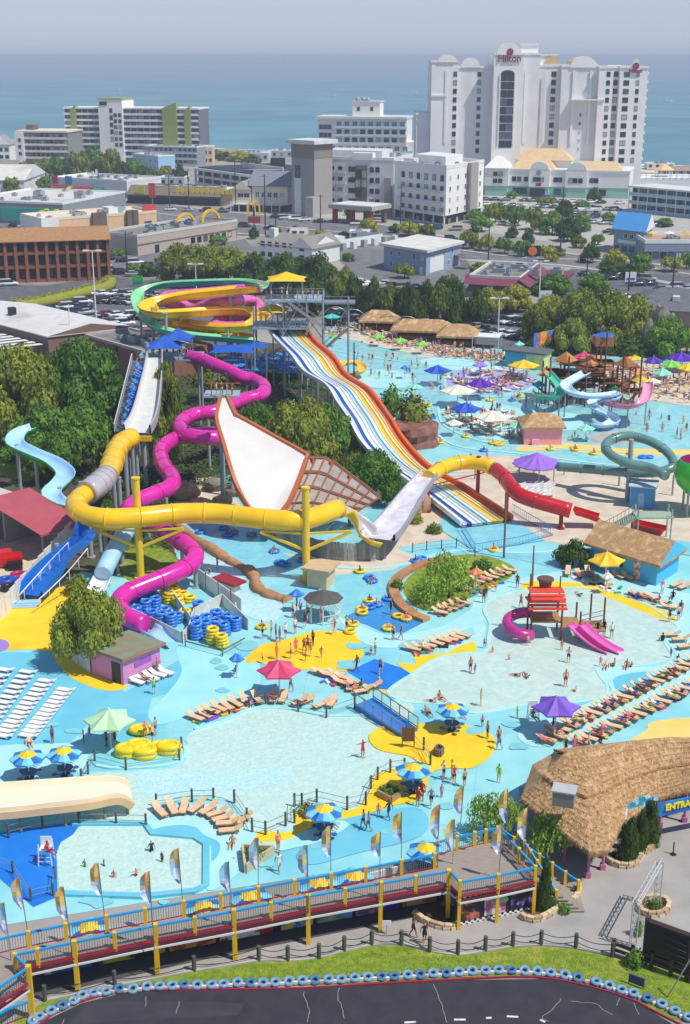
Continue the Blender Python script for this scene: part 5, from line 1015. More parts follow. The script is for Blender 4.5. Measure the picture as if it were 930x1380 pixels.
row_cars((45,428),(125,406),7,.45,'between hedge and banner',g1,.1);row_cars((128,398),(215,401),8,.5,'in the farthest row behind the spiral slides',g1,.1);row_cars((110,433),(180,440),7,.4,'in middle aisle, left car park',g1,.2);row_cars((225,462),(180,474),4,.4,'beside the warehouse end',g1,.1)
row_cars((450,430),(620,447),14,.5,'in the second row of the pool car park',g2,.2);row_cars((700,470),(745,476),4,.4,'behind the mural wall',g2,0)
row_cars((655,277),(830,284),16,.3,'in second row, tall hotel car park',g3,.2);row_cars((830,316),(925,330),8,.2,'between the blue motel and terrace shop',g3,.2);row_cars((75,252),(165,256),7,.1,'parked before the beach shops',g5,.2);row_cars((330,306),(500,321),6,PI-.12,'driving on the near road lanes',g5,.2);row_cars((560,318),(800,345),6,-.12,'driving on the far road lanes',g5,.3)
row_cars((450,385),(600,392),9,.3,'in the yard lot before the evergreen row',g5,.3);row_cars((790,372),(925,392),9,.2,'in the lot along the road at right',g5,.25);row_cars((800,395),(930,415),8,.2,'in the near lot at right',g5,.3);row_cars((150,350),(215,362),5,.3,'behind the grey arches restaurant',g5,.2);row_cars((640,292),(830,303),14,.25,'in fourth row, tall hotel car park',g3,.3);row_cars((60,262),(240,274),11,.1,'along the shops kerb',g5,.3);row_cars((0,312),(55,318),5,.2,'between teal store and motel',g5,.1)
# ================================================================ WATER SLIDES
def gloss(h,n='slide_fibreglass',var=.1):return M(h,.24,var,.5,name=n+h.lstrip('#'),coat=.3)
F_YEL,F_MAG,F_TEAL,F_LIME,F_PINK,F_BLUE,F_LBLUE=gloss('#f6c410'),gloss('#d9259c'),gloss('#3cc4b4'),gloss('#8fd49a'),gloss('#e06ab0'),gloss('#1c6cc4'),gloss('#a9d2f0')
F_GREEN,F_RED,F_GREY,F_WHITE,F_ORANGE,F_GG=gloss('#1e8a3c'),gloss('#c4161e'),gloss('#b9b2b4',var=.12),gloss('#eceaec'),gloss('#e8691a'),gloss('#648b84',var=.12)
POST=M('#9fa5a8',.45,.06,1)
def W3(pts,n=6):return catmull([P(a,b,c)for a,b,c in pts],n)
def tube_part(t,pts,r,mat,name='tube',n=14,ring=None,step=3.4,rmat=None):
 path=resample(W3(pts),.7);mb=MB();mb.tube(path,r,n);o=mb.build(name,mat,t)
 if ring!=0:
  q=resample(path,step)
  for i in range(1,len(q)-1):
   d=(q[min(i+1,len(q)-1)]-q[i-1]).normalized();mb=MB();mb.tube([q[i]-d*.07,q[i]+d*.07],r+.08,n);mb.build('flange',rmat or mat,t)
 return path
def flume_part(t,pts,r,out,inn,name='flume',n=8,deep=1.0,path=None,lip=.0,rib=True):
 path=path or resample(W3(pts),.8);pr=[]
 for k in range(n+1):a=PI+PI*k/n;pr.append((r*math.cos(a),r*deep*math.sin(a)))
 if lip:pr=[(-r-lip,0)]+pr+[(r+lip,0)]
 ou=pr;inr=[(x*(r-.1)/r,y*(r-.1)/r)for x,y in pr][::-1]
 if lip:inr=[(r+lip,.1)]+[(x*(r-.1)/r,y*(r-.1)/r+.02)for x,y in pr[1:-1]][::-1]+[(-r-lip,.1)]
 prof=ou+inr;m=len(ou);mb=MB();mb.sweep(path,prof,mis=[0]*m+[1]*(len(prof)-m-1)+[1]);mb.build(name,[out,inn],t)
 if rib:
  q=resample(path,4)
  for i in range(1,len(q)-1):
   d=(q[min(i+1,len(q)-1)]-q[i-1]).normalized();mb=MB()
   pp=[(x*(r+.12)/r,y*(r+.12)/r)for x,y in pr];mb.sweep([q[i]-d*.06,q[i]+d*.06],pp+[(x*.97,y*.97)for x,y in pp][::-1]);mb.build('flange',out,t)
 return path
def post(t,px,py,z,r=.28,mat=None,top=None,arm=0):
 p=P(px,py,z);z1=z-.4 if top is None else top;mb=MB();mb.cyl((p.x,p.y,0),(p.x,p.y,z1),r,n=10);mb.cyl((p.x,p.y,z1),(p.x,p.y,z1+.12),r*1.25,n=10);mb.cyl((p.x,p.y,0),(p.x,p.y,.15),r*2,n=10)
 o=mb.build('support_post',mat or POST,t)
 if arm:
  mb=MB();a=Vector((p.x,p.y,z-3));[mb.beam(a,Vector((p.x+s_*arm,p.y,z-1.2)),.2)for s_ in(-1,1)];mb.beam(Vector((p.x-arm,p.y,z-1.2)),Vector((p.x+arm,p.y,z-1.2)),.22);mb.build('brace',mat or POST,o)
 return p
def slide(name,label,px,py):return thing(name,label,'water slide',gnd(px,py))
# --- racing slide with coloured lanes
t=slide('racing_slide','wide undulating racing slide with parallel lanes from white and blue to yellow and orange',620,700)
Lp=[(358,437),(370,457),(392,480),(410,503),(440,522),(455,545),(470,567),(487,598),(514,625),(562,660),(622,708)]
Rp=[(408,438),(424,460),(450,483),(467,507),(497,527),(513,547),(527,567),(543,593),(577,630),(625,658),(690,700)]
Zs=[10.5,9.2,8.9,7.4,7.1,5.7,5.3,3.7,2.3,1.0,.5]
Lw=catmull([P(a,b,z)for(a,b),z in zip(Lp,Zs)],8);Rw=catmull([P(a,b,z)for(a,b),z in zip(Rp,Zs)],8)
for v in(Lw,Rw):pass
lanes=['#efe4ec','#1a66b4','#f4f6fb','#e8ebf6','#74ccd0','#f6f2e4','#f8c818','#f8dc58','#f07818']
nl=len(lanes);LWT=[1,1.15,1.2,1,.9,1,1.35,.9,1.8];LF=[sum(LWT[:i])/sum(LWT)for i in range(nl+1)]
for k,c in enumerate(lanes):
 mb=MB();vs=[];pr=[(.04,.16),(.2,.03),(.5,0),(.8,.03),(.96,.16),(.96,-.2),(.04,-.2)]
 for a,b in zip(Lw,Rw):
  for s_,h in pr:q=a.lerp(b,LF[k]+(LF[k+1]-LF[k])*s_);vs.append((q.x,q.y,q.z+h))
 m=len(pr);mb.add(vs,[(i*m+j,i*m+(j+1)%m,(i+1)*m+(j+1)%m,(i+1)*m+j)for i in range(len(Lw)-1)for j in range(m)],0,False);mb.build('lane',gloss(c,var=.04),t,label='%s lane'%['pinkish white','deep blue','white','lilac white','aqua','cream','yellow','pale yellow','orange'][k])
for k in range(nl+1):
 mb=MB();pth=[a.lerp(b,LF[k])+Vector((0,0,.3))for a,b in zip(Lw,Rw)];e=k in(0,nl);w_=.2 if e else.05;h=.3 if e else-.08
 mb.sweep(pth,[(-w_,-.3),(-w_,h),(w_,h),(w_,-.3)],smooth=False);mb.build('lane_divider',gloss('#e8691a')if k==nl else F_WHITE,t)
for i in range(4,len(Lw)-12,7):
 for s_ in(.1,.5,.9):
  q=Lw[i].lerp(Rw[i],s_);mb=MB();mb.cyl((q.x,q.y,0),(q.x,q.y,q.z-.2),.14,n=6);mb.build('support_post',POST,t)
 mb=MB();mb.beam(Lw[i]-Vector((0,0,.35)),Rw[i]-Vector((0,0,.35)),.2);mb.build('cross_beam',POST,t)
sheet('runout_water',[(600,690),(622,706),(692,700),(735,728),(640,742),(590,712)],.08,w_river)
# --- slide tower
C0=P(395,520,0)
t=thing('slide_tower','grey steel slide tower with two decks, stairs and yellow shade canopies','tower',C0)
def tz(py):return zat(C0,py)
zA,zB,zC_=tz(438),tz(418),tz(402)
cols=[(-6.5,-3),(-6.5,3),(-1.5,-3),(-1.5,3),(2.6,-3),(2.6,3),(5.4,-3),(5.4,3)]
for x,y in cols:mb=MB();mb.cyl(C0+Vector((x,y,0)),C0+Vector((x,y,zC_+(1 if x>2 else-1))),.16,n=8);mb.build('column',POST,t)
for z,x0,x1,nm in((zA,-6.8,2.8,'lower_deck'),(zC_,-4.5,5.6,'upper_deck')):
 mb=MB();mb.box(C0+Vector(((x0+x1)/2,0,z)),(x1-x0,6.6,.3));o=mb.build(nm,M('#9ab2c4',.6),t)
 for y in(-3.3,3.3):
  mb=MB();mb.beam(C0+Vector((x0,y,z+1.15)),C0+Vector((x1,y,z+1.15)),.09);mb.beam(C0+Vector((x0,y,z+.6)),C0+Vector((x1,y,z+.6)),.06)
  for k in range(10):q=x0+(x1-x0)*k/9;mb.beam(C0+Vector((q,y,z+.15)),C0+Vector((q,y,z+1.15)),.07)
  mb.build('railing',STEEL,o)
for a,b in(((-6.5,-3,3),(-1.5,-3,8)),((-1.5,-3,3),(-6.5,-3,8)),((2.6,-3,4),(-1.5,-3,9)),((2.6,-3,10),(5.4,-3,14)),((5.4,-3,9),(2.6,-3,13)),((-1.5,-3,9.6),(-4.4,-3,zC_)),((-1.5,-3,9.6),(1.6,-3,zC_))):mb=MB();mb.beam(C0+Vector(a),C0+Vector(b),.16);mb.build('brace',POST,t)
for f in range(2):
 mb=MB();a=C0+Vector((2.8,-3.9,zA if f==0 else 5));b=C0+Vector((9.5,-3.9,zC_ if f==0 else zA))
 if f==0:b=C0+Vector((-.5,-3.9,zC_));a=C0+Vector((6,-3.9,zA))
 for s_ in(-.6,.6):mb.beam(a+Vector((0,s_,0)),b+Vector((0,s_,0)),.12,.3);mb.beam(a+Vector((0,s_,1)),b+Vector((0,s_,1)),.07)
 for k in range(16):q=a.lerp(b,(k+.5)/16);mb.box(q,(.34,1.15,.06))
 mb.build('stair',STEEL,t)
mb=MB();mb.box(C0+Vector((8,2,zC_-1)),(6,3,.3));mb.build('walkway',STEEL,t);mb=MB();mb.cyl(C0+Vector((9.8,1,0)),C0+Vector((9.8,1,zC_)),.18,n=8);mb.build('column',POST,t)
mb=MB();mb.beam(C0+Vector((5,.5,zC_+.2)),C0+Vector((11,.5,zC_+.2)),.1);mb.build('railing',STEEL,t)
def canopy(t,c,rx,ry,h,mat,n=4,rise=1.4,posts=True,ph=2.6,name='canopy',rot=PI/4,sag=.35,pm=None):
 """tensioned fabric canopy with raised centre and drawn-out corners, centre at c (eave level)"""
 mb=MB();K=n*8;ringn=6;vs=[(c.x,c.y,c.z+rise)]
 for i in range(1,ringn+1):
  f=i/ringn
  for k in range(K):
   a=2*PI*k/K+rot;ph_=(k%8)/8;e=abs(ph_-.5)*2;s_=(math.cos(PI/n)/math.cos(PI/n*(1-2*ph_)))if True else 1
   rr=f*s_*(1-sag*.35*(1-e)*f);vs.append((c.x+rx*rr*math.cos(a),c.y+ry*rr*math.sin(a),c.z+rise*(1-f)**1.3-.0*e))
 fs=[(0,1+k,1+(k+1)%K)for k in range(K)]
 for i in range(ringn-1):
  for k in range(K):a=1+i*K;fs.append((a+k,a+K+k,a+K+(k+1)%K,a+(k+1)%K))
 mb.add(vs,fs,0,True);mb.build(name,mat,t)
 if posts:
  for k in range(n):
   a=2*PI*k/n+rot;q=Vector((c.x+rx*.8*math.cos(a),c.y+ry*.8*math.sin(a),c.z));mb=MB();mb.cyl(q-Vector((0,0,ph)),q+Vector((0,0,.1)),.09,n=6);mb.build('canopy_post',pm or STEEL,t)
S_YEL=M('#f0c01a',.7,.05,1,name='yellow_shade_cloth')
canopy(t,C0+Vector((-.9,0,tz(376))),4.8,4,1,S_YEL,rise=1.3,ph=3);canopy(t,C0+Vector((-3.2,-1,tz(417))),3.9,3.4,1,S_YEL,rise=1.5,ph=2.3)
mb=MB();c_=C0+Vector((-3.2,-3.6,tz(420)));pth=[c_+Vector((2.2*math.cos(PI*k/12),0,2*math.sin(PI*k/12)))for k in range(13)];mb.tube(pth,.1,6);mb.build('arch_frame',STEEL,t)
# --- spiral slides left of the tower
t=slide('spiral_slide','big looping yellow spiral flume left of the slide tower',225,488)
ya=[(352,383,15),(310,388,14.5),(253,394,13.8),(213,402,13),(198,411,12.4),(213,419,11.8),(250,418,11.2),(295,415,11),(335,416,10.5),(352,426,10),(330,437,9.2),(285,438,8.6),(240,431,8.2),(228,436,7.6),(260,446,7),(300,448,6.5),(345,455,6)]
flume_part(t,ya,1.6,F_YEL,F_YEL,deep=.9,lip=.15)
for x,y,z in((205,412,12.4),(223,420,12),(310,388,14.5),(307,440,9),(263,440,8)):post(t,x,y,z,.3)
t=slide('spiral_slide','teal and lime green flume looping outside the yellow spiral',190,490)
flume_part(t,[(356,382,15.6),(325,377,15.4),(270,378,14.8),(220,381,14),(191,390,13),(185,401,12),(189,415,11),(200,430,10),(217,441,9),(255,449,8),(310,454,7.2),(350,458,6.5)],1.15,F_TEAL,F_LIME,deep=.9,lip=.12)
for x,y,z in((189,415,11),(217,441,9),(290,452,7.6)):post(t,x,y,z,.25)
t=slide('spiral_slide','magenta tube slide winding among the yellow and teal spirals',300,490)
tube_part(t,[(352,387,14.6),(300,392,13.4),(255,396,12.8),(222,399,12.2),(226,408,11.6),(262,411,10.6),(305,407,11.6),(335,404,11),(350,412,10),(335,424,9),(300,428,8.6),(290,438,8),(320,440,7.8),(350,434,7.4)],.95,F_PINK)
for x,y,z in((320,440,7.8),(240,410,11)):post(t,x,y,z,.25)
# --- magenta tubes
t=slide('tube_slide','long magenta tube slide dropping in bends from the blue canopies to behind the half-pipe',300,600)
tube_part(t,[(252,480,11),(272,484,10.8),(290,492,10.5),(310,500,10),(325,508,9.6),(342,512,9.2),(356,521,9),(352,532,8.8),(330,538,8.6),(310,546,8.4),(288,555,8.2),(265,558,8),(247,566,7.8),(243,577,7.6),(257,587,7.4),(285,590,7.2),(303,588,7)],1.0,F_MAG)
for x,y,z in((306,500,10.2),(280,555,8.4),(330,538,8.6),(300,588,7.2)):post(t,x,y,z,.24)
t=slide('tube_slide','magenta tube slide snaking down under the yellow tube to the stacked rings',200,860)
pm=tube_part(t,[(290,584,6.6),(262,586,6.6),(240,590,6.6),(222,600,6.5),(216,612,6.3),(222,630,6.1),(233,645,5.9),(228,657,5.7),(205,667,5.5),(182,677,5.2),(172,690,4.9),(185,702,4.7),(208,708,4.4),(232,722,4.1),(256,738,3.8),(263,752,3.5),(250,765,3.2),(225,777,2.9),(192,790,2.5),(167,802,2.1),(160,815,1.8),(168,829,1.5),(184,838,1.2),(200,843,1.1)],1.0,F_MAG)
flume_part(t,[(200,844,1.1),(212,850,.9),(226,858,.7),(240,866,.55)],1.1,F_LBLUE,F_LBLUE,'exit_trough',deep=.7)
for x,y,z in((222,630,6.1),(197,667,5.5),(198,671,5.4),(263,752,3.5),(225,777,2.9),(245,730,3.9)):post(t,x,y,z,.24)
# --- raft slide: chute, yellow tube, wave, grey ramp, yellow and red tube
t=slide('raft_slide','long raft slide: steep pale chute, fat yellow tube, grey ramp, then yellow and red tube',190,780)
def box_flume(pts,w0,w1,h,out,inn,name):
 path=resample(W3(pts),.8);n=len(path);mb=MB();pr=[(-1,0),(-1,1),(-.88,1),(-.8,.1),(.8,.1),(.88,1),(1,1),(1,0)];vs=[]
 for i,p in enumerate(path):
  d=(path[min(i+1,n-1)]-path[max(0,i-1)]).normalized();sd=d.cross(Vector((0,0,1))).normalized();u=sd.cross(d);w_=w0+(w1-w0)*i/(n-1)
  for a,b in pr:vs.append(p+sd*a*w_+u*b*h)
 m=8;mis=[0,0,1,1,1,0,0,0];fs=[(i*m+j,i*m+(j+1)%m,(i+1)*m+(j+1)%m,(i+1)*m+j)for i in range(n-1)for j in range(m)];o=len(mb.v)
 mb.v+=[tuple(v)for v in vs];mb.f+=fs;mb.m+=[mis[j]for i in range(n-1)for j in range(m)];mb.sm+=[False]*len(fs);mb.build(name,[out,inn],t);return path
m_chute=mix2('wet_chute_floor','#cfd3d6','#e6dccb',1.2,.35,.65,.25,c3='#b9d2dc')
box_flume([(209,483,11.4),(207,505,10.6),(203,530,9.8),(199,552,9),(193,572,8.2),(184,586,7.8)],1.2,1.9,1.3,M('#b8b4b4',.4),m_chute,'chute')
mb=MB();mb.box(P(190,591,7.6),(2.8,.3,.7));mb.build('chute_end',F_YEL,t)
tube_part(t,[(178,590,7.9),(166,596,7.9),(157,608,7.8),(150,628,7.7),(142,645,7.6)],1.35,F_YEL,step=3)
tube_part(t,[(144,642,7.6),(135,651,7.8),(124,659,7.9),(114,666,7.7)],1.42,F_GREY,'clear_wave_section',step=1.6)
yt=[(118,664,7.6),(106,673,7.6),(102,684,7.5),(114,694,7.4),(145,699,7.4),(190,697,7.3),(240,692,7.2),(290,692,7.1),(335,697,7),(375,701,7),(410,700,6.9),(438,692,6.8),(458,684,6.5)]
pth=tube_part(t,yt,1.15,F_YEL,step=3.6)
flume_part(t,[(452,687,6.6),(466,683,6.4),(480,692,5.4),(492,708,4.0),(503,722,3.0),(514,726,2.6)],1.5,F_YEL,F_GREY,'wave_flume',deep=.7)
box_flume([(508,727,2.7),(521,717,2.4),(538,696,2.8),(556,670,3.5),(570,652,4.1),(580,641,4.5)],2.2,1.2,.8,M('#a29ba6',.4),mix2('wet_ramp','#c9c2cc','#e4e0e6',.9,.35,.65,.25,c3='#b2c6d6'),'uphill_ramp')
tube_part(t,[(578,644,4.4),(590,634,4.6),(605,627,4.8),(628,623,4.9),(652,626,4.9),(668,633,4.7)],.95,F_YEL)
tube_part(t,[(668,633,4.7),(680,643,4.5),(688,655,4.2),(700,667,3.8),(722,675,3.3),(750,683,2.7),(776,690,2.2)],.95,F_RED)
box_flume([(774,691,1.9),(788,695,1.5),(800,699,1.1),(814,703,.8)],1.0,1.0,.6,F_RED,F_RED,'red_exit')
PY_=M('#e8c22a',.45,.06,1);PR_=M('#8c1a2a',.45,.06,1)
for px,by,ty in((190,779,645),(413,783,658)):
 g=gnd(px,by);h=zat(g,ty);mb=MB();mb.cyl(g,g+Vector((0,0,h)),.42,n=14);mb.cyl(g+Vector((0,0,h)),g+Vector((0,0,h+.15)),.5,n=14);mb.cyl(g,g+Vector((0,0,.2)),.75,n=12);o=mb.build('main_post',PY_,t)
 for s_ in(-1,1):
  mb=MB();mb.beam(g+Vector((0,0,3.6)),g+Vector((s_*5,0,5.8)),.28);mb.beam(g+Vector((0,0,5.6)),g+Vector((s_*5,0,5.9)),.22);mb.build('bracket',PY_,o)
for x,y,z in((172,594,7.9),(183,594,7.9),(152,625,7.7),(178,600,7.5),(160,640,7.5)):post(t,x,y,z-.8,.26)
for x,y,z,r_ in((118,672,7.2,.26),(503,722,3,.25),(200,552,8.8,.25),(205,522,9.8,.25),(193,580,8,.3),(168,600,7.8,.3)):post(t,x,y,z,r_)
for x,y,z in((577,648,4.2),(645,626,4.8),(757,686,2.6),(684,650,4.3)):post(t,x,y,z,.26,PR_,top=z+(1 if x==645 else-.6))
mb=MB();mb.beam(P(577,655,3.6),P(668,633,3.9),.12);mb.build('brace',PR_,t)
# --- tube carrying stairs and ride-up beside the chute
t=thing('chute_stair','long stair with white rails where riders carry blue rafts beside the steep chute','stairs',gnd(175,690))
a,b=P(165,582,6),P(188,486,11.2);mb=MB()
for s_ in(-1.1,1.1):mb.beam(a+Vector((s_,0,0)),b+Vector((s_,0,0)),.16,.4)
mb.build('stringer',STEEL,t)
for k in range(44):q=a.lerp(b,(k+.5)/44);mb=MB();mb.box(q,(2.1,.42,.08));mb.build('tread',STEEL,t)
for s_ in(-1.1,1.1):
 mb=MB();mb.beam(a+Vector((s_,0,1.1)),b+Vector((s_,0,1.1)),.09)
 for k in range(23):q=a.lerp(b,k/22);mb.beam(q+Vector((s_,0,0)),q+Vector((s_,0,1.1)),.06)
 mb.build('handrail',WHITE,t)
for k in range(6):
 q=a.lerp(b,(k+.3)/6);mb=MB();[mb.cyl((q.x+s_,q.y,0),(q.x+s_,q.y,q.z),.14,n=6)for s_ in(-1.1,1.1)];mb.build('support_post',POST,t)
t=thing('launch_platform','raised launch platform at the top of the chute under blue canopies','platform',gnd(225,560));q=P(228,484,10.6)
mb=MB();mb.box(q+Vector((0,2,0)),(10,6,.3));mb.build('deck',M('#8fa3ae',.6),t)
for x in(-4.5,0,4.5):
 for y in(0,4.5):mb=MB();mb.cyl((q.x+x,q.y+y,0),(q.x+x,q.y+y,10.5),.18,n=8);mb.build('column',POST,t)
mb=MB();[mb.beam(q+Vector((-5,-1,z)),q+Vector((5,-1,z)),.08)for z in(.7,1.2)];mb.build('railing',STEEL,t)
S_BLUE=M('#1556b8',.65,.08,1,name='blue_shade_cloth')
for px,py,z,rx,lb in((222,466,12.6,4.2,'pointed deep blue canopy on the left above the chute top'),(240,456,13.4,3.6,'pointed deep blue canopy on the right above the chute top'),(315,470,9.5,5.5,'wide flat blue canopy below the yellow spiral slides'),(345,466,9.5,3,'small flat blue canopy at the foot of the slide tower')):
 c=P(px,py,z);u=thing('shade_canopy',lb,'canopy',(c.x,c.y,0));canopy(u,c,rx,rx*.9,1,S_BLUE,rise=1.7 if z>10 else.7,ph=z-(10.7 if z>10 else 0)-.05,sag=.7)
 # --- blue racer (broad) and pale blue tube, lower left
t=slide('wide_slide','broad deep blue slide descending to the yellow paving at lower left',35,815)
box_flume([(122,712,6.5),(110,732,5),(90,750,3.6),(72,768,2.4),(52,790,1.3),(38,806,.7)],1.7,1.7,.9,F_BLUE,F_BLUE,'slide_bed')
for k in range(3):q=P(32-k*2.5,811+k*3,.5-.18*k);mb=MB();mb.box(q,(3.6,.8,.16),.1);mb.build('step',F_LBLUE,t)
for s_ in(-1,1):
 rp=[P(110+s_*13-5,735+s_*4,5.8),P(75+s_*13,768+s_*6,3.4),P(38+s_*12,806+s_*4,1.6)]
 mb=MB();mb.tube(catmull(rp,6),.06,6)
 for r_ in resample(catmull(rp,6),1.5):mb.beam(r_-Vector((0,0,1)),r_,.05)
 mb.build('handrail',WHITE,t)
t=thing('panel_wall','long off-white panel wall left of the broad blue slide','wall',gnd(0,836));wl_=[gnd(-30,866),gnd(0,836),gnd(30,806),gnd(62,778),gnd(100,745)]
for a,b in zip(wl_,wl_[1:]):
 for k in range(4):
  p0,p1=a.lerp(b,k/4),a.lerp(b,(k+.94)/4);zt_=2+2.2*max(0,(p0.x-wl_[1].x))/(wl_[4].x-wl_[1].x);mb=MB();mb.beam(p0+Vector((0,0,zt_/2)),p1+Vector((0,0,zt_/2)),.12,zt_);mb.build('panel',M('#dcd8d0',.7,.08,1),t)
t=slide('tube_slide','pale blue tube slide running down between the broad slide and the yellow post',130,792)
tube_part(t,[(176,706,5),(166,722,4.2),(155,740,3.3),(145,760,2.4),(138,775,1.8)],1.0,F_LBLUE,step=3);flume_part(t,[(138,776,1.7),(132,788,1.1),(127,798,.8)],1.1,F_LBLUE,F_WHITE,'exit_trough',deep=.7)
for x,y,z in((157,735,3.5),(143,765,2.2)):post(t,x,y,z,.18,top=z-1)
for x,z1,by in((138,5.5,770),(145,5,770),(80,4.2,780),(165,4.6,760)):g=gnd(x,by);mb=MB();mb.cyl(g,g+Vector((0,0,z1)),.26,n=10);solo(mb,'support_column',POST,'grey steel column standing among the slides at lower left near the red roof' if x==80 else 'grey steel column beneath the yellow tube bend','column',g,'steel columns under the slides')
# --- green and blue flume, left
t=slide('body_slide','curvy flume, pale blue inside and green outside, below the left trees',60,740)
flume_part(t,[(44,573,9),(28,579,8.7),(20,588,8.4),(22,597,8),(47,609,7.4),(72,620,6.8),(88,635,6.3),(82,647,5.9),(69,660,5.4),(75,671,5),(97,678,4.6),(115,680,4.2)],1.25,F_GREEN,F_LBLUE,deep=.9)
for x,y,z in((22,590,8.3),(47,609,7.4),(108,640,6),(80,647,5.9),(72,668,5.2),(110,680,4.2)):post(t,x,y,z,.24,top=z-1)
# --- big white half-pipe with orange truss
t=slide('half_pipe','huge white half-pipe ramp with orange edge and trussed outer wall',380,745)
A_=[(297,537,13.2),(292,564,12.2),(302,600,10.4),(311,632,8.6),(321,660,6.6),(334,683,4.6),(349,696,3.6)]
B_=[(307,536,13.2),(318,560,12.1),(345,575,11),(372,590,10),(396,603,9.2),(415,614,8.6)]
grid=[]
lft=catmull([P(*q)for q in A_],4);Bw=[P(*q)for q in B_];rgt=[Bw[i].lerp(Bw[i+1],k/4)for i in range(5)for k in range(4)]+catmull([Bw[5]]+[P(404,645,6.6),P(391,675,4.8),P(374,698,3.4)],4)
NU,NV=26,12
def at(path,f):k=f*(len(path)-1);i=min(int(k),len(path)-2);return path[i].lerp(path[i+1],k-i)
vs=[]
for i in range(NU+1):
 f=i/NU;a,b=at(lft,f),at(rgt,f)
 for j in range(NV+1):
  g_=j/NV;q=a.lerp(b,g_);q.z-=.7*math.sin(PI*g_)*min(1,f*1.5)*min(1,(1-f)*4+.25);vs.append(q)
mb=MB();mb.add(vs,[(i*(NV+1)+j,i*(NV+1)+j+1,(i+1)*(NV+1)+j+1,(i+1)*(NV+1)+j)for i in range(NU)for j in range(NV)],0,True)
vs2=[v-Vector((0,0,.25))for v in vs];mb.add(vs2,[(i*(NV+1)+j,(i+1)*(NV+1)+j,(i+1)*(NV+1)+j+1,i*(NV+1)+j+1)for i in range(NU)for j in range(NV)],1,True)
mb.build('riding_surface',[M('#ddd6cf',.3,.05,.3,name='white_gelcoat'),M('#b9b2ac',.6)],t)
ORG=M('#b8653c',.55,.08,1,name='orange_steel')
for pth in(lft,rgt):mb=MB();mb.sweep([v+Vector((0,0,.05))for v in pth],[(-.22,-.3),(-.22,.25),(.22,.25),(.22,-.3)],smooth=False);mb.build('edge_beam',ORG,t)
W0,W1,W2,W3_,W4=P(415,614,8.6),P(442,615,8.2),P(512,668,4.4),P(470,690,3),P(374,697,2.8)
wall=[W0,W1,W2,W3_,W4]
def bil(u,v):
 top=W0.lerp(W1,u/.3)if u<.3 else W1.lerp(W2,(u-.3)/.7);bot=P(374+106*u,697-8*u,2.6+.4*u);return top.lerp(bot,v)
nu,nv=8,4
for i in range(nu):
 for j in range(nv):
  q=[bil(i/nu+.01,j/nv+.01),bil((i+.96)/nu,j/nv+.01),bil((i+.96)/nu,(j+.96)/nv),bil(i/nu+.01,(j+.96)/nv)];mb=MB();d=Vector((.06,-.12,0));mb.add(q+[p+d for p in q],[(0,1,2,3),(4,7,6,5)]);mb.build('wall_panel',M('#a0978f',.6,.16,1),t)
for i in range(nu+1):mb=MB();mb.beam(bil(i/nu,0)+Vector((.1,-.3,0)),bil(i/nu,1)+Vector((.1,-.3,0)),.15);mb.build('truss_rib',ORG,t)
for j in range(nv+1):
 mb=MB()
 for i in range(nu):mb.beam(bil(i/nu,j/nv)+Vector((.1,-.42,0)),bil((i+1)/nu,j/nv)+Vector((.1,-.42,0)),.14)
 mb.build('truss_rail',ORG,t)
for u,v in((.08,.02),(.35,.02),(.6,.02)):q=bil(u,v);mb=MB();mb.cyl((q.x,q.y-1.2,0),(q.x,q.y-.5,q.z),.22,n=8);mb.build('support_post',ORG,t)
for x,y,z in((297,566,11.4),(310,545,12.6),(334,570,9)):post(t,x,y,z,.26,POST)
q=P(301,533,13.2);mb=MB();mb.box(q+Vector((-.3,1.6,-.2)),(4.6,3.2,.3));mb.build('start_deck',M('#9aa8b0',.6),t);mb=MB();[mb.beam(q+Vector((-2.6,y,.9)),q+Vector((2,y,.9)),.1)for y in(3.1,)];mb.build('railing',ORG,t,'stuff')
sheet('splash_water',[(352,704),(380,694),(470,700),(500,716),(522,732),(470,744),(420,744),(380,728)],.1,w_up,True)
t=thing('plank_fence','curved weathered grey plank fence round the half-pipe splash pool','fence',gnd(460,757));fp=resample(catmull([P(a,b,0)for a,b in((352,716),(380,732),(412,747),(440,754),(470,757),(500,756),(527,753))],10),.42)
mw=[M(c,.9,.15,3,name='plank_'+c.lstrip('#'))for c in('#8f8d87','#7d7b76','#9c9a94')]
rf=random.Random(2)
pl_me={}
for i in range(len(fp)-1):
 d=fp[i+1]-fp[i];k=(i%3)
 if k not in pl_me:mb=MB();mb.box((0,0,1.15),(.38,.06,2.3));pl_me[k]=mb.mesh('plank',mw[k])
 o=link('plank',pl_me[rf.randrange(3)]if len(pl_me)==3 else pl_me[k],t);o.location=fp[i]-t.location;o.rotation_euler=(0,0,math.atan2(d.y,d.x));o.scale=(1,1,rf.uniform(.97,1.03))
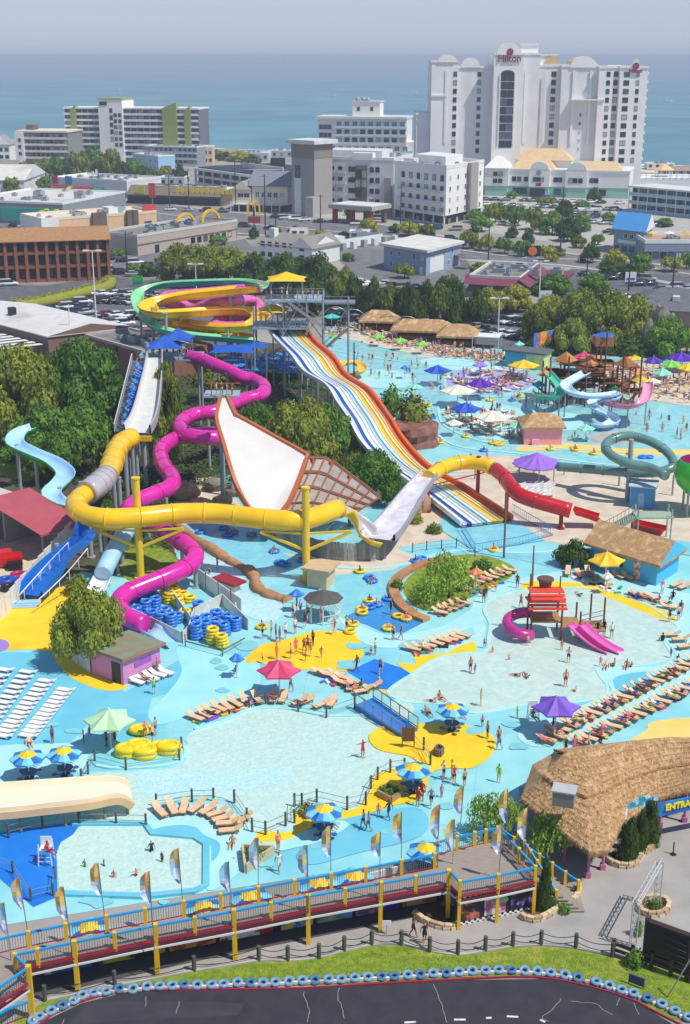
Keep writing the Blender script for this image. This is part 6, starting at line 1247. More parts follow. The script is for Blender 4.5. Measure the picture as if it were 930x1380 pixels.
 # --- grey-green tube loop, green bowl and red trough, right
t=slide('tube_slide','grey green tube slide looping beside the tan plaza at the right',845,673)
tube_part(t,[(752,629,2.6),(780,631,2.9),(815,634,3.4),(853,637,3.9),(888,636,4.4),(908,628,5),(902,612,6),(885,599,7),(862,590,7.5),(840,588,7.6),(821,594,7.2),(816,604,6.7),(826,615,6.2),(848,625,5.6),(875,630,5.3),(898,642,5)],.62,F_GG)
for x,by,ty in((845,675,592),(834,655,620),(858,655,628),(906,668,640)):
 g=gnd(x,by);z1=zat(g,ty);mb=MB();mb.cyl(g,g+Vector((0,0,z1)),.32 if x==845 else.14,n=10);mb.build('support_post',POST,t)
t=slide('bowl_slide','bright green bowl slide with pink inside cut off at the right edge',940,700);c=P(944,640,5.2);mb=MB();mb.lathe([(.6,-2.6),(1.8,-2.3),(2.9,-1.2),(3.3,0),(3.2,1.2),(2.6,2)],24,0,c);mb.lathe([(2.5,2),(3.1,1.2),(3.2,0),(2.8,-1.1),(.1,-2.2)],24,1,c);mb.build('bowl',[gloss('#35c42a'),F_PINK],t)
for a in range(4):mb=MB();q=c+Vector((2.2*math.cos(a*PI/2+.7),2.2*math.sin(a*PI/2+.7),0));mb.cyl((q.x,q.y,0),(q.x,q.y,c.z-1.6),.16,n=8);mb.build('support_post',POST,t)
t=slide('runout_trough','short red slide run-out lying behind the thatched blue hut',875,722);box_flume([(850,708,.9),(872,713,.6),(900,719,.5)],1.1,1.1,.6,F_RED,F_RED,'trough')
sheet('runout_water',[(840,722),(900,726),(960,735),(960,752),(880,742)],.07,w_river)
# --- children's slides by the fort
for lb,pts,o_,i_,r_ in(('small green flume spiralling down the left of the wooden fort',[(736,498,6),(745,508,5.4),(755,520,4.8),(754,530,4.2),(738,534,3.6),(724,530,3),(726,524,2.6)],gloss('#1fae86'),gloss('#5fd0a8'),.85),
 ('pale blue flume curling down in front of the wooden fort',[(790,500,6.2),(775,508,5.8),(762,517,5.4),(772,527,5),(795,531,4.6),(820,530,4.2),(833,528,3.8),(826,535,3.4),(805,537,3.1),(798,542,2.8),(806,550,2.4),(822,557,2),(828,565,1.6),(812,571,1.2),(792,567,1)],F_LBLUE,gloss('#cfe6f4'),.95),
 ('pink flume bending down the right side of the wooden fort',[(873,512,6.4),(873,525,5.6),(868,537,4.8),(852,545,4),(833,545,3.2),(820,540,2.6),(828,535,2.2)],gloss('#e0709a'),gloss('#f0a0bc'),.85)):
 t=slide('kids_slide',lb,pts[-1][0],pts[-1][1]+8);pt_=flume_part(t,pts,r_,o_,i_,deep=.8)
 for f in(.2,.45,.7,.9):q=at(pt_,f);mb=MB();mb.cyl((q.x,q.y,0),(q.x,q.y,q.z-.7),.12,n=6);mb.build('support_post',POST,t)
t=slide('kids_slide','small golden yellow flume curling beyond the orange lane',480,500);flume_part(t,[(462,488,3),(476,486,2.8),(488,492,2.2),(484,500,1.6),(470,502,1)],.9,gloss('#e8a81c'),gloss('#f0c040'),deep=.8)
t=slide('wide_slide','very wide cream slide run-out entering from the left edge',100,1110)
pa=[P(-60,1062,2.3),P(0,1062,2.1),P(60,1058,2),P(120,1054,1.9),P(160,1054,1.75),P(176,1062,1.2)];pb=[P(-60,1096,2.3),P(0,1096,2.1),P(60,1090,2),P(120,1083,1.9),P(160,1076,1.75),P(179,1084,1.0)]
pa,pb=catmull(pa,5),catmull(pb,5);mb=MB();pr=[(-.02,.5),(.03,.5),(.06,.02),(.5,-.06),(.94,.02),(.97,.5),(1.02,.5),(1.02,-.3),(-.02,-.3)];vs=[]
for a,b in zip(pa,pb):
 for s_,h in pr:q=a.lerp(b,s_);vs.append((q.x,q.y,q.z+h))
m=len(pr);mb.add(vs,[(i*m+j,i*m+(j+1)%m,(i+1)*m+(j+1)%m,(i+1)*m+j)for i in range(len(pa)-1)for j in range(m)]+[tuple((len(pa)-1)*m+j for j in range(m))],0,False);mb.build('slide_bed',M('#f4e2c4',.35,.04,.5,name='cream_gelcoat'),t)
mb=MB();mb.sweep([q-Vector((0,.15,.1))for q in pb],[(-.05,-.3),(-.05,.3),(.1,.3),(.1,-.3)],smooth=False);mb.build('edge_rail',M('#e0b98a',.5),t)
for k in range(5):q=pb[int(k*5+2)];mb=MB();mb.cyl((q.x,q.y+.4,0),(q.x,q.y+.4,q.z-.3),.12,n=8);mb.build('support_post',M('#a08868',.6),t)
mb=MB();mb.beam(pb[0]+Vector((0,.3,-.6)),pb[18]+Vector((0,.3,-.6)),.3,.3);mb.build('side_beam',M('#b09070',.6),t)
# ================================================================ PARK FURNITURE AND HUTS
LM=[(376,900,'by the pink umbrella'),(750,950,'by the purple umbrella'),(147,965,'by the pale green umbrella'),(430,875,'on the yellow patch'),(436,820,'by the white gazebo'),(735,830,'by the play tower'),(765,900,'in the paddling pool'),(650,960,'left of the purple umbrella'),(870,850,'at the paddling pool rim'),(600,1010,'on the bridge yellow floor'),(560,1040,'near the right striped umbrella'),(437,1095,'near the boardwalk umbrella'),(400,1020,'in the wave pool'),(170,1160,'in the square wading pool'),(60,1150,'on the deep blue floor'),(60,1015,'by twin striped umbrellas'),(200,985,'beside the yellow rafts'),(60,940,'in the left sun deck'),(210,905,'by the pink hut'),(285,845,'by the stacked rings'),(390,760,'in the lazy river'),(500,830,'in the blue river pool'),(520,910,'on the blue ramp'),(590,870,'left of the paddling pool'),(640,800,'beside the island lawn'),(820,770,'by the yellow umbrella'),(850,940,'in the right sun deck'),(800,990,'behind the big thatched roof'),(540,450,'by the thatched bars'),(500,500,'in the far splash pool'),(650,510,'by the round lilac deck'),(640,560,'on the lounge island'),(800,520,'by the wooden fort'),(880,510,'in the crowded far right deck'),(735,590,'by the pink thatched hut'),(700,640,'by the purple plaza canopy'),(620,600,'in the far lazy river'),(860,600,'in the far river at right'),(480,480,'beyond the orange lane'),(880,570,'in the far right pool'),(350,490,'on the tower rafts deck'),(190,520,'on the chute stair'),(370,1150,'by the triangular planter'),(530,1110,'behind the boardwalk'),(600,1060,'behind the feather flags'),(565,1255,'under the boardwalk'),(40,770,'on the blue wide slide'),(20,740,'at the left paved yard'),(390,400,'on the slide tower'),(660,720,'by the racing slide run-out')]
def where(px,py):return min(LM,key=lambda l:(l[0]-px)**2+((l[1]-py)*1.6)**2)[2]
m_thatch=mix2('thatch','#c49c6e','#a0774c',5,.3,.7,.95,1,(1,1,.5),c3='#d8b68a',lo3=.5,hi3=.7)
# --- fabric umbrellas
def ribbed(t,c,r,mats,rise=.55,n=8,name='canopy_panel',sag=.06,star=None):
 for k in range(n):
  a0,a1=2*PI*k/n,2*PI*(k+1)/n;am=(a0+a1)/2;mb=MB();vs=[c+Vector((0,0,rise))];R=[.5,1]
  for f in R:
   z=rise*(1-f)**1.15
   for a in(a0,am,a1):q=r*f*(1 if a!=am else math.cos(PI/n)*(1-sag));vs.append(c+Vector((q*math.cos(a),q*math.sin(a),z-(sag*r*.3 if a==am else 0))))
  fs=[(0,1,2),(0,2,3),(1,4,5,2),(2,5,6,3)];mi=[0,0,1,2]
  for f_,m_ in zip(fs,mi):mb.add(vs,[f_],m_ if star else 0)
  q0,q1=vs[4],vs[6];mb.add([vs[4],vs[5],vs[6],vs[6]-Vector((0,0,.14)),vs[5]-Vector((0,0,.16)),vs[4]-Vector((0,0,.14))],[(0,1,4,5),(1,2,3,4)],1 if star else 0)
  mb.build(name,(mats if k%2 else[mats[0],mats[2],mats[3]])if star else mats,t)
U_Y,U_B,U_LB,U_DB=[M(c,.6,.05,1,name='umbrella_'+n)for c,n in(('#f4c81e','yellow'),('#2a7fc8','blue'),('#7ccbe0','pale_blue'),('#1c5fae','deep_blue'))]
def make_multi():
 t=thing('striped_umbrella','x','umbrella',(0,0,0),'blue and yellow striped table umbrellas');mb=MB();mb.cyl((0,0,0),(0,0,2.6),.05,n=8);mb.build('pole',WHITE,t)
 ribbed(t,Vector((0,0,2.0)),1.45,[U_Y,U_B,U_LB,U_DB],.6,star=True);mb=MB();mb.cyl((0,0,0),(0,0,.12),.4,n=12);mb.build('base',DARK,t);return t
def make_table():
 t=thing('picnic_table','x','table',(0,0,0),'round picnic tables under the striped umbrellas');g=M('#3f5f8a',.5,.1,2);mb=MB();mb.cyl((0,0,.7),(0,0,.75),.65,n=14,smooth=False);mb.build('table_top',g,t)
 for k in range(4):
  a=k*PI/2+.4;mb=MB();mb.cyl((.95*math.cos(a),.95*math.sin(a),.42),(.95*math.cos(a),.95*math.sin(a),.46),.24,n=10,smooth=False);mb.beam((.95*math.cos(a),.95*math.sin(a),.42),(.2*math.cos(a),.2*math.sin(a),.12),.06);mb.build('seat',g,t)
 mb=MB();mb.cyl((.2,0,0),(.2,0,.7),.05,n=8);mb.build('pedestal',DARK,t);return t
UM,TB=make_multi(),make_table()
for px,py,lb in((37,1017,'leftmost striped umbrella above the cream slide'),(86,1012,'striped umbrella right of its twin above the cream slide'),(610,953,'striped umbrella at the top edge of the yellow floor'),(557,1034,'striped umbrella beside the square wooden planter'),(437,1090,'striped umbrella at the curved wave pool corner'),(120,1250,'striped umbrella behind the railing at lower left'),(275,1223,'striped umbrella behind the railing below the wading pool'),(338,1207,'striped umbrella behind the railing below the triangular planter'),(430,1190,'striped umbrella behind the middle of the railing'),(478,1180,'striped umbrella behind the railing left of the white frame'),(575,1143,'striped umbrella behind the railing by the platform')):
 p=P(px,py,2.3);p.z=.06;place(UM,p,(px%7)/9,lb);place(TB,p,(px%5)/4,'round blue picnic table under the '+lb.replace('leftmost striped','leftmost'))
SHC={'pink':'#d8406c','purple':'#7a55c0','pale green':'#b9dcae','yellow':'#f3c41c','lilac':'#a878d8','deep purple':'#5b1fa8','blue':'#1f4fc0','cream':'#ece4cc','lime':'#7ed048','teal':'#4cc0b8','orange':'#f08a50','sky blue':'#2f7fd0','sea green':'#8fe0c0'}
def big_umb(px,py,wpx,color,lb,z=3.1,n=6,rise=.9):
 c=P(px,py,z);r=wpx/2/ppm(c)*1.05;t=thing('shade_umbrella',lb,'umbrella',(c.x,c.y,.04));ribbed(t,Vector((c.x,c.y,z-rise*.4)),r,M(SHC[color],.6,.06,.8,name='shade_'+color.replace(' ','_')),rise,n,sag=.16)
 mb=MB();mb.cyl((c.x,c.y,.04),(c.x,c.y,z+rise*.6+.1),.07,n=8);mb.build('pole',WHITE,t);return t
for a in((376,897,58,'pink','large pink umbrella above loungers by the wave pool'),(750,946,64,'purple','large purple umbrella at the end of the right sun deck'),(147,964,68,'pale green','large pale green umbrella left of the yellow rafts'),(818,750,48,'yellow','yellow umbrella in front of the blue thatched hut'),
 (706,489,42,'yellow','yellow umbrella behind the round lilac deck'),(647,490,20,'lilac','small lilac umbrella at the back of the lilac deck'),(648,514,38,'deep purple','deep purple umbrella on the lilac deck'),(590,496,36,'blue','blue umbrella left of the lilac deck'),(628,547,42,'blue','blue umbrella above the crowded lounge island'),(617,523,48,'cream','cream umbrella between the two blue umbrellas'),(664,558,50,'cream','cream umbrella right of the lounge island'),
 (510,452,18,'lime','leftmost lime umbrella by the thatched bars'),(540,457,18,'lime','middle lime umbrella by the thatched bars'),(569,462,18,'lime','right lime umbrella by the thatched bars'),(447,425,24,'teal','pale teal umbrella right of the tower stairs'),(787,478,30,'pink','small pink umbrella behind the wooden fort'),(803,482,26,'orange','orange umbrella behind the wooden fort'),(855,481,24,'yellow','yellow umbrella right of the fort'),(881,484,26,'deep purple','deep purple umbrella right of the fort, left one'),(918,479,42,'deep purple','large deep purple umbrella at the right edge'),(905,489,28,'lime','lime umbrella in the far right crowd'),(928,493,30,'yellow','yellow umbrella at the far right edge'),
 (400,797,20,'sky blue','small sky blue umbrella left of the gazebo'),(319,884,20,'sky blue','small sky blue umbrella left of the pink umbrella'),(546,494,12,'sky blue','tiny sky blue umbrella in the far splash pool'),(450,452,14,'lime','small lime umbrella beside the orange lane top'),(766,486,26,'orange','orange umbrella at the left end of the fort'),(838,490,26,'cream','cream umbrella right of the fort lookout'),(860,500,24,'orange','tan orange umbrella in the far right crowd'),(893,500,26,'sea green','sea green umbrella in the far right crowd'),(880,512,22,'cream','cream umbrella in the middle of the far right crowd'),(560,520,20,'sea green','pale green umbrella over the small far island'),(697,572,24,'sea green','pale green umbrella on the crowded lounge island'),(612,568,24,'cream','cream umbrella at the left of the lounge island'),(790,575,24,'sea green','pale green umbrella right of the thatched pink hut'),(740,572,1,'cream',''),(642,768,20,'orange','faded rainbow umbrella beside the island lawn'),(819,774,16,'cream','small white parasol under the yellow umbrella'),(700,462,14,'sea green','small sea green umbrella by the painted shed')):
 if a[4]:big_umb(*a,z=3.1 if a[2]>25 else 2.3,rise=1.0 if a[2]>25 else.6)
c=P(724,618,3.2);t=thing('plaza_canopy','wide domed lilac purple canopy on the tan plaza beside empty loungers','canopy',(c.x,c.y,0));ribbed(t,c-Vector((0,0,.6)),3.4,M('#9a6ad0',.6,.05,.8),1.5,12,sag=.05);mb=MB();[mb.cyl((c.x+2.4*math.cos(a),c.y+2.4*math.sin(a),0),(c.x+2.4*math.cos(a),c.y+2.4*math.sin(a),3),.08,n=6)for a in(0,1.57,3.14,4.71)];mb.build('posts',STEEL,t,'stuff')
# --- loungers
rl=random.Random(4)
def make_lounger(c,fr):
 t=thing('sun_lounger','x','lounger',(0,0,0));F=M(fr,.5,.05,1);S_=M(c,.75,.1,4,space='obj')
 mb=MB();[mb.beam((-.95,y,.32),(.55,y,.32),.06)for y in(-.3,.3)];[mb.beam((x,y,0),(x,y,.32),.06)for x in(-.8,.4)for y in(-.3,.3)];mb.beam((-.95,-.3,.32),(-.95,.3,.32),.06);mb.build('frame',F,t,'stuff')
 mb=MB();mb.box((-.35,0,.37),(1.2,.56,.05));mb.build('seat',S_,t);mb=MB();mb.beam((.24,0,.38),(.86,0,.72),.56,.05);mb.build('backrest',S_,t);return t
LW,LT=make_lounger('#f0ece8','#d8d4d0'),make_lounger('#e6bd93','#8a6b52')
def lounger(px,py,rz,kind,lb,grp):return place(LW if kind=='w' else LT,P(px,py,.07),rz,lb,grp,scl=(1,1,.62)if 'left sun deck' in lb else(1,1,rl.uniform(.8,1.1)))
for ci,(a,b,n,nm)in enumerate((((90,932),(40,994),12,'right column'),((64,920),(6,994),13,'middle column'),((39,908),(-22,990),13,'third column from right'),((8,905),(-20,945),6,'leftmost column'))):
 for i in range(n):x,y=a[0]+(b[0]-a[0])*i/(n-1),a[1]+(b[1]-a[1])*i/(n-1);lounger(x,y,-.33,'w','white lounger, %s from back, %s, left sun deck'%(ORD[i],nm),'white loungers in the left sun deck')
rl=random.Random(4)
for a,b,n,nm in(((745,990),(935,893),19,'back row'),((780,1003),(935,925),15,'front row'),((735,1000),(748,994),2,'under the purple umbrella')):
 for i in range(n):x,y=a[0]+(b[0]-a[0])*i/(n-1),a[1]+(b[1]-a[1])*i/(n-1);lounger(x,y,2.55+rl.uniform(-.12,.12),'t','tan lounger, %s from the left, %s, right sun deck'%(ORD[i],nm),'tan loungers in the right sun deck')
def lset(pts,rz,where_,kind='t',spread=0):
 for i,(x,y)in enumerate(pts):lounger(x,y,(rz[i]if isinstance(rz,list)else rz)+rl.uniform(-.1,.1),kind,'tan lounger %s'%where_ if kind=='t' else 'white lounger %s'%where_,'loungers '+where_)
lset([(263,970),(275,966),(284,962),(294,958),(305,954),(317,951),(330,948),(346,945),(368,943),(382,943),(405,949),(414,947),(434,952),(448,949)],[2.6,2.5,2.5,2.4,2.3,2.2,2.1,2,1.6,1.4,.7,.7,.8,1.2],'along the upper rim of the wave pool')
lset([(430,909),(440,912),(452,910),(462,916),(471,927),(490,934),(503,929),(458,922)],[2.6,2.6,2.7,2.7,1.5,.5,.5,2.6],'between the yellow patch and blue ramp')
lset([(555,877),(566,875),(576,872),(587,869),(596,866),(605,864),(614,861),(622,858)],2.6,'left of the paddling pool')
lset([(597,824),(606,821),(614,818),(623,815),(592,828),(624,795),(634,790),(643,786),(652,783),(661,780),(669,777),(678,774),(686,771)],2.6,'beside the island lawn')
lset([(765,774),(780,776),(792,774),(800,779),(833,778),(845,780),(856,803),(868,806),(878,808),(888,812),(900,820),(906,858),(918,865),(925,874),(912,790),(922,793)],[1.4,1.6,1.5,1.7,2,2,2.7,2.6,2.6,2.6,2.6,0,0,.2,.6,.6],'on the deck behind the paddling pool')
lset([(215,1097),(232,1093),(248,1091),(266,1091),(282,1094),(294,1099),(302,1106),(308,1114),(312,1122),(320,1112),(326,1106)],[2.1,2,1.6,1.0,.8,.6,.4,.2,.1,.3,.3],'in the arc above the wading pool')
lset([(183,921),(192,918),(203,916),(212,912),(222,909)],2.6,'in front of the pink hut','w')
lset([(700+8*i,655+3.5*j)for i in range(6)for j in range(5)],0.1,'on the tan plaza under the lilac canopy','w')
def zone(pl,n,seed,mind=3.0):
 r=random.Random(seed);x0,x1=min(p[0]for p in pl),max(p[0]for p in pl);y0,y1=min(p[1]for p in pl),max(p[1]for p in pl);out=[];tr=0
 while len(out)<n and tr<6000:
  tr+=1;x,y=r.uniform(x0,x1),r.uniform(y0,y1)
  if inpoly(x,y,pl)and all((x-a)**2+((y-b)*1.7)**2>mind*mind*2 for a,b in out):out.append((x,y))
 return out
ZL=[([(442,452),(480,447),(520,463),(600,480),(680,488),(680,480),(600,468),(520,452),(480,440),(445,445)],55,4,'by the thatched bars'),([(602,512),(622,500),(680,497),(722,512),(702,527),(640,531)],30,6,'on the round lilac deck'),([(600,556),(640,545),(735,568),(720,590),(660,592),(615,576)],34,7,'on the crowded lounge island'),([(800,500),(850,492),(960,500),(960,545),(860,535),(810,520)],50,8,'in the crowded far right deck'),([(570,470),(700,478),(690,492),(600,482)],16,9,'behind the lilac deck')]
BAKE=[]
for zi,(pl,n,sd,wn)in enumerate(ZL):
 for x,y in zone(pl,n,sd,3.4):
  if zi in(0,3):BAKE.append((P(x,y,.07),rl.choice([2.6,2.4,.5])+rl.uniform(-.2,.2)));BAKE.append((P(x+3.4,y-1.6,.07),rl.uniform(2.3,2.8)));continue
  lounger(x,y,rl.choice([2.6,2.4,.5])+rl.uniform(-.2,.2),rl.choice('wt'),'lounger '+wn,'loungers '+wn);
mb=MB();fm=M('#e9d4bc',.7,.1)
for p,rz in BAKE:M4=Matrix.Translation(p)@Matrix.Rotation(rz,4,'Z');mb.box((-.2,0,.35),(1.5,.56,.07),0,0,M4);mb.box((.75,0,.55),(.5,.56,.07),0,0,M4)
o=mb.build('far_loungers',fm,None,'stuff');tag(o,'dense rows of small loungers round the far pools','loungers')
# --- inflatable rings
def make_ring(col,dbl=False):
 t=thing('pool_ring','x','pool ring',(0,0,0));mb=MB();mb.torus((0,0,.17),.5,.17,18,8)
 if dbl:mb.torus((1.0,0,.17),.5,.17,18,8)
 mb.build('inflated_tube',col,t);mb=MB();[mb.box((x,y,.35),(.22,.05,.05))for x in(0,)for y in(-.5,.5)];mb.build('handles',WHITE,t,'stuff');return t
RB,RY=make_ring(M('#3582dc',.3,.06,2)),make_ring(M('#f2cf1e',.3,.06,2));RBD,RYD=make_ring(M('#2a7fdc',.3,.06,2),True),make_ring(M('#f0c428',.3,.06,2),True)
rr=random.Random(12)
def stack(px,py,n,col,lb,grp):
 for k in range(n):p=P(px,py,.06);p.x+=rr.uniform(-.1,.1);p.z+=.33*k;place(RB if col=='b' else RY,p,rr.uniform(0,6),'%s ring, %s up in its stack %s'%('blue' if col=='b' else 'yellow',ORD[k],lb),grp)
i_=0
for a,n in(((180,818),4),((193,813),4),((206,809),3),((184,828),3),((197,824),4),((210,820),4),((222,830),3),((206,834),3),((218,840),4),((232,843),4),((240,838),3)):stack(*a,n,'b','in the left ring pen','blue rings stacked in the left pen')
for a,n in(((223,800),3),((235,804),4),((228,812),4),((247,805),2),((240,815),3),((255,810),2),((250,833),3)):stack(*a,n,'y','in the left ring pen','yellow rings stacked in the left pen')
for a,n in(((265,860),5),((277,856),5),((266,848),4),((279,844),4),((291,850),4),((303,855),4),((293,838),4),((305,843),4),((318,848),4),((268,822),3)):stack(*a,n,'b','in the right ring pen','blue rings stacked in the right pen')
for a,n in(((286,866),5),((299,871),4),((281,838),1)):stack(*a,n,'y','in the right ring pen','yellow rings stacked in the right pen')
FLOAT=[(270,718,'b'),(302,713,'b'),(307,722,'b'),(315,718,'b'),(339,721,'b'),(370,744,'b'),(385,762,'bd'),(407,756,'b'),(485,771,'y'),(502,784,'bd'),(560,757,'bd'),(508,816,'bd'),(523,808,'b'),(498,811,'y'),(488,822,'yd'),(547,835,'yd'),(523,848,'y'),(583,563,'b'),(583,581,'b'),(593,597,'y'),(577,547,'y'),(628,589,'y'),(664,598,'y'),(672,600,'yd'),(742,606,'y'),(775,607,'yd'),(800,612,'y'),(875,617,'bd'),(652,608,'b'),(476,842,'y'),(472,852,'y'),(353,846,'y'),(665,742,'y'),(850,612,'y'),(600,505,'y'),(700,535,'y'),(690,540,'b'),(660,540,'y')]
for x,y,c in FLOAT:place({'b':RB,'y':RY,'bd':RBD,'yd':RYD}[c],P(x,y,.08),rr.uniform(0,6),'%s %sring floating %s'%('blue' if c[0]=='b' else 'yellow','double ' if 'd' in c else '',where(x,y)),'rings floating in the pools')
for i in range(34):
 x,y=rr.uniform(315,395),rr.uniform(478,502);place(RBD,P(x,y,rr.choice([3,3.6,4.2])),rr.uniform(0,6),'blue double ring stacked beneath the slide tower','blue rings stored beneath the slide tower')
t=thing('raft_store','raised deck stacked with blue rings beneath the slide tower','platform',gnd(355,520));q=P(355,490,2.8);mb=MB();mb.box(q,(15,8,.3));mb.build('deck',M('#3d6f9c',.6),t);[(lambda mb:(mb.cyl((q.x+x,q.y+y,0),(q.x+x,q.y+y,2.7),.2,n=6),mb.build('column',POST,t)))(MB())for x in(-7,0,7)for y in(-3.5,3.5)]
def raft(px,py,lb,s=.72):
 c=P(px,py,.08);mb=MB();
 for z in((.3,)if 'single' in lb or 'upper' in lb else(.25,.65)):mb.torus(c+Vector((0,0,z)),1.15*s,.27,18,8,sy=.75);mb.ball(c+Vector((0,0,z)),(1.1*s,.8*s,.2),10,4)
 return solo(mb,'raft',M('#f2d01c',.3,.05,2),lb,'raft',c,'yellow rafts on the blue peninsula')
for a in((172,1018,'leftmost yellow raft on the blue peninsula'),(188,1012,'yellow raft lying on the middle of the heap'),(195,1020,'yellow raft lowest in the heap'),(217,1010,'yellow raft at the upper right of the peninsula'),(228,1014,'yellow raft nearest the pool edge post'),(190,987,'single yellow raft carried by people above the peninsula')):raft(*a)
sheet('peninsula',[(125,1020),(155,1010),(240,998),(250,1010),(246,1022),(225,1032),(160,1036),(130,1032)],.09,m_aqua,True);kerb('pool_edge',[(130,1033),(160,1037),(225,1033),(248,1022),(250,1008)],.3,.2,m_pale)
# --- fence posts (wood stubs with netting) round the wave pool
def posts(pts,h,label,group,r=.09,mat=M('#55564a',.85,.15,3),rope=True,name='rope_fence',cat='fence'):
 base=gnd(*pts[0]);t=thing(name,label,cat,base)
 for x,y in pts:g=gnd(x,y);mb=MB();mb.cyl(g,g+Vector((0,0,h)),r,n=8);mb.build('post',mat or WOODG,t)
 if rope:
  for k,z in enumerate((h*.85,h*.45)):
   mb=MB()
   for a,b in zip(pts,pts[1:]):
    A,B=P(*a,0),P(*b,0);pth=[A.lerp(B,i/6)+Vector((0,0,z-.25*math.sin(PI*i/6)*(1 if name=='rope_fence' else 0)))for i in range(7)]
    for u,v in zip(pth,pth[1:]):mb.beam(u,v,.035)
   mb.build('rope',DARK if name=='rope_fence' else STEEL,t)
 return t
posts([(61,1349),(155,1329),(262,1309),(349,1295),(388,1295),(430,1292),(464,1282),(501,1274),(541,1274),(579,1283),(617,1287),(654,1282),(691,1276),(729,1274),(776,1278),(825,1290)],1.15,'long post and rope fence between the grey path and the grass strip','',.14)
posts([(108,1113),(157,1113),(197,1115)],1.2,'short rope fence between the wave pool and wading pool','',name='net_fence')
posts([(211,1088),(259,1081),(288,1080)],1.2,'three post net fence behind the arc of loungers','',name='net_fence')
posts([(316,1083),(333,1108),(340,1122),(358,1126),(385,1114),(397,1110),(397,1088),(407,1088),(427,1082),(468,1092),(493,1086),(500,1064),(509,1052),(526,1042),(545,1040)],1.25,'net fence of grey stub posts round the lower right wave pool rim','',name='net_fence')
posts([(571,1012),(580,1032),(548,995)],1.3,'net fence on the yellow peninsula by the small bridge','',name='net_fence')
posts([(336,957),(358,949),(402,960),(440,968),(478,955)],1.2,'net fence of stub posts along the upper wave pool rim','',name='net_fence')
posts([(245,1010),(242,1027),(170,1038),(128,1027),(119,1044),(110,1054)],1.2,'stub post fence round the yellow raft peninsula','',name='net_fence')
posts([(-10,1165),(18,1178),(42,1215),(72,1208),(74,1185)],1.1,'stub post fence round the corner of the deep blue floor','',name='net_fence')
posts([(12,1130),(58,1118),(107,1112)],1.3,'stub post fence along the top of the deep blue floor','',name='net_fence')
posts([(236,745),(262,775),(290,800),(318,830)],1.5,'white fence between the ring pens and the shore water','',mat=WHITE,name='net_fence')
# --- ring pens
t=thing('panel_wall','white panel fence with posts between ring pens and river shore','wall',gnd(262,785));wq=[gnd(a,b)for a,b in((262,782),(278,794),(295,806),(312,818),(326,828))]
for A,B in zip(wq,wq[1:]):mb=MB();mb.beam(A+Vector((0,0,.95)),B+Vector((0,0,.95)),.08,1.7);mb.build('panel',WHITE,t);mb=MB();mb.cyl(A,A+Vector((0,0,2)),.09,n=6);mb.build('post',WOODG,t)
for lb,pts in(('low white fence of the left ring pen',[(172,832),(210,850),(246,868),(262,852),(225,800)]),('low white fence of the right ring pen',[(254,862),(262,835),(300,815),(335,850)]),('dark rail fence before the right ring pen',[(250,872),(300,885),(330,868)])):
 t=thing('pen_fence',lb,'fence',gnd(*pts[0]))
 for a,b in zip(pts,pts[1:]):A,B=gnd(*a),gnd(*b);mb=MB();d=(B-A);z=Vector((0,0,.65));mb.beam(A+z,B+z,.08,1.3 if 'white' in lb else.12);mb.build('panel' if 'white' in lb else 'rail',M('#d4d2cc',.7,.08)if 'white' in lb else WOODG,t);mb=MB();mb.cyl(A,A+Vector((0,0,1.4)),.07,n=6);mb.build('post',WOODG,t)
 # --- pink hut
def hut(A,B,depth,z,wall,roofm,name,label,cat='hut',over=.5,rise=.6,gable=False,doors=(),end=None):
 b=Bld(name,label,cat,A,B,depth);b.box('wall',0,b.W,0,depth,0,z,wall)
 if gable:b.gable('roof',0,b.W,0,depth,z,rise,roofm,over=over,wall=wall)
 else:b.box('roof',-over,b.W+over,-over,depth+over,z,z+.25,roofm)
 for u0,u1,h,m in doors:b.box('door',u0*b.W,u1*b.W,-.07,-.01,0,h,m)
 return b
pw=mix2('pink_hut_paint','#e08aa6','#c98ac0',.22,.35,.65,.6)
b=Bld('pink_hut','small pink and lilac hut with flat brown roof and dark door beside the olive tree','hut',gnd(124,908),gnd(167,924),3.6);b.v=(gnd(217,903)-gnd(167,924)).normalized();D=(gnd(217,903)-gnd(167,924)).length
b.box('wall',0,b.W,0,D,0,2.7,pw);b.box('roof',-.3,b.W+.35,-.3,D+.4,2.7,2.85,mix2('brown_felt','#8d7a60','#7a8f78',.6,.4,.6,.9));b.box('fascia',-.35,b.W+.4,-.36,-.31,2.6,2.9,M('#a0775a',.7));b.box('fascia',b.W+.36,b.W+.42,-.3,D+.4,2.6,2.9,M('#a0775a',.7));b.box('door',b.W*.66,b.W*.92,-.06,-.01,0,2.1,DARK)
mb=MB();q=b.pt(b.W+.05,D*.3,1.6);mb.beam(q,b.pt(b.W+.05,D*.75,1.75),.05,.5);mb.build('sign',M('#a05ab8',.6),b.root);text_mesh('Surf Shack',.01,WHITE,facing(q,b.v),b.root)if 0 else None
t=thing('panel_wall','off-white panel fence left of the pink hut','wall',gnd(78,872));
for a_,b_ in(((78,870),(90,884)),((91,884.5),(106,896)),((107,896.5),(122,907))):A,B=gnd(*a_),gnd(*b_);mb=MB();mb.beam(A+Vector((0,0,.9)),B+Vector((0,0,.9)),.1,1.8);mb.build('panel',M('#dcdad4',.7),t)
bh=M('#4fb4dc',.6,.06,.5);b=Bld('thatched_blue_hut','long bright blue hut with tan thatched gable roof behind the paddling pool','hut',gnd(795,762),gnd(884,790),6);b.v=(gnd(914,770)-gnd(884,790)).normalized();b.D=5.5
b.box('wall',0,b.W,0,5.5,0,2.9,bh);b.gable('thatched_roof',0,b.W,0,5.5,2.8,1.9,m_thatch,over=.7,wall=bh,th=.3)
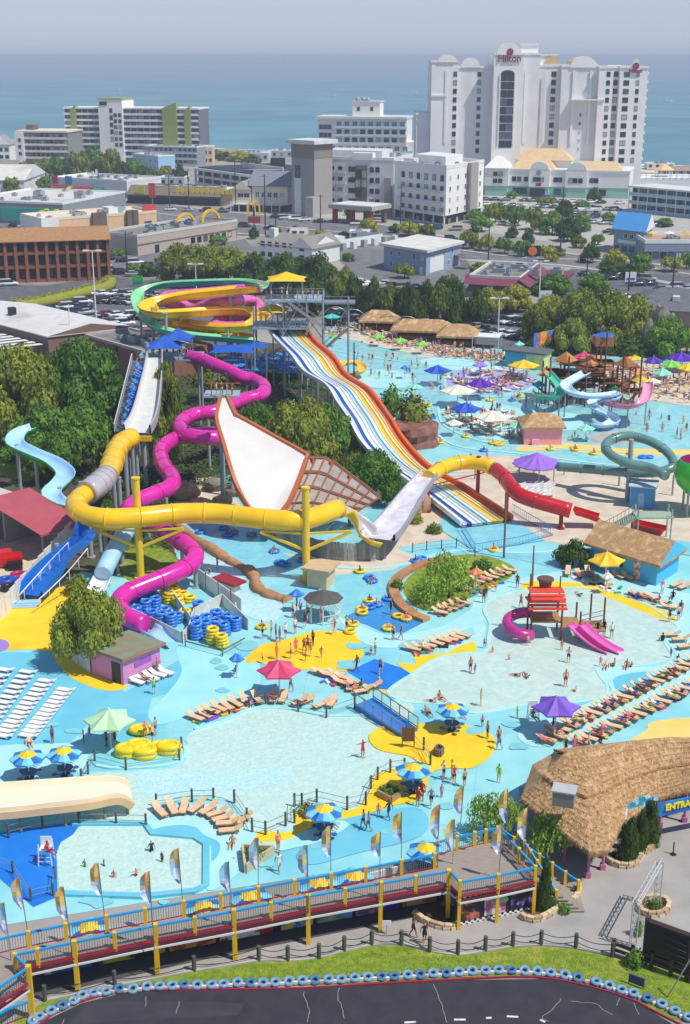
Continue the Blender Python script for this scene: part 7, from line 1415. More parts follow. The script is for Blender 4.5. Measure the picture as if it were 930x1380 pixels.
b.box('painted_door',b.W*.66,b.W*.76,-.08,-.01,0,2.2,mix2('painted_door','#d06a6a','#f0d8c0',3,.45,.55));b.box('window',b.W*.2,b.W*.5,-.06,-.01,1,2.2,DARK)
b=Bld('thatched_pink_hut','small pink hut with thatched cap on the far yellow river bank','hut',gnd(706,600),gnd(757,600),5);b.box('wall',0,b.W,0,5,0,3,M('#ec9fb0',.6,.05));b.gable('thatched_roof',0,b.W,0,5,2.9,1.5,m_thatch,over=.5,hip=2,th=.3);b.box('counter',b.W*.2,b.W*.4,-.4,-.01,0,1,M('#e8b0c0',.6))
b=Bld('blue_booth','square blue booth with pale flat roof beside the grey tube loop','booth',gnd(848,684),gnd(880,687),3);hh=2.9;b.box('wall',0,b.W,0,3,0,hh,M('#4a96cc',.6,.05));b.box('roof',-.25,b.W+.3,-.3,3.3,hh,hh+.15,M('#c0ccd4',.6));b.box('door',b.W*.35,b.W*.6,-.06,-.01,0,2.1,M('#8fb8d8',.6))
b=Bld('painted_shed','low teal shed with yellow mural end behind the pool deck','shed',gnd(680,494),gnd(732,500),4);b.box('wall',0,b.W*.55,0,4,0,3,M('#3fa0b8',.6,.1));b.box('mural_wall',b.W*.55+.01,b.W,0,4,0,3,mix2('mural_yellow','#e8d87a','#a8c890',.6,.4,.6));b.box('roof',-.4,b.W+.4,-.4,4.4,3,3.3,M('#5f6468',.8))
t=thing('mural_wall','tall colourful mural panel wall behind the wooden fort','wall',gnd(720,475));cs=['#2a6fb8','#e8b040','#3a90c8','#d85a2a','#e88a30','#c83c20','#b02a3a'];A,B=gnd(718,482),gnd(778,468)
for k in range(7):a_,b_=A.lerp(B,k/7),A.lerp(B,(k+.97)/7);mb=MB();mb.beam(a_+Vector((0,0,3)),b_+Vector((0,0,3)),.15,3.4);mb.build('panel',mix2('mural_%d'%k,cs[k],cs[(k+3)%7],.8,.48,.56),t)
for x,y,wpx,l_,lb in((510,447,46,5,'leftmost small thatched bar roof in the far pool row'),(568,460,78,5,'long thatched bar roof in the middle of the far pool row'),(616,468,50,6,'right thatched bar roof in the far pool row')):
 g=gnd(x,y);k=ppm(g);L_=wpx/k;b=Bld('thatched_bar',lb,'bar hut',g-Vector((L_/2,0,0)),g+Vector((L_/2,-L_*.14,0)),l_)
 b.gable('thatched_roof',0,b.W,0,l_,2.4,1.9,m_thatch,over=.5,hip=min(2.4,b.W/3),th=.4);b.box('counter',.8,b.W-.8,1,l_-1,0,1.1,M('#7a5638',.8))
 for u in(.3,b.W-.5):
  for v in(.3,l_-.5):b.box('post',u,u+.2,v,v+.2,0,2.4,WOODG)
b=Bld('flat_canopy','white and blue flat shade canopy right of the thatched bars','canopy',gnd(636,470),gnd(672,472),4);b.box('roof',0,b.W,0,4,2.4,2.55,M('#dfe6ee',.6));[b.box('post',u,u+.1,v,v+.1,0,2.4,WHITE)for u in(0,b.W-.1)for v in(0,3.9)]
for i in range(7):
 x,y=452+24*i,437+3.4*i;g=gnd(x,y);mb=MB();pth=[g+Vector((2.6*-math.cos(PI*k/10),0,1.6+2.2*math.sin(PI*k/10)))for k in range(11)];mb.tube([g+Vector((-2.6,0,0))]+pth+[g+Vector((2.6,0,0))],.1,6);solo(mb,'arch_frame',STEEL,'white tubular arch frame beside the pool car park','frame',g,'white arch frames beside the pool car park')
 # --- gazebo, kiosks
g=gnd(436,834);t=thing('gazebo','white octagonal gazebo with dark grey roof beside the lazy river','gazebo',g)
mb=MB();mb.lathe([(2.1,2.35),(1.9,2.45),(.3,3.15),(.02,3.3)],8,0,g,False);mb.build('roof',M('#57544f',.85,.1,2),t);mb=MB();mb.lathe([(2.05,2.2),(2.05,2.36),(1.6,2.36)],8,0,g,False);mb.build('fascia',WHITE,t)
for k in range(8):
 a,a2=k*PI/4,(k+1)*PI/4;q,q2=g+Vector((1.75*math.cos(a),1.75*math.sin(a),0)),g+Vector((1.75*math.cos(a2),1.75*math.sin(a2),0));mb=MB();mb.beam(q,q+Vector((0,0,2.3)),.12);mb.build('post',WHITE,t)
 if k!=5:mb=MB();[mb.beam(q+Vector((0,0,z)),q2+Vector((0,0,z)),.06)for z in(.2,.95)];[mb.beam(q.lerp(q2,f)+Vector((0,0,.2)),q.lerp(q2,f)+Vector((0,0,.95)),.04)for f in(.2,.4,.6,.8)];mb.build('balustrade',WHITE,t)
hut(gnd(414,792),gnd(440,796),2.4,2.2,M('#d8b890',.7),M('#c9ac86',.8),'kiosk','small tan kiosk behind the gazebo in the river mouth');hut(gnd(294,792),gnd(316,800),.9,1.0,M('#c8c4bc',.7),M('#9a2430',.6),'red_cart','row of small red roofed carts by the ring pens','cart')
t=thing('foot_bridge','small bright blue footbridge with brown mesh rails onto the yellow floor','bridge',gnd(520,965));a0,a1,b0,b1=P(479,950,.5),P(503,940,.5),P(540,990,.3),P(563,982,.3)
mb=MB();mb.add([a0,b0,b1,a1]+[v-Vector((0,0,.3))for v in(a0,b0,b1,a1)],[(0,1,2,3),(0,4,5,1),(1,5,6,2),(2,6,7,3),(3,7,4,0)]);mb.build('deck',m_blue,t)
for A,B in((a0,b0),(a1,b1)):
 for z in(.15,1.1):mb=MB();mb.beam(A+Vector((0,0,z)),B+Vector((0,0,z)),.08);mb.build('rail',M('#8a8268',.6),t)
 for k in range(6):q=A.lerp(B,k/5);mb=MB();mb.beam(q,q+Vector((0,0,1.15)),.09);mb.build('post',M('#8a8268',.6),t)
 mb=MB();[mb.beam(A.lerp(B,k/30),A.lerp(B,k/30)+Vector((0,0,1.1)),.02)for k in range(31)];mb.build('balusters',STEEL,t,'stuff')
def planter(pts,h,mat,label,plant=True,name='planter'):
 ps=[P(a,b_,0)for a,b_ in pts];t=thing(name,label,'planter',ps[0]);n=len(ps)
 for i in range(n):A,B=ps[i],ps[(i+1)%n];d=(B-A).normalized()*.06;mb=MB();mb.beam(A+d+Vector((0,0,h/2)),B-d+Vector((0,0,h/2)),.16,h);mb.build('side',mat,t)
 mb=MB();mb.add([p+Vector((0,0,h*.75))for p in ps],[tuple(range(n))[::-1],]);mb.build('soil',M('#4a3a2a',.95),t)
 if plant:
  c=sum(ps,Vector())/n;mb=MB();r=random.Random(int(pts[0][0]))
  for _ in range(140):p=c+Vector((r.gauss(0,.45),r.gauss(0,.35),h*.8+abs(r.gauss(0,.18))));t1=Vector((r.gauss(0,1),r.gauss(0,1),r.gauss(0,1))).normalized()*.12;u=t1.cross(Vector((r.gauss(0,1),1,r.gauss(0,1)))).normalized()*.07;mb.add([p-t1,p-u,p+t1,p+u],[(0,1,2,3)])
  mb.build('plants',L_MID,t)
WB=M('#a58a62',.8,.1,2);planter([(508,1073),(527,1083),(541,1074),(522,1064)],.6,WB,'square wooden planter beside the right striped umbrella');planter([(327,1150),(331,1178),(370,1152)],.8,M('#c9b694',.8,.08),'triangular tan planter at the corner of the pale deck');planter([(405,1098),(415,1106),(423,1098),(412,1090)],.6,WB,'small wooden planter behind the boardwalk striped umbrella');planter([(585,1018),(593,1022),(598,1016),(590,1012)],.7,WOODG,'grey litter bin on the yellow floor',False,'litter_bin')
t=thing('notice_board','brown notice board on the yellow peninsula','board',gnd(550,1008));g=t.location;mb=MB();mb.box(g+Vector((0,0,1.3)),(1,.12,1.3));mb.build('board',M('#6b4c30',.8),t);[(lambda mb:(mb.beam(g+Vector((s,0,0)),g+Vector((s,0,2)),.1),mb.build('post',WOODG,t)))(MB())for s in(-.5,.5)]
t=thing('timber_enclosure','low white timber enclosure behind the boardwalk railing','frame',gnd(505,1188));fr=[P(492,1182,.5),P(542,1170,.5),P(556,1190,.5),P(505,1200,.5)];mb=MB();[mb.beam(fr[i],fr[(i+1)%4],.16,.5)for i in range(4)];mb.build('frame',OFFW,t)
def guard(px,py,lb):
 g=P(px,py,.06);t=thing('lifeguard_chair',lb,'chair',g)
 for x in(-.4,.4):
  for y in(-.4,.4):mb=MB();mb.beam(g+Vector((x*1.2,y*1.2,0)),g+Vector((x,y,1.7)),.08);mb.build('leg',WHITE,t)
 mb=MB();mb.box(g+Vector((0,0,1.2)),(.8,.7,.08));mb.build('seat',WHITE,t);mb=MB();mb.box(g+Vector((0,.35,1.6)),(.8,.06,.7));mb.build('backrest',WHITE,t);mb=MB();[mb.beam(g+Vector((-.44,-.46,z)),g+Vector((.44,-.46,z)),.05)for z in(.35,.7)];mb.build('rungs',WHITE,t,'stuff')
guard(63,1162,'tall white lifeguard chair on the deep blue floor');guard(718,974,'tall white lifeguard chair left of the purple umbrella');guard(8,912,'white lifeguard chair near the left sun deck')if 0 else None
# --- play tower in paddling pool
g=gnd(733,856);t=thing('play_tower','climbing tower with red slatted roofs, pink slides and a tipping bucket in the paddling pool','play structure',g);zr=lambda py:zat(g,py)
WD=M('#a67c50',.8,.12,2);PKT=gloss('#c2308c');PKL=gloss('#e86ab8')
for x,y in((-1.5,-1.2),(1.5,-1.2),(-1.5,1.4),(1.5,1.4),(3.4,1.4),(3.4,-1),(6.2,1.2),(5,2.2)):mb=MB();mb.cyl(g+Vector((x,y,0)),g+Vector((x,y,3.9 if x<2 else(3 if x<4 else 3.6))),.1,n=8);mb.build('post',M('#7a4a34',.7),t)
for x0,x1,z in((-1.5,1.5,1.9),(1.6,3.5,1.3),(3.6,6,.9)):mb=MB();mb.box(g+Vector(((x0+x1)/2,.2,z)),(x1-x0,2.6,.14));mb.build('deck',WD,t)
for k,(z,w_,c)in enumerate(((3.5,1.9,'#d8402e'),(4.2,1.7,'#e85030'))):
 for i in range(6):f=(i-2.5)/6;mb=MB();mb.box(g+Vector((0,f*3.4-.3,z+.5-abs(f)*.9+(.35 if k else 0))),(w_*2,.5,.1));mb.build('roof_slat',M(c,.5,.06),t)
mb=MB();mb.cyl(g+Vector((0,.8,4.8)),g+Vector((0,.8,5.9)),.55,.75,n=14);mb.cyl(g+Vector((0,.8,5.7)),g+Vector((0,.8,5.85)),.85,n=14);mb.build('tipping_bucket',M('#6a5040',.7),t);mb=MB();mb.beam(g+Vector((-1.5,.8,3.9)),g+Vector((-1.5,.8,6.3)),.12);mb.beam(g+Vector((1.5,.8,3.9)),g+Vector((1.5,.8,6.1)),.12);mb.build('bucket_frame',M('#7a4a34',.7),t)
mb=MB();pth=[g+Vector((-2.4+1.4*math.cos(a),-.4+1.5*math.sin(a),2.2-1.5*(a-.8)/4.6))for a in[.8+4.6*k/16 for k in range(17)]];mb.tube(pth,.55,10);mb.build('spiral_tube',PKT,t)
for s_ in(0,1.15):flume_part(t,None,.6,PKL,PKL,'slide',deep=.7,path=catmull([g+Vector((2.4+s_,-1.2,1.9)),g+Vector((3.4+s_,-2.3,1.2)),g+Vector((4.6+s_,-3.4,.6)),g+Vector((5.8+s_,-4.4,.3))],5),rib=False)
mb=MB();[mb.beam(g+Vector((3.5,-1,z)),g+Vector((6.2,1.2,z-.4)),.06)for z in(1.6,2.1,2.6)];mb.build('climbing_net',WOODG,t,'stuff')
# --- wooden fort
g=gnd(812,548);t=thing('wooden_fort','tall brown timber play fort with ramps, platforms and a blue topped lookout','play structure',g);rf=random.Random(6);BR=[M(c,.85,.15,2,name='fort_timber_%d'%i)for i,c in enumerate(('#8a4f30','#6f3d26','#a0683e'))]
for x in(-9,-6,-3,0,3,6):
 for y in(0,4,8):mb=MB();h=6+2.5*((x+y)%3==0)+(4 if x==0 else 0);mb.cyl(g+Vector((x,y,0)),g+Vector((x,y,h)),.16,n=6);mb.build('post',rf.choice(BR),t)
for i in range(30):x,y,z=rf.uniform(-8.5,6),rf.uniform(1,7),rf.choice([2.2,3.6,4.8,6.2]);mb=MB();mb.box(g+Vector((x,y,z)),(rf.uniform(2.4,3.4),3,.18));mb.build('platform',BR[i%3],t)
for i in range(40):x,y,z=rf.uniform(-9,5),rf.choice([0,4,8]),rf.choice([2.4,3.8,5,6.4]);mb=MB();[mb.beam(g+Vector((x,y,z+k)),g+Vector((x+2.8,y,z+k)),.09)for k in(.4,.8)];mb.build('railing',BR[i%3],t,'stuff')
for i in range(12):x=rf.uniform(-8,5);mb=MB();a_=g+Vector((x,0,rf.uniform(0,2)));mb.beam(a_,a_+Vector((rf.choice([-4,4]),rf.uniform(2,6),rf.uniform(2,4))),.5,.12);mb.build('ramp',BR[i%3],t)
for x,z,c in((-6,7.2,'#b5793c'),(-2,6.6,'#c9853f'),(4,6.4,'#9a5a34'),(0,11.4,'#2f66b8')):mb=MB();mb.lathe([(2.1,0),(.05,1.5 if z<11 else.6)],4,0,g+Vector((x,3,z)),False);mb.build('peaked_roof',M(c,.7,.1),t)
mb=MB();mb.box(g+Vector((0,3,10.6)),(3,3,1.5));mb.build('lookout_box',BR[2],t)
for x,z,r_,c in((-9.5,5,1.6,'#ee8a3c'),(-10.5,3.2,1.3,'#36a8c8'),(6.5,4,1.6,'#e8c030'),(2,2.5,1.2,'#34a060')):mb=MB();q=g+Vector((x,2,z));mb.lathe([(r_,0),(.05,.8)],6,0,q,False);mb.build('shade_cap',M(c,.6),t);mb=MB();mb.cyl((q.x,q.y,0),q,.07,n=6);mb.build('shade_pole',STEEL,t)
# --- green-grey stair at right and racing run-out rails
t=thing('steel_stair','pale green steel stairway with mesh rails between booth and blue hut','stairs',gnd(800,735));a_,b_=P(806,722,.3),P(858,694,3.2);gg=M('#9fb09a',.6,.08)
d=(b_-a_).normalized();sd=Vector((d.y,-d.x,0)).normalized()
for s_ in(-1,1):mb=MB();mb.beam(a_+sd*s_,b_+sd*s_,.1,.35);mb.build('stringer',gg,t);mb=MB();mb.beam(a_+sd*s_+Vector((0,0,1)),b_+sd*s_+Vector((0,0,1)),.07);[mb.beam(a_.lerp(b_,k/10)+sd*s_,a_.lerp(b_,k/10)+sd*s_+Vector((0,0,1)),.06)for k in range(11)];mb.build('handrail',gg,t)
for k in range(18):mb=MB();q=a_.lerp(b_,(k+.5)/18);mb.beam(q-sd,q+sd,.4,.06);mb.build('tread',gg,t)
q=b_+Vector((2,0,0));mb=MB();mb.box(q,(4.5,2.4,.2));mb.build('landing',gg,t);[(lambda mb:(mb.cyl((q.x+x,q.y+y,0),(q.x+x,q.y+y,q.z+1),.1,n=6),mb.build('column',gg,t)))(MB())for x in(-2,2)for y in(-1,1)]
t=thing('runout_rail','bright blue mesh rail fence round the racing slide run-out','fence',gnd(640,740));rp=[P(*q_,0)for q_ in((622,716),(640,745),(700,735),(745,722),(715,705),(690,690))]
for A,B in zip(rp,rp[1:]):
 mb=MB();[mb.beam(A+Vector((0,0,z)),B+Vector((0,0,z)),.06)for z in(.15,1.1)];mb.build('rail',M('#2f86c8',.5),t,'stuff');mb=MB();n=int((B-A).length/.5);[mb.beam(A.lerp(B,k/n),A.lerp(B,k/n)+Vector((0,0,1.1)),.035)for k in range(n)];mb.build('mesh_bars',M('#5aa0c8',.5),t,'stuff')
for a_,b_,c,lb in(((540,500),(565,470),0,''),((520,744),(640,750),0,'')):pass
posts([(556,745),(575,742),(595,740),(615,738),(640,750)],1.2,'dark rail fence between the lazy river and tan paving','',name='net_fence',r=.06,mat=DARK)
posts([(575,655),(600,648),(640,646),(700,640),(760,640)],1.3,'dark rail fence behind the yellow and red raft tube','',name='net_fence',r=.07,mat=DARK)
pole(477,540,462,'light_pole','dark pole with blue cap standing beyond the orange lane','pole',0,.16,DARK);pole(679,752,668,'light_pole','dark wooden pole at the racing run-out and island lawn','pole',0,.14,WOODG);pole(717,790,735,'light_pole','rusty pole behind the play tower','pole',0,.12,M('#7a4a34',.8));pole(732,712,610,'light_pole','x','pole',0,.1)if 0 else None
t=thing('red_ride_car','red and black bumper ride machine at the left edge paved yard','ride',gnd(10,762));g=t.location
for dx,dy,dz,w_,c in((0,0,.7,(3.4,2,1),'#c41818'),(-.4,0,1.5,(2,1.4,.6),'#d82a2a'),(1.2,-1.2,.5,(1.6,1.2,.8),'#1c1c22'),(-1.6,-1,.5,(1.2,1.2,.9),'#f0c020')):mb=MB();mb.box(g+Vector((dx,dy,dz)),w_,.3);mb.build('body_block',M(c,.35,.08),t)
for dx in(-1.2,.2,1.4):mb=MB();mb.torus(g+Vector((dx,-.8,.4)),.4,.14,12,6);mb.build('bumper',DARK,t)
for x,y,c,n in((25,778,'#b02a5a','magenta'),(8,785,'#2a50b0','blue'),(12,795,'#222228','black')):mb=MB();q=gnd(x,y);mb.torus(q+Vector((0,0,.3)),.7,.28,14,6);mb.torus(q+Vector((1.2,.3,.3)),.6,.25,14,6);solo(mb,'bumper_boat',M(c,.4,.1),'%s inflatable ring boat in the left paved yard'%n,'boat',q)
tw=MB();rt_=random.Random(41);tm_=[M(c,.9,.1,4)for c in('#d84060','#3a70c8','#f0e8e0','#e8c040','#3aa070','#8a5ac0','#2a2a34','#e88a40')]
for k in range(330):
 a=rt_.choice([((745,992),(930,897)),((782,1006),(930,928)),((262,972),(345,948)),((430,912),(505,932)),((556,879),(622,860)),((597,826),(686,774)),((765,776),(905,815)),((445,452),(690,486)),((600,560),(730,575)),((610,510),(710,515)),((810,505),(940,520)),((810,515),(940,535)),((445,445),(600,470))]);f=rt_.random()
 p=P(a[0][0]+(a[1][0]-a[0][0])*f+rt_.uniform(-5,5),a[0][1]+(a[1][1]-a[0][1])*f+rt_.uniform(-4,4),.14);tw.box(p,(rt_.uniform(.3,1.1),rt_.uniform(.25,.5),rt_.uniform(.05,.3)),rt_.uniform(0,3),rt_.randrange(8))
o=tw.build('towels_and_bags',tm_,None,'stuff');tag(o,'scattered towels and bags among the loungers','towels')
# ================================================================ BOARDWALK, FLAGS, ENTRANCE, TRACK EDGE
DZ=2.6
def V(px,py,z):return P(px,py,z)
m_deck=mix2('deck_boards','#8f8378','#a09488',1.5,.35,.65,.85,.3,(1,6,1));R_RED=M('#9c2234',.5,.06,1);R_BLU=M('#2196cf',.4,.05,1);R_YEL=M('#f0bc14',.45,.05,1);BAL=M('#6f7a84',.5)
t=thing('boardwalk','long raised boardwalk with blue rails, yellow posts and red and white fascia','boardwalk',gnd(212,1320))
front=[(20,1287),(110,1268),(212,1247),(310,1229),(400,1211),(500,1193),(607,1174)];back=[(-30,1273),(15,1262),(110,1242),(212,1223),(310,1204),(400,1187),(500,1169),(590,1151)]
ZR=DZ+1.1
def railing(pts,posts_at,tall=(),name='railing',dz=DZ,par=None,mat=None,base=None):
 ps=[V(a,b,dz+1.1)for a,b in pts];mb=MB();[mb.beam(a,b,.14,.12)for a,b in zip(ps,ps[1:])];o=mb.build('top_rail',R_BLU,par or t)
 mb=MB();[mb.beam(a-Vector((0,0,.98)),b-Vector((0,0,.98)),.06,.06)for a,b in zip(ps,ps[1:])];mb.build('bottom_rail',R_RED,par or t)
 mb=MB();q=resample([p.copy()for p in ps],.16);[mb.beam(p-Vector((0,0,.98)),p,.03)for p in q];mb.build('balusters',BAL,par or t,'stuff')
 return ps
def rpost(p,low,h=1.25,par=None,w_=.22):
 mb=MB();mb.beam(Vector((p.x,p.y,low)),Vector((p.x,p.y,p.z+h-1.1)),w_);mb.build('rail_post',R_YEL,par or t)
rf_=railing(front,());rb_=railing(back,())
def cum(ps,xs):
 out=[]
 for x in xs:
  for a,b in zip(ps,ps[1:]):
   pa,pb=proj(a)[0],proj(b)[0]
   if pa<=x<=pb:out.append(a.lerp(b,(x-pa)/(pb-pa)));break
 return out
for x,p in zip((50,154,262,365,465,560),cum(rf_,(50,154,262,365,465,560))):rpost(p,DZ-.1)
for x,p in zip((100,209,315,415,513,605),cum(rf_,(100,209,315,415,513,605))):rpost(p,0,w_=.28)
for p in cum(rb_,(38,88,143,195,247,297,348,397,446,493,541,586)):rpost(p,DZ-.1)
fb=[Vector((p.x,p.y,DZ))for p in rf_];bb=[Vector((p.x,p.y,DZ))for p in rb_]
pl=fb+[Vector((v.x,v.y,DZ))for v in(V(618,1186,ZR),V(722,1169,ZR),V(671,1116,ZR),V(590,1135,ZR))]+bb[::-1]+[Vector((v.x,v.y,DZ))for v in(V(-40,1330,ZR),V(38,1307,ZR))]
mb=MB();mb.prism([(p.x,p.y)for p in pl],DZ-.3,DZ);mb.build('deck',m_deck,t)
def fascia(pts):
 ps=[V(a,b,ZR)for a,b in pts]
 for a,b in zip(ps,ps[1:]):
  for z,m,h,off in((DZ+.02,R_RED,.12,.1),(DZ-.28,M('#5f1a28',.6),.16,.08),(DZ-.45,OFFW,.14,.14)):
   A,B=Vector((a.x,a.y-off,z)),Vector((b.x,b.y-off,z));mb=MB();mb.beam(A,B,.06,h);mb.build('fascia_board',m,t)
fascia(front)
corner=[(607,1174),(620,1189),(672,1180),(722,1169)];rc_=railing(corner,());fascia(corner)
for p in(rc_[1],rc_[2],rc_[3]):rpost(p,0)
r2_=railing([(722,1169),(700,1145),(671,1116),(640,1123),(590,1135),(590,1151)],());[rpost(p,DZ-.1)for p in r2_[1:5]];[rpost(p,DZ-.1)for p in cum([r2_[4],r2_[3],r2_[2]],(616,655))]
left=[(20,1287),(38,1304),(0,1330),(-40,1358)];rl_=railing(left,());fascia(left[1:][::-1]);rpost(rl_[1],0,w_=.3);rpost(rl_[0],DZ)
lo=railing([(-20,1378),(10,1360),(38,1350)],(),dz=1.2)
for i in range(0,16):
 f=i/15;k=min(int(f*6),5);a=fb[k].lerp(fb[k+1],f*6-k);k2=min(int(f*6)+1,6);b=bb[k2].lerp(bb[k2+1]if k2+1<len(bb)else bb[k2],f*6-int(f*6)if k2+1<len(bb)else 0);mb=MB();mb.beam(a-Vector((0,0,.42)),b-Vector((0,0,.42)),.15,.22);mb.build('floor_beam',M('#5a2228',.8),t)
rp=thing('boardwalk_stair','stair with blue rails and yellow posts descending right from the boardwalk platform','stairs',gnd(745,1215));A0,B0=V(676,1118,ZR),V(780,1188,1.2);A1,B1=V(722,1169,ZR),None
for dx in(0,1.9):
 a,b=A0+Vector((dx*.6,-dx*.2,0)),B0+Vector((-dx*.9,-dx*.6,0))if dx else B0
 mb=MB();mb.beam(a,b,.12);mb.build('top_rail',R_BLU,rp)
 for k in range(7):q=a.lerp(b,k/6);mb=MB();mb.beam(q-Vector((0,0,1.1)),q+Vector((0,0,.15)),.2);mb.build('rail_post',R_YEL,rp)
 mb=MB();[mb.beam(a.lerp(b,k/44)-Vector((0,0,1)),a.lerp(b,k/44),.03)for k in range(45)];mb.build('balusters',BAL,rp,'stuff')
for k in range(15):
 q=A0.lerp(B0,(k+.5)/15)+Vector((-.2,-1.0,-1.15));mb=MB();mb.box(q,(1.0,2.0,.1));mb.build('tread',m_deck,rp)
cw=thing('checkered_wall','dark poster wall with checkered borders beneath the boardwalk platform','wall',gnd(620,1250));a,b=gnd(612,1250),gnd(722,1225);du=(b-a).normalized();Lw_=(b-a).length
mb=MB();mb.beam(a+Vector((0,.1,1.1)),b+Vector((0,.1,1.1)),.15,2.2);mb.build('wall_board',M('#241a20',.7),cw)
n=30
for r_,z in((0,2.25),(1,.1)):
 for row in range(2):
  mb=MB()
  for k in range(n):
   if(k+row)%2:mb.beam(a+du*(k*Lw_/n)+Vector((0,-.03,z+row*.14)),a+du*((k+1)*Lw_/n)+Vector((0,-.03,z+row*.14)),.04,.14)
  mb.build('white_checks',WHITE,cw,'stuff')
for f0,f1,c1,c2 in((.06,.3,'#2a2024','#c06a50'),(.36,.62,'#d8d0c8','#b05a8a'),(.68,.96,'#1c1830','#9a7ad0')):mb=MB();mb.beam(a+du*f0*Lw_+Vector((0,-.04,1.15)),a+du*f1*Lw_+Vector((0,-.04,1.15)),.05,1.5);mb.build('poster',mix2('poster_print_%d'%(f0*100),c1,c2,1.6,.5,.58),cw)
mb=MB();mb.ball(a+du*.49*Lw_+Vector((0,-.1,1.6)),(.9,.08,.35),12,6);mb.build('poster_shape',M('#8fae8a',.6),cw)
mw_=thing('mural_wall','dark wall with colourful ride posters under the boardwalk','wall',gnd(40,1322));ma,mb2=P(42,1335,0),P(600,1228,0);du=(mb2-ma).normalized();L2=(mb2-ma).length
ma+=Vector((0,1.0,0));mb2+=Vector((0,1.0,0))
mb=MB();mb.beam(ma+Vector((0,.3,1.05)),mb2+Vector((0,.3,1.05)),.2,2.1);mb.build('wall_board',M('#1d1b20',.8),mw_)
for f0,f1,c1,c2,c3 in((.02,.13,'#2a6ab0','#e8e4e0','#1c3050'),(.14,.30,'#16161c','#c8c020','#2a2a34'),(.31,.42,'#e09a30','#b04820','#f0d8a0'),(.43,.56,'#b01c24','#f0e8e0','#6a1018'),(.58,.66,'#2a74c8','#e8c840','#30a060'),(.67,.76,'#2a8a40','#4a9ad8','#e0d8c0'),(.77,.88,'#2030a0','#a0b0e0','#c04a30'),(.89,.98,'#a06a30','#d0a060','#2a2a30')):
 mb=MB();mb.beam(ma+du*f0*L2+Vector((0,.12,1.0)),ma+du*f1*L2+Vector((0,.12,1.0)),.06,1.7);mb.build('poster',mix2('mural_print_%d'%int(f0*100),c1,c2,.9,.5,.56,c3=c3),mw_)
for s,f,z in(('CYCLONE',.215,.95),):text_mesh(s,.75,M('#d8d020',.5),facing(ma+du*f*L2+Vector((0,.02,z)),du),mw_,'sign_lettering',.03,.02)
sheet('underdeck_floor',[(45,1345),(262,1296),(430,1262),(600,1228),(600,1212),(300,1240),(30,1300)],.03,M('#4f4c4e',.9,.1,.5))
# --- feather flags
m_flagT=mix2('flag_print','#f6da70','#eeae70',1.7,.45,.6,.7,c3='#a4d4ee',lo3=.48,hi3=.54);m_flagB=mix2('flag_print_low','#b8daf0','#f8f6fa',2.2,.45,.55,.7,c3='#8a94d8',lo3=.55,hi3=.6)
FL=[(8,1216,1258,15,1306),(28,1183,1225,38,1272),(88,1195,1238,98,1300),(133,1163,1205,142,1256),(202,1174,1217,208,1291),(239,1143,1190,247,1236),(306,1161,1201,313,1262),(345,1129,1172,348,1215),(410,1139,1181,416,1242),(441,1113,1153,446,1197),(507,1121,1154,511,1225),(535,1094,1135,541,1179),(586,1084,1130,589,1170),(606,1104,1146,610,1176),(618,1060,1096,620,1130),(669,1112,1150,672,1196),(677,1063,1108,684,1130),(703,1088,1131,706,1165)]
for i,(x,ty,by,px,pb)in enumerate(FL):
 g=V(px,pb-12,DZ);zt_=zat(g,ty);zb_=zat(g,by);f=thing('feather_flag','tall feather flag printed orange, blue and white on the boardwalk, %s from the left'%ORD[i],'flag',g,'feather flags along the boardwalk')
 mb=MB();xt=V(x+2,ty,zt_).x;tp=Vector((g.x+(x+5-px)/ppm(g),g.y,zt_));mb.beam(g,tp,.05);mb.build('pole',STEEL,f)
 d=tp-g;o_=-.62;H=zt_-zb_;vs=[];nn=7
 for k in range(nn+1):
  f_=k/nn;z=zt_-H*f_;ax=g.lerp(tp,(z-DZ)/(zt_-DZ));w_=o_*(.72+.28*min(1,f_*4))*(1 if f_<.72 else 1-(f_-.72)*2.4);yy=.1*math.sin(f_*5+i);vs+=[ax,ax+Vector((w_*.5,yy,-.04)),ax+Vector((w_,-yy,-.06-(.3 if k==0 else.1 if k==1 else 0)))]
 mb=MB()
 for k in range(nn):
  for j in(0,1):mb.add([vs[3*k+j],vs[3*k+j+1],vs[3*k+4+j],vs[3*k+3+j]],[(0,1,2,3)],0 if k<4 else 1,True)
 mb.build('banner',[m_flagT,m_flagB],f)
 # --- tyre barrier
TY=[(45,1378),(53,1373),(69,1365),(84,1358),(99,1352),(111,1344),(126,1341),(143,1339),(161,1335),(179,1335),(198,1332),(215,1332),(232,1331),(248,1330),(266,1330),(285,1330),(301,1329)]+[(310+x/3,1100+y/3)for x,y in((30,680),(83,682),(133,682),(183,680),(238,675),(292,672),(343,670),(398,668),(450,667),(503,662),(557,658),(612,656),(663,656),(718,650),(768,648),(820,643),(873,642),(925,637))]+[(620+x/3,1100+y/3)for x,y in((48,633),(102,633),(155,630),(207,632),(260,632),(312,635),(365,641),(423,648),(475,660),(550,678),(602,692),(652,710),(700,723),(757,745),(815,767),(868,796),(922,822))]
mty=[M('#7499b6',.7,.12,3,name='pale_blue_tyre_paint'),M('#45739c',.7,.12,3,name='mid_blue_tyre_paint')];tme=[]
for m in mty:mb=MB();mb.torus((0,0,.14),.255,.125,20,8);tme.append(mb.mesh('painted_tyre',m))
for i,(x,y)in enumerate(TY):
 k=1 if i%5==3 or i in(29,31)else 0;o=link('track_buffer',tme[k]);o.location=P(x,y-1,.05);o.rotation_euler=(rr.uniform(-.05,.3),0,0);o.scale=(1.02,)*3
 tag(o,'%s blue painted tyre lying on the kart track edge'%('mid' if k else 'pale'),'tyre','painted tyres edging the kart track')
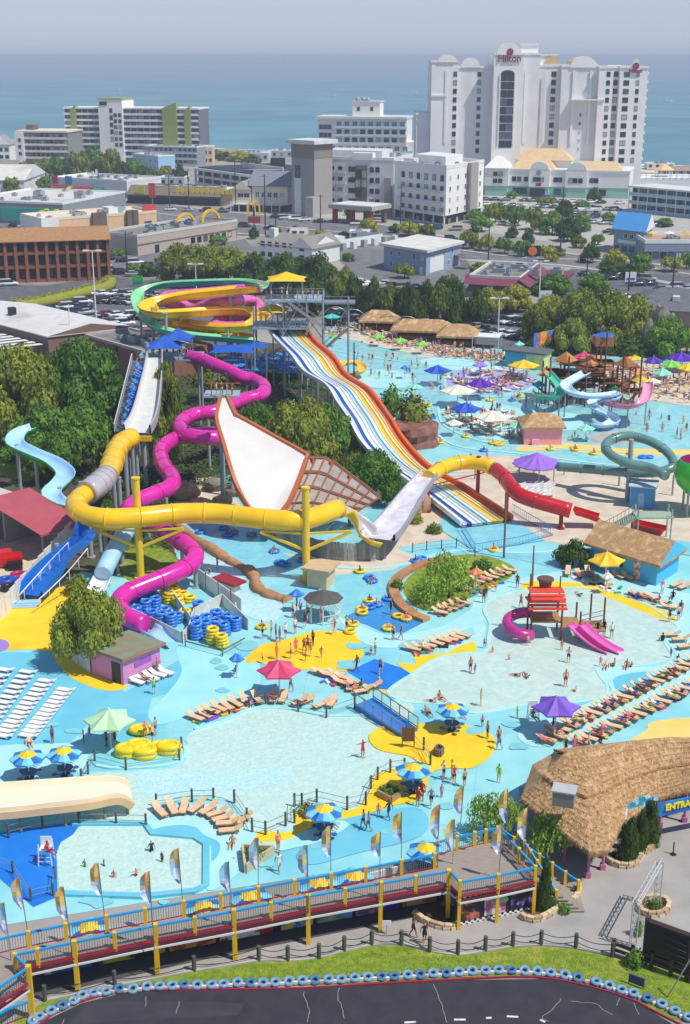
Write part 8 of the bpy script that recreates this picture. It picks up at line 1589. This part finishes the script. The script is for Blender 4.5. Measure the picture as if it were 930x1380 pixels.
pads=[M('#e2d2d0',.6),M('#d0b0b0',.6)]
for i in range(len(TY)-1):
 a,b=P(*TY[i],.05),P(*TY[i+1],.05)
 mb=MB();c=(a+b)/2+Vector((0,-.12,.12));mb.box(c,(.3,.16,.18));o=solo(mb,'barrier_pad',pads[i%2 if i%3 else 0],'%s pad block between the painted tyres of the track edge'%('white' if not(i%2 if i%3 else 0)else 'faded pink'),'block',c,'pad blocks between the tyres')
 # --- thatched entrance
e=thing('thatched_entrance','large curved thatched entrance pavilion with pink posts and blue sign band','pavilion',gnd(800,1170))
ridge=[V(764,1019,5.8),V(768,1018,5.9),V(788,1014,6.0),V(826,1008,6.1),V(868,1002,6.2),V(905,998,6.3),V(990,1000,6.3)]
mid=[V(733,1048,4.5),V(757,1066,4.5),V(791,1078,4.5),V(812,1070,4.55),V(848,1052,4.6),V(892,1038,4.7),V(990,1022,4.8)]
eave=[V(702,1076,3.0),V(745,1110,3.0),V(794,1149,3.0),V(818,1146,3.0),V(836,1114,3.0),V(885,1077,3.0),V(990,1044,3.0)]
def cm(a):return[a[i].lerp(a[i+1],k/8)for i in range(len(a)-1)for k in range(8)]+[a[-1]]
Rg,Md,Ev=cm(ridge),cm(mid),cm(eave);rth=random.Random(3)
def thatch_strip(A,B,nrow,name,dz=0,th=.22):
 """courses of thatch, each lapping over the one below with a ragged hem"""
 nn=len(A)
 for r_ in range(nrow):
  mb=MB();vs=[]
  for a,b in zip(A,B):
   p0,p1=a.lerp(b,r_/nrow),a.lerp(b,(r_+1.12)/nrow);vs+=[p0+Vector((0,0,dz+.02)),p1+Vector((rth.uniform(-.04,.04),rth.uniform(-.05,.05),dz+th*rth.uniform(.6,.8))),p1+Vector((0,0,dz-.12))]
  mb.add(vs,[(3*i+j,3*i+j+1,3*i+4+j,3*i+3+j)for i in range(nn-1)for j in(0,1)],0,False);mb.build(name,m_thatch,e)
thatch_strip(resample(Rg,.5)if 0 else Rg,Md,5,'thatch_course',.25);thatch_strip(Md,Ev,7,'thatch_course')
bk=[p+Vector((0,5.5,3.0-p.z))for p in Rg];thatch_strip(Rg,bk,6,'back_thatch_course',.2)
mb=MB();mb.add([Rg[0],Md[0],Ev[0],V(718,1030,3.0),bk[0]],[(0,1,2,3,4)]);mb.build('end_gable',m_thatch,e)
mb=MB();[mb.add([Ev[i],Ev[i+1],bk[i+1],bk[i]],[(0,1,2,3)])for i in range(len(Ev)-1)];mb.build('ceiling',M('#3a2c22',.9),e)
fr=MB()
for i in range(len(Ev)-1):
 for _ in range(44):p=Ev[i].lerp(Ev[i+1],rth.random());d=Vector((rth.uniform(-.05,.05),rth.uniform(-.12,.02),-rth.uniform(.25,.5)));fr.add([p+Vector((-.03,0,.1)),p+Vector((.03,0,.1)),p+d],[(0,1,2)])
fr.build('thatch_fringe',m_thatch,e,'stuff')
s_th=MB()
for A,B,n_ in((Rg,Md,4200),(Md,Ev,7200)):
 for _ in range(n_):
  k=rth.uniform(0,len(A)-1.001);i=int(k);a,b=A[i].lerp(A[i+1],k-i),B[i].lerp(B[i+1],k-i);f=rth.random();p=a.lerp(b,f);d=(b-a).normalized();L_=rth.uniform(.2,.45);up_=(.25 if A is Rg else 0)+.12;x=Vector((rth.uniform(-.25,.25),rth.uniform(-.1,.1),0))
  s_th.add([p+Vector((-.022,0,up_)),p+Vector((.022,0,up_)),p+d*L_+x+Vector((0,0,up_+.04))],[(0,1,2)])
s_th.build('loose_straw',mix2('straw','#e0bd8e','#b08454',4,.4,.6,.95),e,'stuff')
PKP=M('#c06a9a',.5,.05)
for x,y in((792,1183),(812,1172),(889,1115),(922,1108),(760,1160)):
 g=gnd(x,y);mb=MB();mb.cyl(g,g+Vector((0,0,3.1)),.12,n=8);mb.box(g+Vector((0,0,.25)),(.36,.36,.5));mb.build('post',PKP,e)
mb=MB();wb=[P(735,1145,0),P(770,1150,0),P(850,1105,0),P(960,1068,0)];wb=[v+Vector((0,3.0,0))for v in wb];[mb.beam(a+Vector((0,0,1.4)),b+Vector((0,0,1.4)),.2,2.8)for a,b in zip(wb,wb[1:])];mb.build('back_wall',M('#24384a',.7),e)
cv=thing('roof_vent_box','grey metal vent box on the thatched roof','vent',V(760,1078,5.3));g=cv.location;mb=MB();mb.box(g+Vector((0,0,.3)),(1.5,1.2,1.1),-.3);mb.build('housing',M('#8a8880',.5,.1),cv);mb=MB();mb.box(g+Vector((0,0,.9)),(1.7,1.3,.12),-.3);mb.build('lid',M('#b8b8b4',.4),cv)
sg=thing('entrance_sign','long blue wave sign band with yellow ENTRANCE lettering under the thatched eave','sign',gnd(905,1110));a,b=V(882,1085,2.9),V(975,1066,3.0);a.y-=.7;b.y-=.7;du=(b-a).normalized()
mb=MB();mb.beam(a,b,.15,1.1);mb.build('sign_band',mix2('wave_print','#1c5fae','#2a86d0',1.2,.4,.6,c3='#8ad0e8',lo3=.5,hi3=.6),sg)
q_=V(917,1067,3.1);f_=(q_.x-a.x)/(b.x-a.x);c_=a.lerp(b,f_)+Vector((0,-.14,.12));text_mesh('ENTRANCE',.66,M('#f4dc20',.5,0),facing(c_+du*0,du),sg,'sign_lettering',.05,.03)
sw=thing('surf_wave_sign','round teal wave sign above the cypress trees','sign',gnd(855,1140));c0=V(851,1098,3.0)+Vector((0,-.9,0));mb=MB();wp=catmull([V(842,1114,2.6),V(845,1098,3.1),V(856,1086,3.5),(V(870,1081,3.5)),V(884,1083,3.0)],5)
for a,b in zip(wp,wp[1:]):mb.beam(a,b,.15,1.0,up=(0,0,1))
mb.build('wave_band',mix2('wave_sign','#2a9ab8','#d8f0f0',1.5,.48,.6),sw)
def stone_bed(pts,label,closed=False,rows=2,plants=()):
 base=gnd(*pts[0]);t=thing('stone_planter',label,'planter',base);ps=[P(a,b,0)for a,b in pts];pth=resample(catmull(ps,8,closed),.52);ms=[M(c,.85,.12,3,name='block_'+c.lstrip('#'))for c in('#c9b08a','#b89c76','#d6c09c')]
 me=[]
 for m in ms:mb=MB();mb.box((0,0,.11),(.48,.3,.21));me.append(mb.mesh('block',m))
 n=len(pth)-(0 if closed else 1)
 for r_ in range(rows):
  for i in range(n):a,b=pth[i],pth[(i+1)%len(pth)];o=link('block',me[rr.randrange(3)],t);o.location=a.lerp(b,.5+(.3 if r_%2 else 0))-base+Vector((0,.04*r_,.22*r_+.03));o.rotation_euler=(0,0,math.atan2((b-a).y,(b-a).x)+rr.uniform(-.08,.08))
 return t
stone_bed([(700,1236),(712,1243),(728,1242),(745,1233),(762,1222),(775,1215),(781,1203),(780,1196)],'curved stone block edging round the bed at the checkered platform')
stone_bed([(816,1156),(824,1166),(842,1171),(858,1166),(866,1154),(878,1146),(884,1138)],'stone block edging round the cypress bed at the entrance')
stone_bed([(860,1224),(866,1216),(881,1213),(896,1216),(902,1224),(896,1233),(881,1237),(866,1233)],'round stone block planter with flowers on the plaza',True)
stone_bed([(557,1232),(568,1242),(585,1250),(605,1254),(618,1250)],'low stone edging under the boardwalk near the checkered wall')
for nm,pp in(('bed_soil',[(704,1232),(720,1238),(745,1228),(770,1214),(778,1200),(760,1195),(722,1215)]),('bed_soil',[(820,1156),(842,1167),(862,1154),(880,1138),(868,1128),(835,1140)]),('bed_soil',[(864,1224),(881,1215),(898,1224),(881,1234)]),('bed_soil',[(560,1228),(585,1246),(612,1250),(615,1225),(590,1215)])):sheet(nm,pp,.12,M('#5f4a38',.95,.2,3),True)
s=thing('black_screen','big black screen frame with ivy seen from the front at the right edge','screen',gnd(868,1300));a,b=gnd(868,1300),gnd(926,1322);H=zat(a,1240)
mb=MB();mb.beam(a+Vector((0,0,H/2+.3)),b+Vector((0,0,H/2+.3)),.3,H-.6);mb.build('screen_panel',M('#131418',.35,.2,.5),s)
for z in(H,.55):mb=MB();mb.beam(a+Vector((0,-.05,z)),b+Vector((0,-.05,z)),.4,.16);mb.build('frame_bar',M('#3a2422',.7),s)
for q in(a,b):mb=MB();mb.beam(q,q+Vector((0,0,H+.1)),.3);mb.build('frame_post',M('#2a1c1c',.7),s)
for k in range(5):mb=MB();z=H*(.25+.14*k);mb.beam(a+Vector((.3,-.2,z)),b+Vector((-.3,-.2,z)),.03,.03);mb.build('cable',M('#4a4a52',.6),s)
f=thing('timber_rail','low dark timber rail fence left of the black screen','fence',gnd(826,1288));fa,fc=gnd(826,1288),gnd(930,1325)
for z in(.5,.95):mb=MB();mb.beam(fa+Vector((0,0,z)),fc+Vector((0,0,z)),.12,.2);mb.build('rail',M('#4a3426',.85),f)
for k in range(5):q=fa.lerp(fc,k/4);mb=MB();mb.beam(q,q+Vector((0,0,1.3)),.22);mb.build('post',M('#4a3426',.85),f)
tr=thing('lighting_truss','leaning white aluminium lattice truss above the round planter','truss',gnd(832,1275));a,b=P(833,1270,.3),V(886,1163,5.5);c3=[(-.22,-.13),(.22,-.13),(0,.25)];d=(b-a).normalized();sd=d.cross(Vector((0,0,1))).normalized();u=sd.cross(d)
c2=V(853,1222,3.2)
def lattice(a,b,nm):
 d=(b-a).normalized();sd=d.cross(Vector((0,1,0.01))).normalized();u=sd.cross(d);ch=[[p+sd*x+u*y for x,y in c3]for p in(a,b)];N=max(4,int((b-a).length/.5))
 for j in range(3):mb=MB();mb.cyl(ch[0][j],ch[1][j],.045,n=6);mb.build('chord',M('#d4d2d0',.35,.05,1,metal=.3),tr)
 mb=MB()
 for k in range(N):
  for j in range(3):mb.beam(ch[0][j].lerp(ch[1][j],k/N),ch[0][(j+1)%3].lerp(ch[1][(j+1)%3],(k+1)/N),.03)
 mb.build(nm,M('#d4d2d0',.35,.05,1,metal=.3),tr,'stuff')
p0,p1,p2=gnd(852,1276),V(853,1218,zat(gnd(852,1276),1218)),None;z1=zat(gnd(852,1276),1218);p1=Vector((p0.x,p0.y,z1));lattice(p0,p1,'lattice');g2=gnd(884,1222);p3=Vector((g2.x,g2.y,zat(g2,1160)));lattice(p1,p3,'lattice');lattice(g2,p3,'lattice');
bn=thing('bench_sign','small blue ground sign standing on the grass beside the track','sign',gnd(857,1332));a,b=gnd(847,1326),gnd(868,1334);mb=MB();mb.beam(a+Vector((0,0,.5)),b+Vector((0,0,.5)),.08,.6);mb.build('board',M('#2c3f66',.5,.1,2),bn)
for q in(a,b):mb=MB();mb.beam(q,q+Vector((0,0,.9)),.07);mb.build('leg',STEEL,bn)
for x,y,ty,lb in((899,1345,1292,'thin leaning pole beside the black screen'),):g=gnd(x,y);mb=MB();tp=g+Vector((1.2,0,zat(g,ty)));mb.beam(g,tp,.07);solo(mb,'thin_pole',STEEL,lb,'pole',g)
for x,y in((907,1152),(862,1113)):g=gnd(x,y);t_=thing('stanchion','black queue stanchion on the entrance plaza, %s'%('right' if x>900 else 'left'),'stanchion',g);mb=MB();mb.cyl(g,g+Vector((0,0,.05)),.25,n=12);mb.build('base',DARK,t_);mb=MB();mb.cyl(g,g+Vector((0,0,1.05)),.05,n=8);mb.build('post',DARK,t_)
g=gnd(521,1260);t_=thing('small_sign','small white sign on the path fence under the boardwalk','sign',g);mb=MB();mb.box(g+Vector((0,0,.9)),(.6,.05,.45));mb.build('panel',WHITE,t_);mb=MB();mb.beam(g,g+Vector((0,0,.8)),.05);mb.build('post',STEEL,t_)
for x,y,lb in((557,125,'small white motor boat on the sea left of the tall hotel'),(447,130,'small white boat on the sea above the balcony condominium'),(900,137,'small white boat on the sea right of the tall hotel'),(158,123,'small white boat on the sea above the green condominium')):
 g=P(x,y,-.5);t_=thing('motor_boat',lb,'boat',g);mb=MB();L_,B_=7,1.9;vs=[(-L_,-B_,1.6),(L_*.4,-B_,1.7),(L_,0,2.1),(L_*.4,B_,1.7),(-L_,B_,1.6),(-L_,-B_*.7,-.2),(L_*.4,-B_*.6,-.2),(L_*.8,0,-.2),(L_*.4,B_*.6,-.2),(-L_,B_*.7,-.2)]
 mb.add([Vector(v)+g for v in vs],[(0,1,2,3,4),(0,5,6,1),(1,6,7,2),(2,7,8,3),(3,8,9,4),(4,9,5,0)]);mb.build('hull',WHITE,t_);mb=MB();mb.box(g+Vector((-1,0,2.5)),(4.5,2.4,1.8));mb.build('cabin',WHITE,t_);mb=MB();mb.box(g+Vector((-.6,0,2.7)),(4.6,2.5,.6));mb.build('cabin_window',GLASS,t_)
 # ================================================================ PEOPLE
def human(pose):
 J={'pel':(0,0,.95),'bel':(0,0,1.1),'chest':(0,.01,1.32),'neck':(0,0,1.48),'chin':(0,-.02,1.56),'head':(0,-.01,1.66),'top':(0,0,1.74)}
 for s,n in((-1,'l'),(1,'r')):
  J.update({'hip'+n:(s*.1,0,.9),'kn'+n:(s*.11,-.02,.5),'an'+n:(s*.11,.02,.09),'toe'+n:(s*.12,-.15,.04),'sh'+n:(s*.18,0,1.42),'el'+n:(s*.25,.02,1.14),'wr'+n:(s*.27,-.05,.9),'ha'+n:(s*.27,-.09,.8)})
 if pose=='walk':J.update({'knl':(-.1,-.16,.52),'anl':(-.1,-.2,.1),'toel':(-.1,-.36,.06),'knr':(.1,.04,.5),'anr':(.1,.28,.12),'toer':(.1,.14,.04),'ell':(-.24,.14,1.16),'wrl':(-.25,.16,.93),'hal':(-.25,.13,.84),'elr':(.24,-.1,1.15),'wrr':(.24,-.28,.98),'har':(.24,-.36,.94)})
 if pose=='arms':J.update({'ell':(-.42,0,1.4),'wrl':(-.64,-.02,1.45),'hal':(-.73,-.02,1.47),'elr':(.42,0,1.38),'wrr':(.64,-.02,1.34),'har':(.73,-.02,1.33)})
 if pose=='hold':J.update({'ell':(-.27,-.06,1.15),'wrl':(-.2,-.28,1.1),'hal':(-.15,-.34,1.12),'elr':(.27,-.06,1.15),'wrr':(.2,-.28,1.1),'har':(.15,-.34,1.12)})
 if pose in('sit','lie'):
  for k in list(J):J[k]=(J[k][0],J[k][1],J[k][2]-.82)
  J.update({'knl':(-.13,-.42,.2),'anl':(-.13,-.75,.06),'toel':(-.14,-.86,.14),'knr':(.13,-.4,.26),'anr':(.13,-.7,.06),'toer':(.14,-.8,.14),'hipl':(-.1,-.05,.12),'hipr':(.1,-.05,.12)})
  if pose=='lie':
   for k in('bel','chest','neck','chin','head','top','shl','shr','ell','elr','wrl','wrr','hal','har'):x,y,z=J[k];h=z-.1;J[k]=(x,y+h*.86,.1+h*.5)
   for n in 'lr':x,y,z=J['ha'+n];J['ha'+n]=(x,y,max(.06,z));x,y,z=J['wr'+n];J['wr'+n]=(x,y,max(.07,z))
  else:
   for s,n in((-1,'l'),(1,'r')):J['el'+n]=(s*.26,.06,.36);J['wr'+n]=(s*.22,-.14,.26);J['ha'+n]=(s*.19,-.24,.24)
 R={'pel':.145,'bel':.125,'chest':.15,'neck':.055,'chin':.075,'head':.1,'top':.06}
 for n in 'lr':R.update({'hip'+n:.1,'kn'+n:.06,'an'+n:.042,'toe'+n:.035,'sh'+n:.065,'el'+n:.042,'wr'+n:.03,'ha'+n:.035})
 E=[('pel','bel'),('bel','chest'),('chest','neck'),('neck','chin'),('chin','head'),('head','top')]
 for n in 'lr':E+=[('pel','hip'+n),('hip'+n,'kn'+n),('kn'+n,'an'+n),('an'+n,'toe'+n),('chest','sh'+n),('sh'+n,'el'+n),('el'+n,'wr'+n),('wr'+n,'ha'+n)]
 ks=list(J);me=bpy.data.meshes.new('figure');me.from_pydata([J[k]for k in ks],[(ks.index(a),ks.index(b))for a,b in E],[])
 o=bpy.data.objects.new('figure',me);COL.objects.link(o);sk=o.modifiers.new('s','SKIN');sk.use_smooth_shade=True;su=o.modifiers.new('u','SUBSURF');su.levels=1
 for k,d in zip(ks,me.skin_vertices[0].data):d.radius=(R[k],R[k]*(.72 if k in('pel','bel','chest')else 1));d.use_root=k=='pel'
 dg=bpy.context.evaluated_depsgraph_get();dg.update();out=bpy.data.meshes.new_from_object(o.evaluated_get(dg));bpy.data.objects.remove(o);out.name='person_'+pose
 H,Cc,Pv=Vector(J['head']),Vector(J['chest']),Vector(J['pel'])
 out.materials.clear();[out.materials.append(SKIN[0])for _ in range(4)]
 hd=(H-Vector(J['neck'])).normalized()
 for p in out.polygons:
  c=p.center;m=0;tl=(Cc-Pv);f=(c-Pv).dot(tl)/tl.length_squared;arm=abs(c.x)>.2
  if(c-H).length<.17:m=3 if(c-H).dot(hd)>.035 or(c-H).y>.03 else 0
  elif-.75<f<.22 and abs(c.x)<.22 and(pose not in('sit','lie')or c.y>-.32):m=2
  elif.22<=f<1.45 and not arm:m=1
  p.material_index=m
 return out
SKIN=[M(c,.6,.04,3,name='skin_%d'%i)for i,c in enumerate(('#d9a27c','#c98a64','#e8bb98','#8a5638','#b87850'))]
HAIR=[M(c,.8,.1,5,name='hair_'+n)for c,n in(('#2a1c14','dark'),('#5f4028','brown'),('#c9a868','blond'),('#151214','black'))]
CL={'red':'#c8202a','navy':'#1c2a52','black':'#1a1a1e','blue':'#2a62c0','green':'#3aa03c','pink':'#e06a90','orange':'#ee6a1c','teal':'#2a98a0','white':'#e8e8e8','purple':'#6a3a9a','yellow':'#e8d030','grey':'#7a7e86','lime':'#a8dc28','maroon':'#6a1424'}
CM={k:M(v,.75,.05,4,name='cloth_'+k)for k,v in CL.items()}
PM={k:human(k)for k in('stand','walk','arms','hold','sit','lie')}
rp_=random.Random(77);VERB={'stand':'standing','walk':'walking','arms':'with arms spread','hold':'hands raised','sit':'sitting','lie':'lying'}
def person(px,py,pose='stand',bot=None,top=None,rz=None,kid=False,z=.08,sub=0,place_=None):
 bot=bot or rp_.choice(list(CL));sk=rp_.choice([0,0,1,2,2,4,3]);o=link('person',PM[pose]);s=(.66 if kid else 1)*rp_.uniform(.94,1.04)
 p=P(px,py,z-sub);o.location=p;o.scale=(s,s,s);o.rotation_euler=(0,0,rp_.uniform(0,6.28)if rz is None else rz)
 ms=[SKIN[sk],CM[top]if top else SKIN[sk],CM[bot],rp_.choice(HAIR)]
 for i in range(4):o.material_slots[i].link='OBJECT';o.material_slots[i].material=ms[i]
 lb='%s in %s %s %s'%('child' if kid else 'person',('%s top, %s shorts'%(top,bot))if top and top!=bot else('%s swimsuit'%bot if top else '%s shorts'%bot),VERB[pose],place_ or where(px,py));tag(o,lb,'person','people '+(place_ or where(px,py)));return o
PL=[
 (125,1001-12,0),(71,1001,'stand','navy'),(113,1000,'stand','navy','pink',1),(121,994,'stand','teal','pink',1),(144,1006,'hold','maroon','maroon'),(155,1006,'stand','black','maroon'),(196,994,'hold','red'),(206,1000,'hold','navy'),(210,991,'stand','blue'),(40,1003,'lie','red'),
 (489,1021,'arms','red','red'),(490,1116,'walk','navy','grey'),(497,1120,'walk','blue','grey'),(510,1100,'stand','pink','pink',1),(524,1104,'walk','navy','navy'),(563,1086,'hold','red','red'),(568,1079,'stand','maroon','maroon'),(581,1087,'walk','black','grey'),(595,1074,'stand','pink','pink',1),(598,1050,'hold','navy','white'),(612,1056,'hold','maroon','red'),(609,1050,'stand','yellow','yellow'),
 (375,1147,'stand','orange'),(376,1175,'walk','white','white'),(314,1138,'sit','maroon'),(557,1262,'walk','black','black'),(572,1272,'walk','black','black'),
 (392,932,'walk','grey','white'),(318,908,'sit','white','blue'),(354,893,'stand','navy',None,1),(373,888,'stand','orange','orange'),(392,887,'stand','maroon'),(399,881,'stand','pink','pink'),(410,880,'walk','red'),(415,877,'stand','navy'),(419,884,'stand','maroon','maroon'),(422,870,'stand','black'),(433,886,'walk','orange',None,1),(412,890,'stand','black',None,1),
 (481,905,'walk','black','black'),(513,908,'walk','navy','grey'),(511,924,'sit','red','red'),(500,883,'stand','navy',None,1),(506,882,'stand','grey','white'),(487,926,'sit','pink'),(583,946,'lie','black'),(592,942,'sit','navy'),(577,962,'lie','navy'),
 (395,832,'stand','maroon'),(400,824,'stand','navy','navy'),(405,828,'stand','blue','white'),(411,846,'walk','navy','navy'),(415,835,'stand','black','grey'),(398,854,'stand','grey','white'),(372,862,'stand','navy','grey'),(385,861,'walk','blue','white'),(366,858,'stand','grey','pink'),(354,860,'hold','black','black'),(377,865,'stand','blue','blue'),(451,855,'walk','orange','red'),(432,838,'stand','white','pink'),(467,850,'hold','black','yellow'),(530,862,'stand','maroon'),(540,862,'walk','grey','navy'),(527,828,'stand','black','black'),(293,768,'stand','black','black'),(282,772,'sit','red','black',1),(265,860,'stand','green','blue',1),
 (208,935,'hold','grey','lime'),(213,908,'stand','green','pink'),(240,950-20,0),(45,788,'sit','navy','blue'),(55,780,'sit','blue','blue'),(60,772,'sit','navy','navy'),
 (115,1176,'stand','green','green',1,.5),(141,1174,'stand','navy','navy',1,.5),(154,1190,'stand','pink',None,1,.5),(184,1188,'arms','maroon',None,1,.5),(205,1158,'walk','black','navy',0,.7),(219,1166,'stand','navy','navy',1,.3),(64,1148,'sit','maroon','red',0,-1.15),
 (634,906,'stand','maroon',None),(640,908,'stand','blue','blue',1),(686,894,'stand','pink',None,1,.4),(697,911,'lie','navy'),(710,912,'lie','maroon'),(648,951,'stand','lime','green'),(650,979,'stand','black','pink',1),(697,967,'stand','lime','lime',1),(762,925,'stand','maroon'),(776,932,'sit','black',None,1),(766,893,'hold','navy',None),(757,876,'stand','pink',None,1),(797,857,'walk','pink',None,1),(805,858,'stand','black','black'),(814,856,'stand','navy','black'),(824,860,'stand','grey','white'),(809,898,'stand','pink','pink',1),(817,899,'lie','teal'),(828,898,'sit','navy','grey'),(845,899,'sit','black'),(851,899,'sit','navy',None,1),(893,864,'sit','black','black'),(904,886,'stand','blue','blue',1),(914,892,'sit','maroon','maroon'),(653,876-3,'stand','navy',None,1),(664,878,'sit','orange',None,1),(711,870,'stand','pink',None,1),(702,820,'walk','maroon'),(781,802,'lie','white'),(697,792,'stand','maroon','maroon'),(652,812,'stand','black','navy'),(655,805,'stand','maroon',None),(668,797,'stand','pink',None,1),(758,834,'stand','red',None,1),(712,825,'hold','black',None,1),
 (657,995,'stand','navy',None),(673,1010,'walk','blue','grey'),(672,1002,'stand','navy',None),(672,1054,'stand','lime','lime'),(773,1016,'stand','pink','pink'),(762,1017,'stand','black','black'),(745,985,'stand','black','black'),(718,968,'sit','white','grey',0,-1.15),(793,1012,'stand','navy'),(810,1009,'sit','red','red'),(626,1060,'stand','maroon'),
 (902,838,'stand','navy','black'),(914,836,'stand','navy'),(917,830,'stand','grey','maroon'),(892,800,'stand','white','pink'),(907,805,'sit','black','black')]
for a in PL:
 if len(a)<4:continue
 px,py,po,bo=a[:4];tp=a[4]if len(a)>4 else None;kd=bool(a[5])if len(a)>5 else False;sb=a[6]if len(a)>6 else 0;person(px,py,po,bo,tp,kid=kd,sub=sb)
def sitter(px,py,z=.5,lie=True):person(px,py,'lie' if lie else 'sit',None,rp_.choice([None,None,'white','pink','black']),z=z,rz=rp_.choice([.9,1.1,4.1]))
for x,y in[(750+10.4*i,987-5.3*i)for i in range(18)if i%4!=1]+[(785+11*i,1000-5.6*i)for i in range(14)if i%3!=1]:sitter(x,y,.42)
for x,y in((283,962),(330,947),(368,941),(405,948),(472,925),(620,814),(612,817),(600,822),(652,782),(640,786),(678,773),(780,774),(792,772),(857,802),(868,805),(888,811),(570,873),(30,1025),(44,1025),(80,1020),(93,1020),(430,1112),(445,1113),(603,968),(618,968),(552,1058),(564,1058),(197,916),(800,778),(735,998),(748,992),(622,793)):sitter(x,y,.45,rp_.random()<.6)
for x,y,c in FLOAT:
 if rp_.random()<.85:person(x,y,'sit',None,rp_.choice([None,'navy','pink',None]),z=.12,place_='on %s ring %s'%('blue' if c[0]=='b' else 'yellow',where(x,y)))
BK=[[],[],[]]
def far_person(px,py,pose,kid,sub,z):
 p=P(px,py,z-sub);BK[0].append((PM[pose],p,rp_.uniform(0,6.28),.66 if kid else 1,[rp_.randrange(3),rp_.randrange(14),rp_.randrange(14),rp_.randrange(4)]))
def crowd(pl,n,seed,poses,sub=(0,0),z=.08,pw=None,kidp=.3):
 for x,y in zone(pl,n,seed,1.7):far_person(x,y,rp_.choice(poses),rp_.random()<kidp,rp_.uniform(*sub),z)
for pl,n,sd,wn in ZL:crowd(pl,int(n*2.4),sd+50,['sit','lie','sit','stand'],z=.4,pw=wn,kidp=.1)
crowd([(470,480),(560,488),(560,520),(500,515)],26,31,['stand','walk','arms'],(.2,.6),pw='in the far splash pool');crowd([(560,490),(590,500),(600,540),(570,530)],10,32,['stand','walk'],(.2,.6),pw='left of the lilac deck');crowd([(650,530),(720,535),(740,560),(690,545)],12,33,['stand','sit'],(.3,.8),pw='behind the pink thatched hut');crowd([(850,560),(930,560),(930,598),(880,600)],14,34,['stand','walk'],(.1,.5),pw='in the far right pool')
crowd([(740,495),(850,495),(860,545),(760,545)],26,35,['stand','walk'],(0,0),z=2.3,pw='on the wooden fort');crowd([(755,580),(800,578),(800,596),(760,598)],6,36,['stand','sit'],pw='right of the pink thatched hut');crowd([(600,615),(760,625),(740,640),(620,640)],12,37,['stand','walk','sit'],pw='behind the yellow raft tube')
for i in range(9):x,y=170+2.2*i,566-9.2*i;person(x,y,'walk',rp_.choice(['blue','navy','black']),rp_.choice([None,'blue']),z=6.6+.52*i,rz=PI,place_='on the long stair beside the chute')
for i in range(9):x,y=168+2.3*i,574-9.6*i;place(RBD,P(x,y,7.1+.55*i),PI/2+rr.uniform(-.3,.3),'blue double ring carried up the long stair beside the chute','blue rings carried up the stair',tilt=(.5,0))
for i in range(12):person(352+7*i,402+(i%3),'stand',None,rp_.choice([None,'white','navy']),z=tz(402)+.2,place_='on the upper deck of the slide tower')
for i in range(6):person(358+8*i,437,'sit' if i%2 else 'stand',None,None,z=tz(438)+.2,place_='on the lower deck of the slide tower')
for i in range(7):person(198+9*i,483,'stand',None,rp_.choice([None,'navy']),z=10.8,place_='on the chute launch platform')
for i in range(5):person(285+7*i,532+(i%2),'stand',None,None,z=13.2,place_='at the top of the white half-pipe')
import numpy as np
AM=SKIN[:3]+list(CM.values())+HAIR;vv,lp,pm_,nv_=[],[],[],0
cache={}
for me,p,rz,sc,mi in BK[0]:
 if me not in cache:
  a=np.empty(len(me.vertices)*3);me.vertices.foreach_get('co',a);cache[me]=(a.reshape(-1,3),[tuple(q.vertices)for q in me.polygons],[q.material_index for q in me.polygons])
 v,f,m=cache[me];c,s_=math.cos(rz)*sc,math.sin(rz)*sc;R=np.array([[c,-s_,0],[s_,c,0],[0,0,sc]]);vv.append(v@R.T+np.array(p));lp+=[tuple(i+nv_ for i in q)for q in f];nv_+=len(v)
 k=(mi[0],3+mi[1]if mi[1]%2 else mi[0],3+mi[2],17+mi[3]);pm_+=[k[i]for i in m]
me=bpy.data.meshes.new('far_crowd');me.from_pydata(np.concatenate(vv).tolist(),[],lp);[me.materials.append(m)for m in AM];me.polygons.foreach_set('material_index',pm_);me.update()
tag(link('far_crowd',me,None,'stuff'),'crowd of small bathers round the far pools and fort','crowd')
# ================================================================ last pass: one label per thing
def finish():
 bpy.context.view_layer.update();seen={}
 for o in bpy.data.objects:
  if o.parent is None and 'label' in o and o.get('kind')not in('stuff','structure'):seen.setdefault(o['label'],[]).append(o)
 for lb in list(seen):
  if len(lb.split())+(3 if len(seen[lb])>1 else 0)>16:print('LONG',lb)
 for lb,os_ in seen.items():
  if len(os_)>1:
   os_.sort(key=lambda o:proj(o.location)[0])
   for i,o in enumerate(os_):o['label']=lb+(', %s from the left' if len(lb.split())<13 else ', %s from left')%ordn(i)
finish()
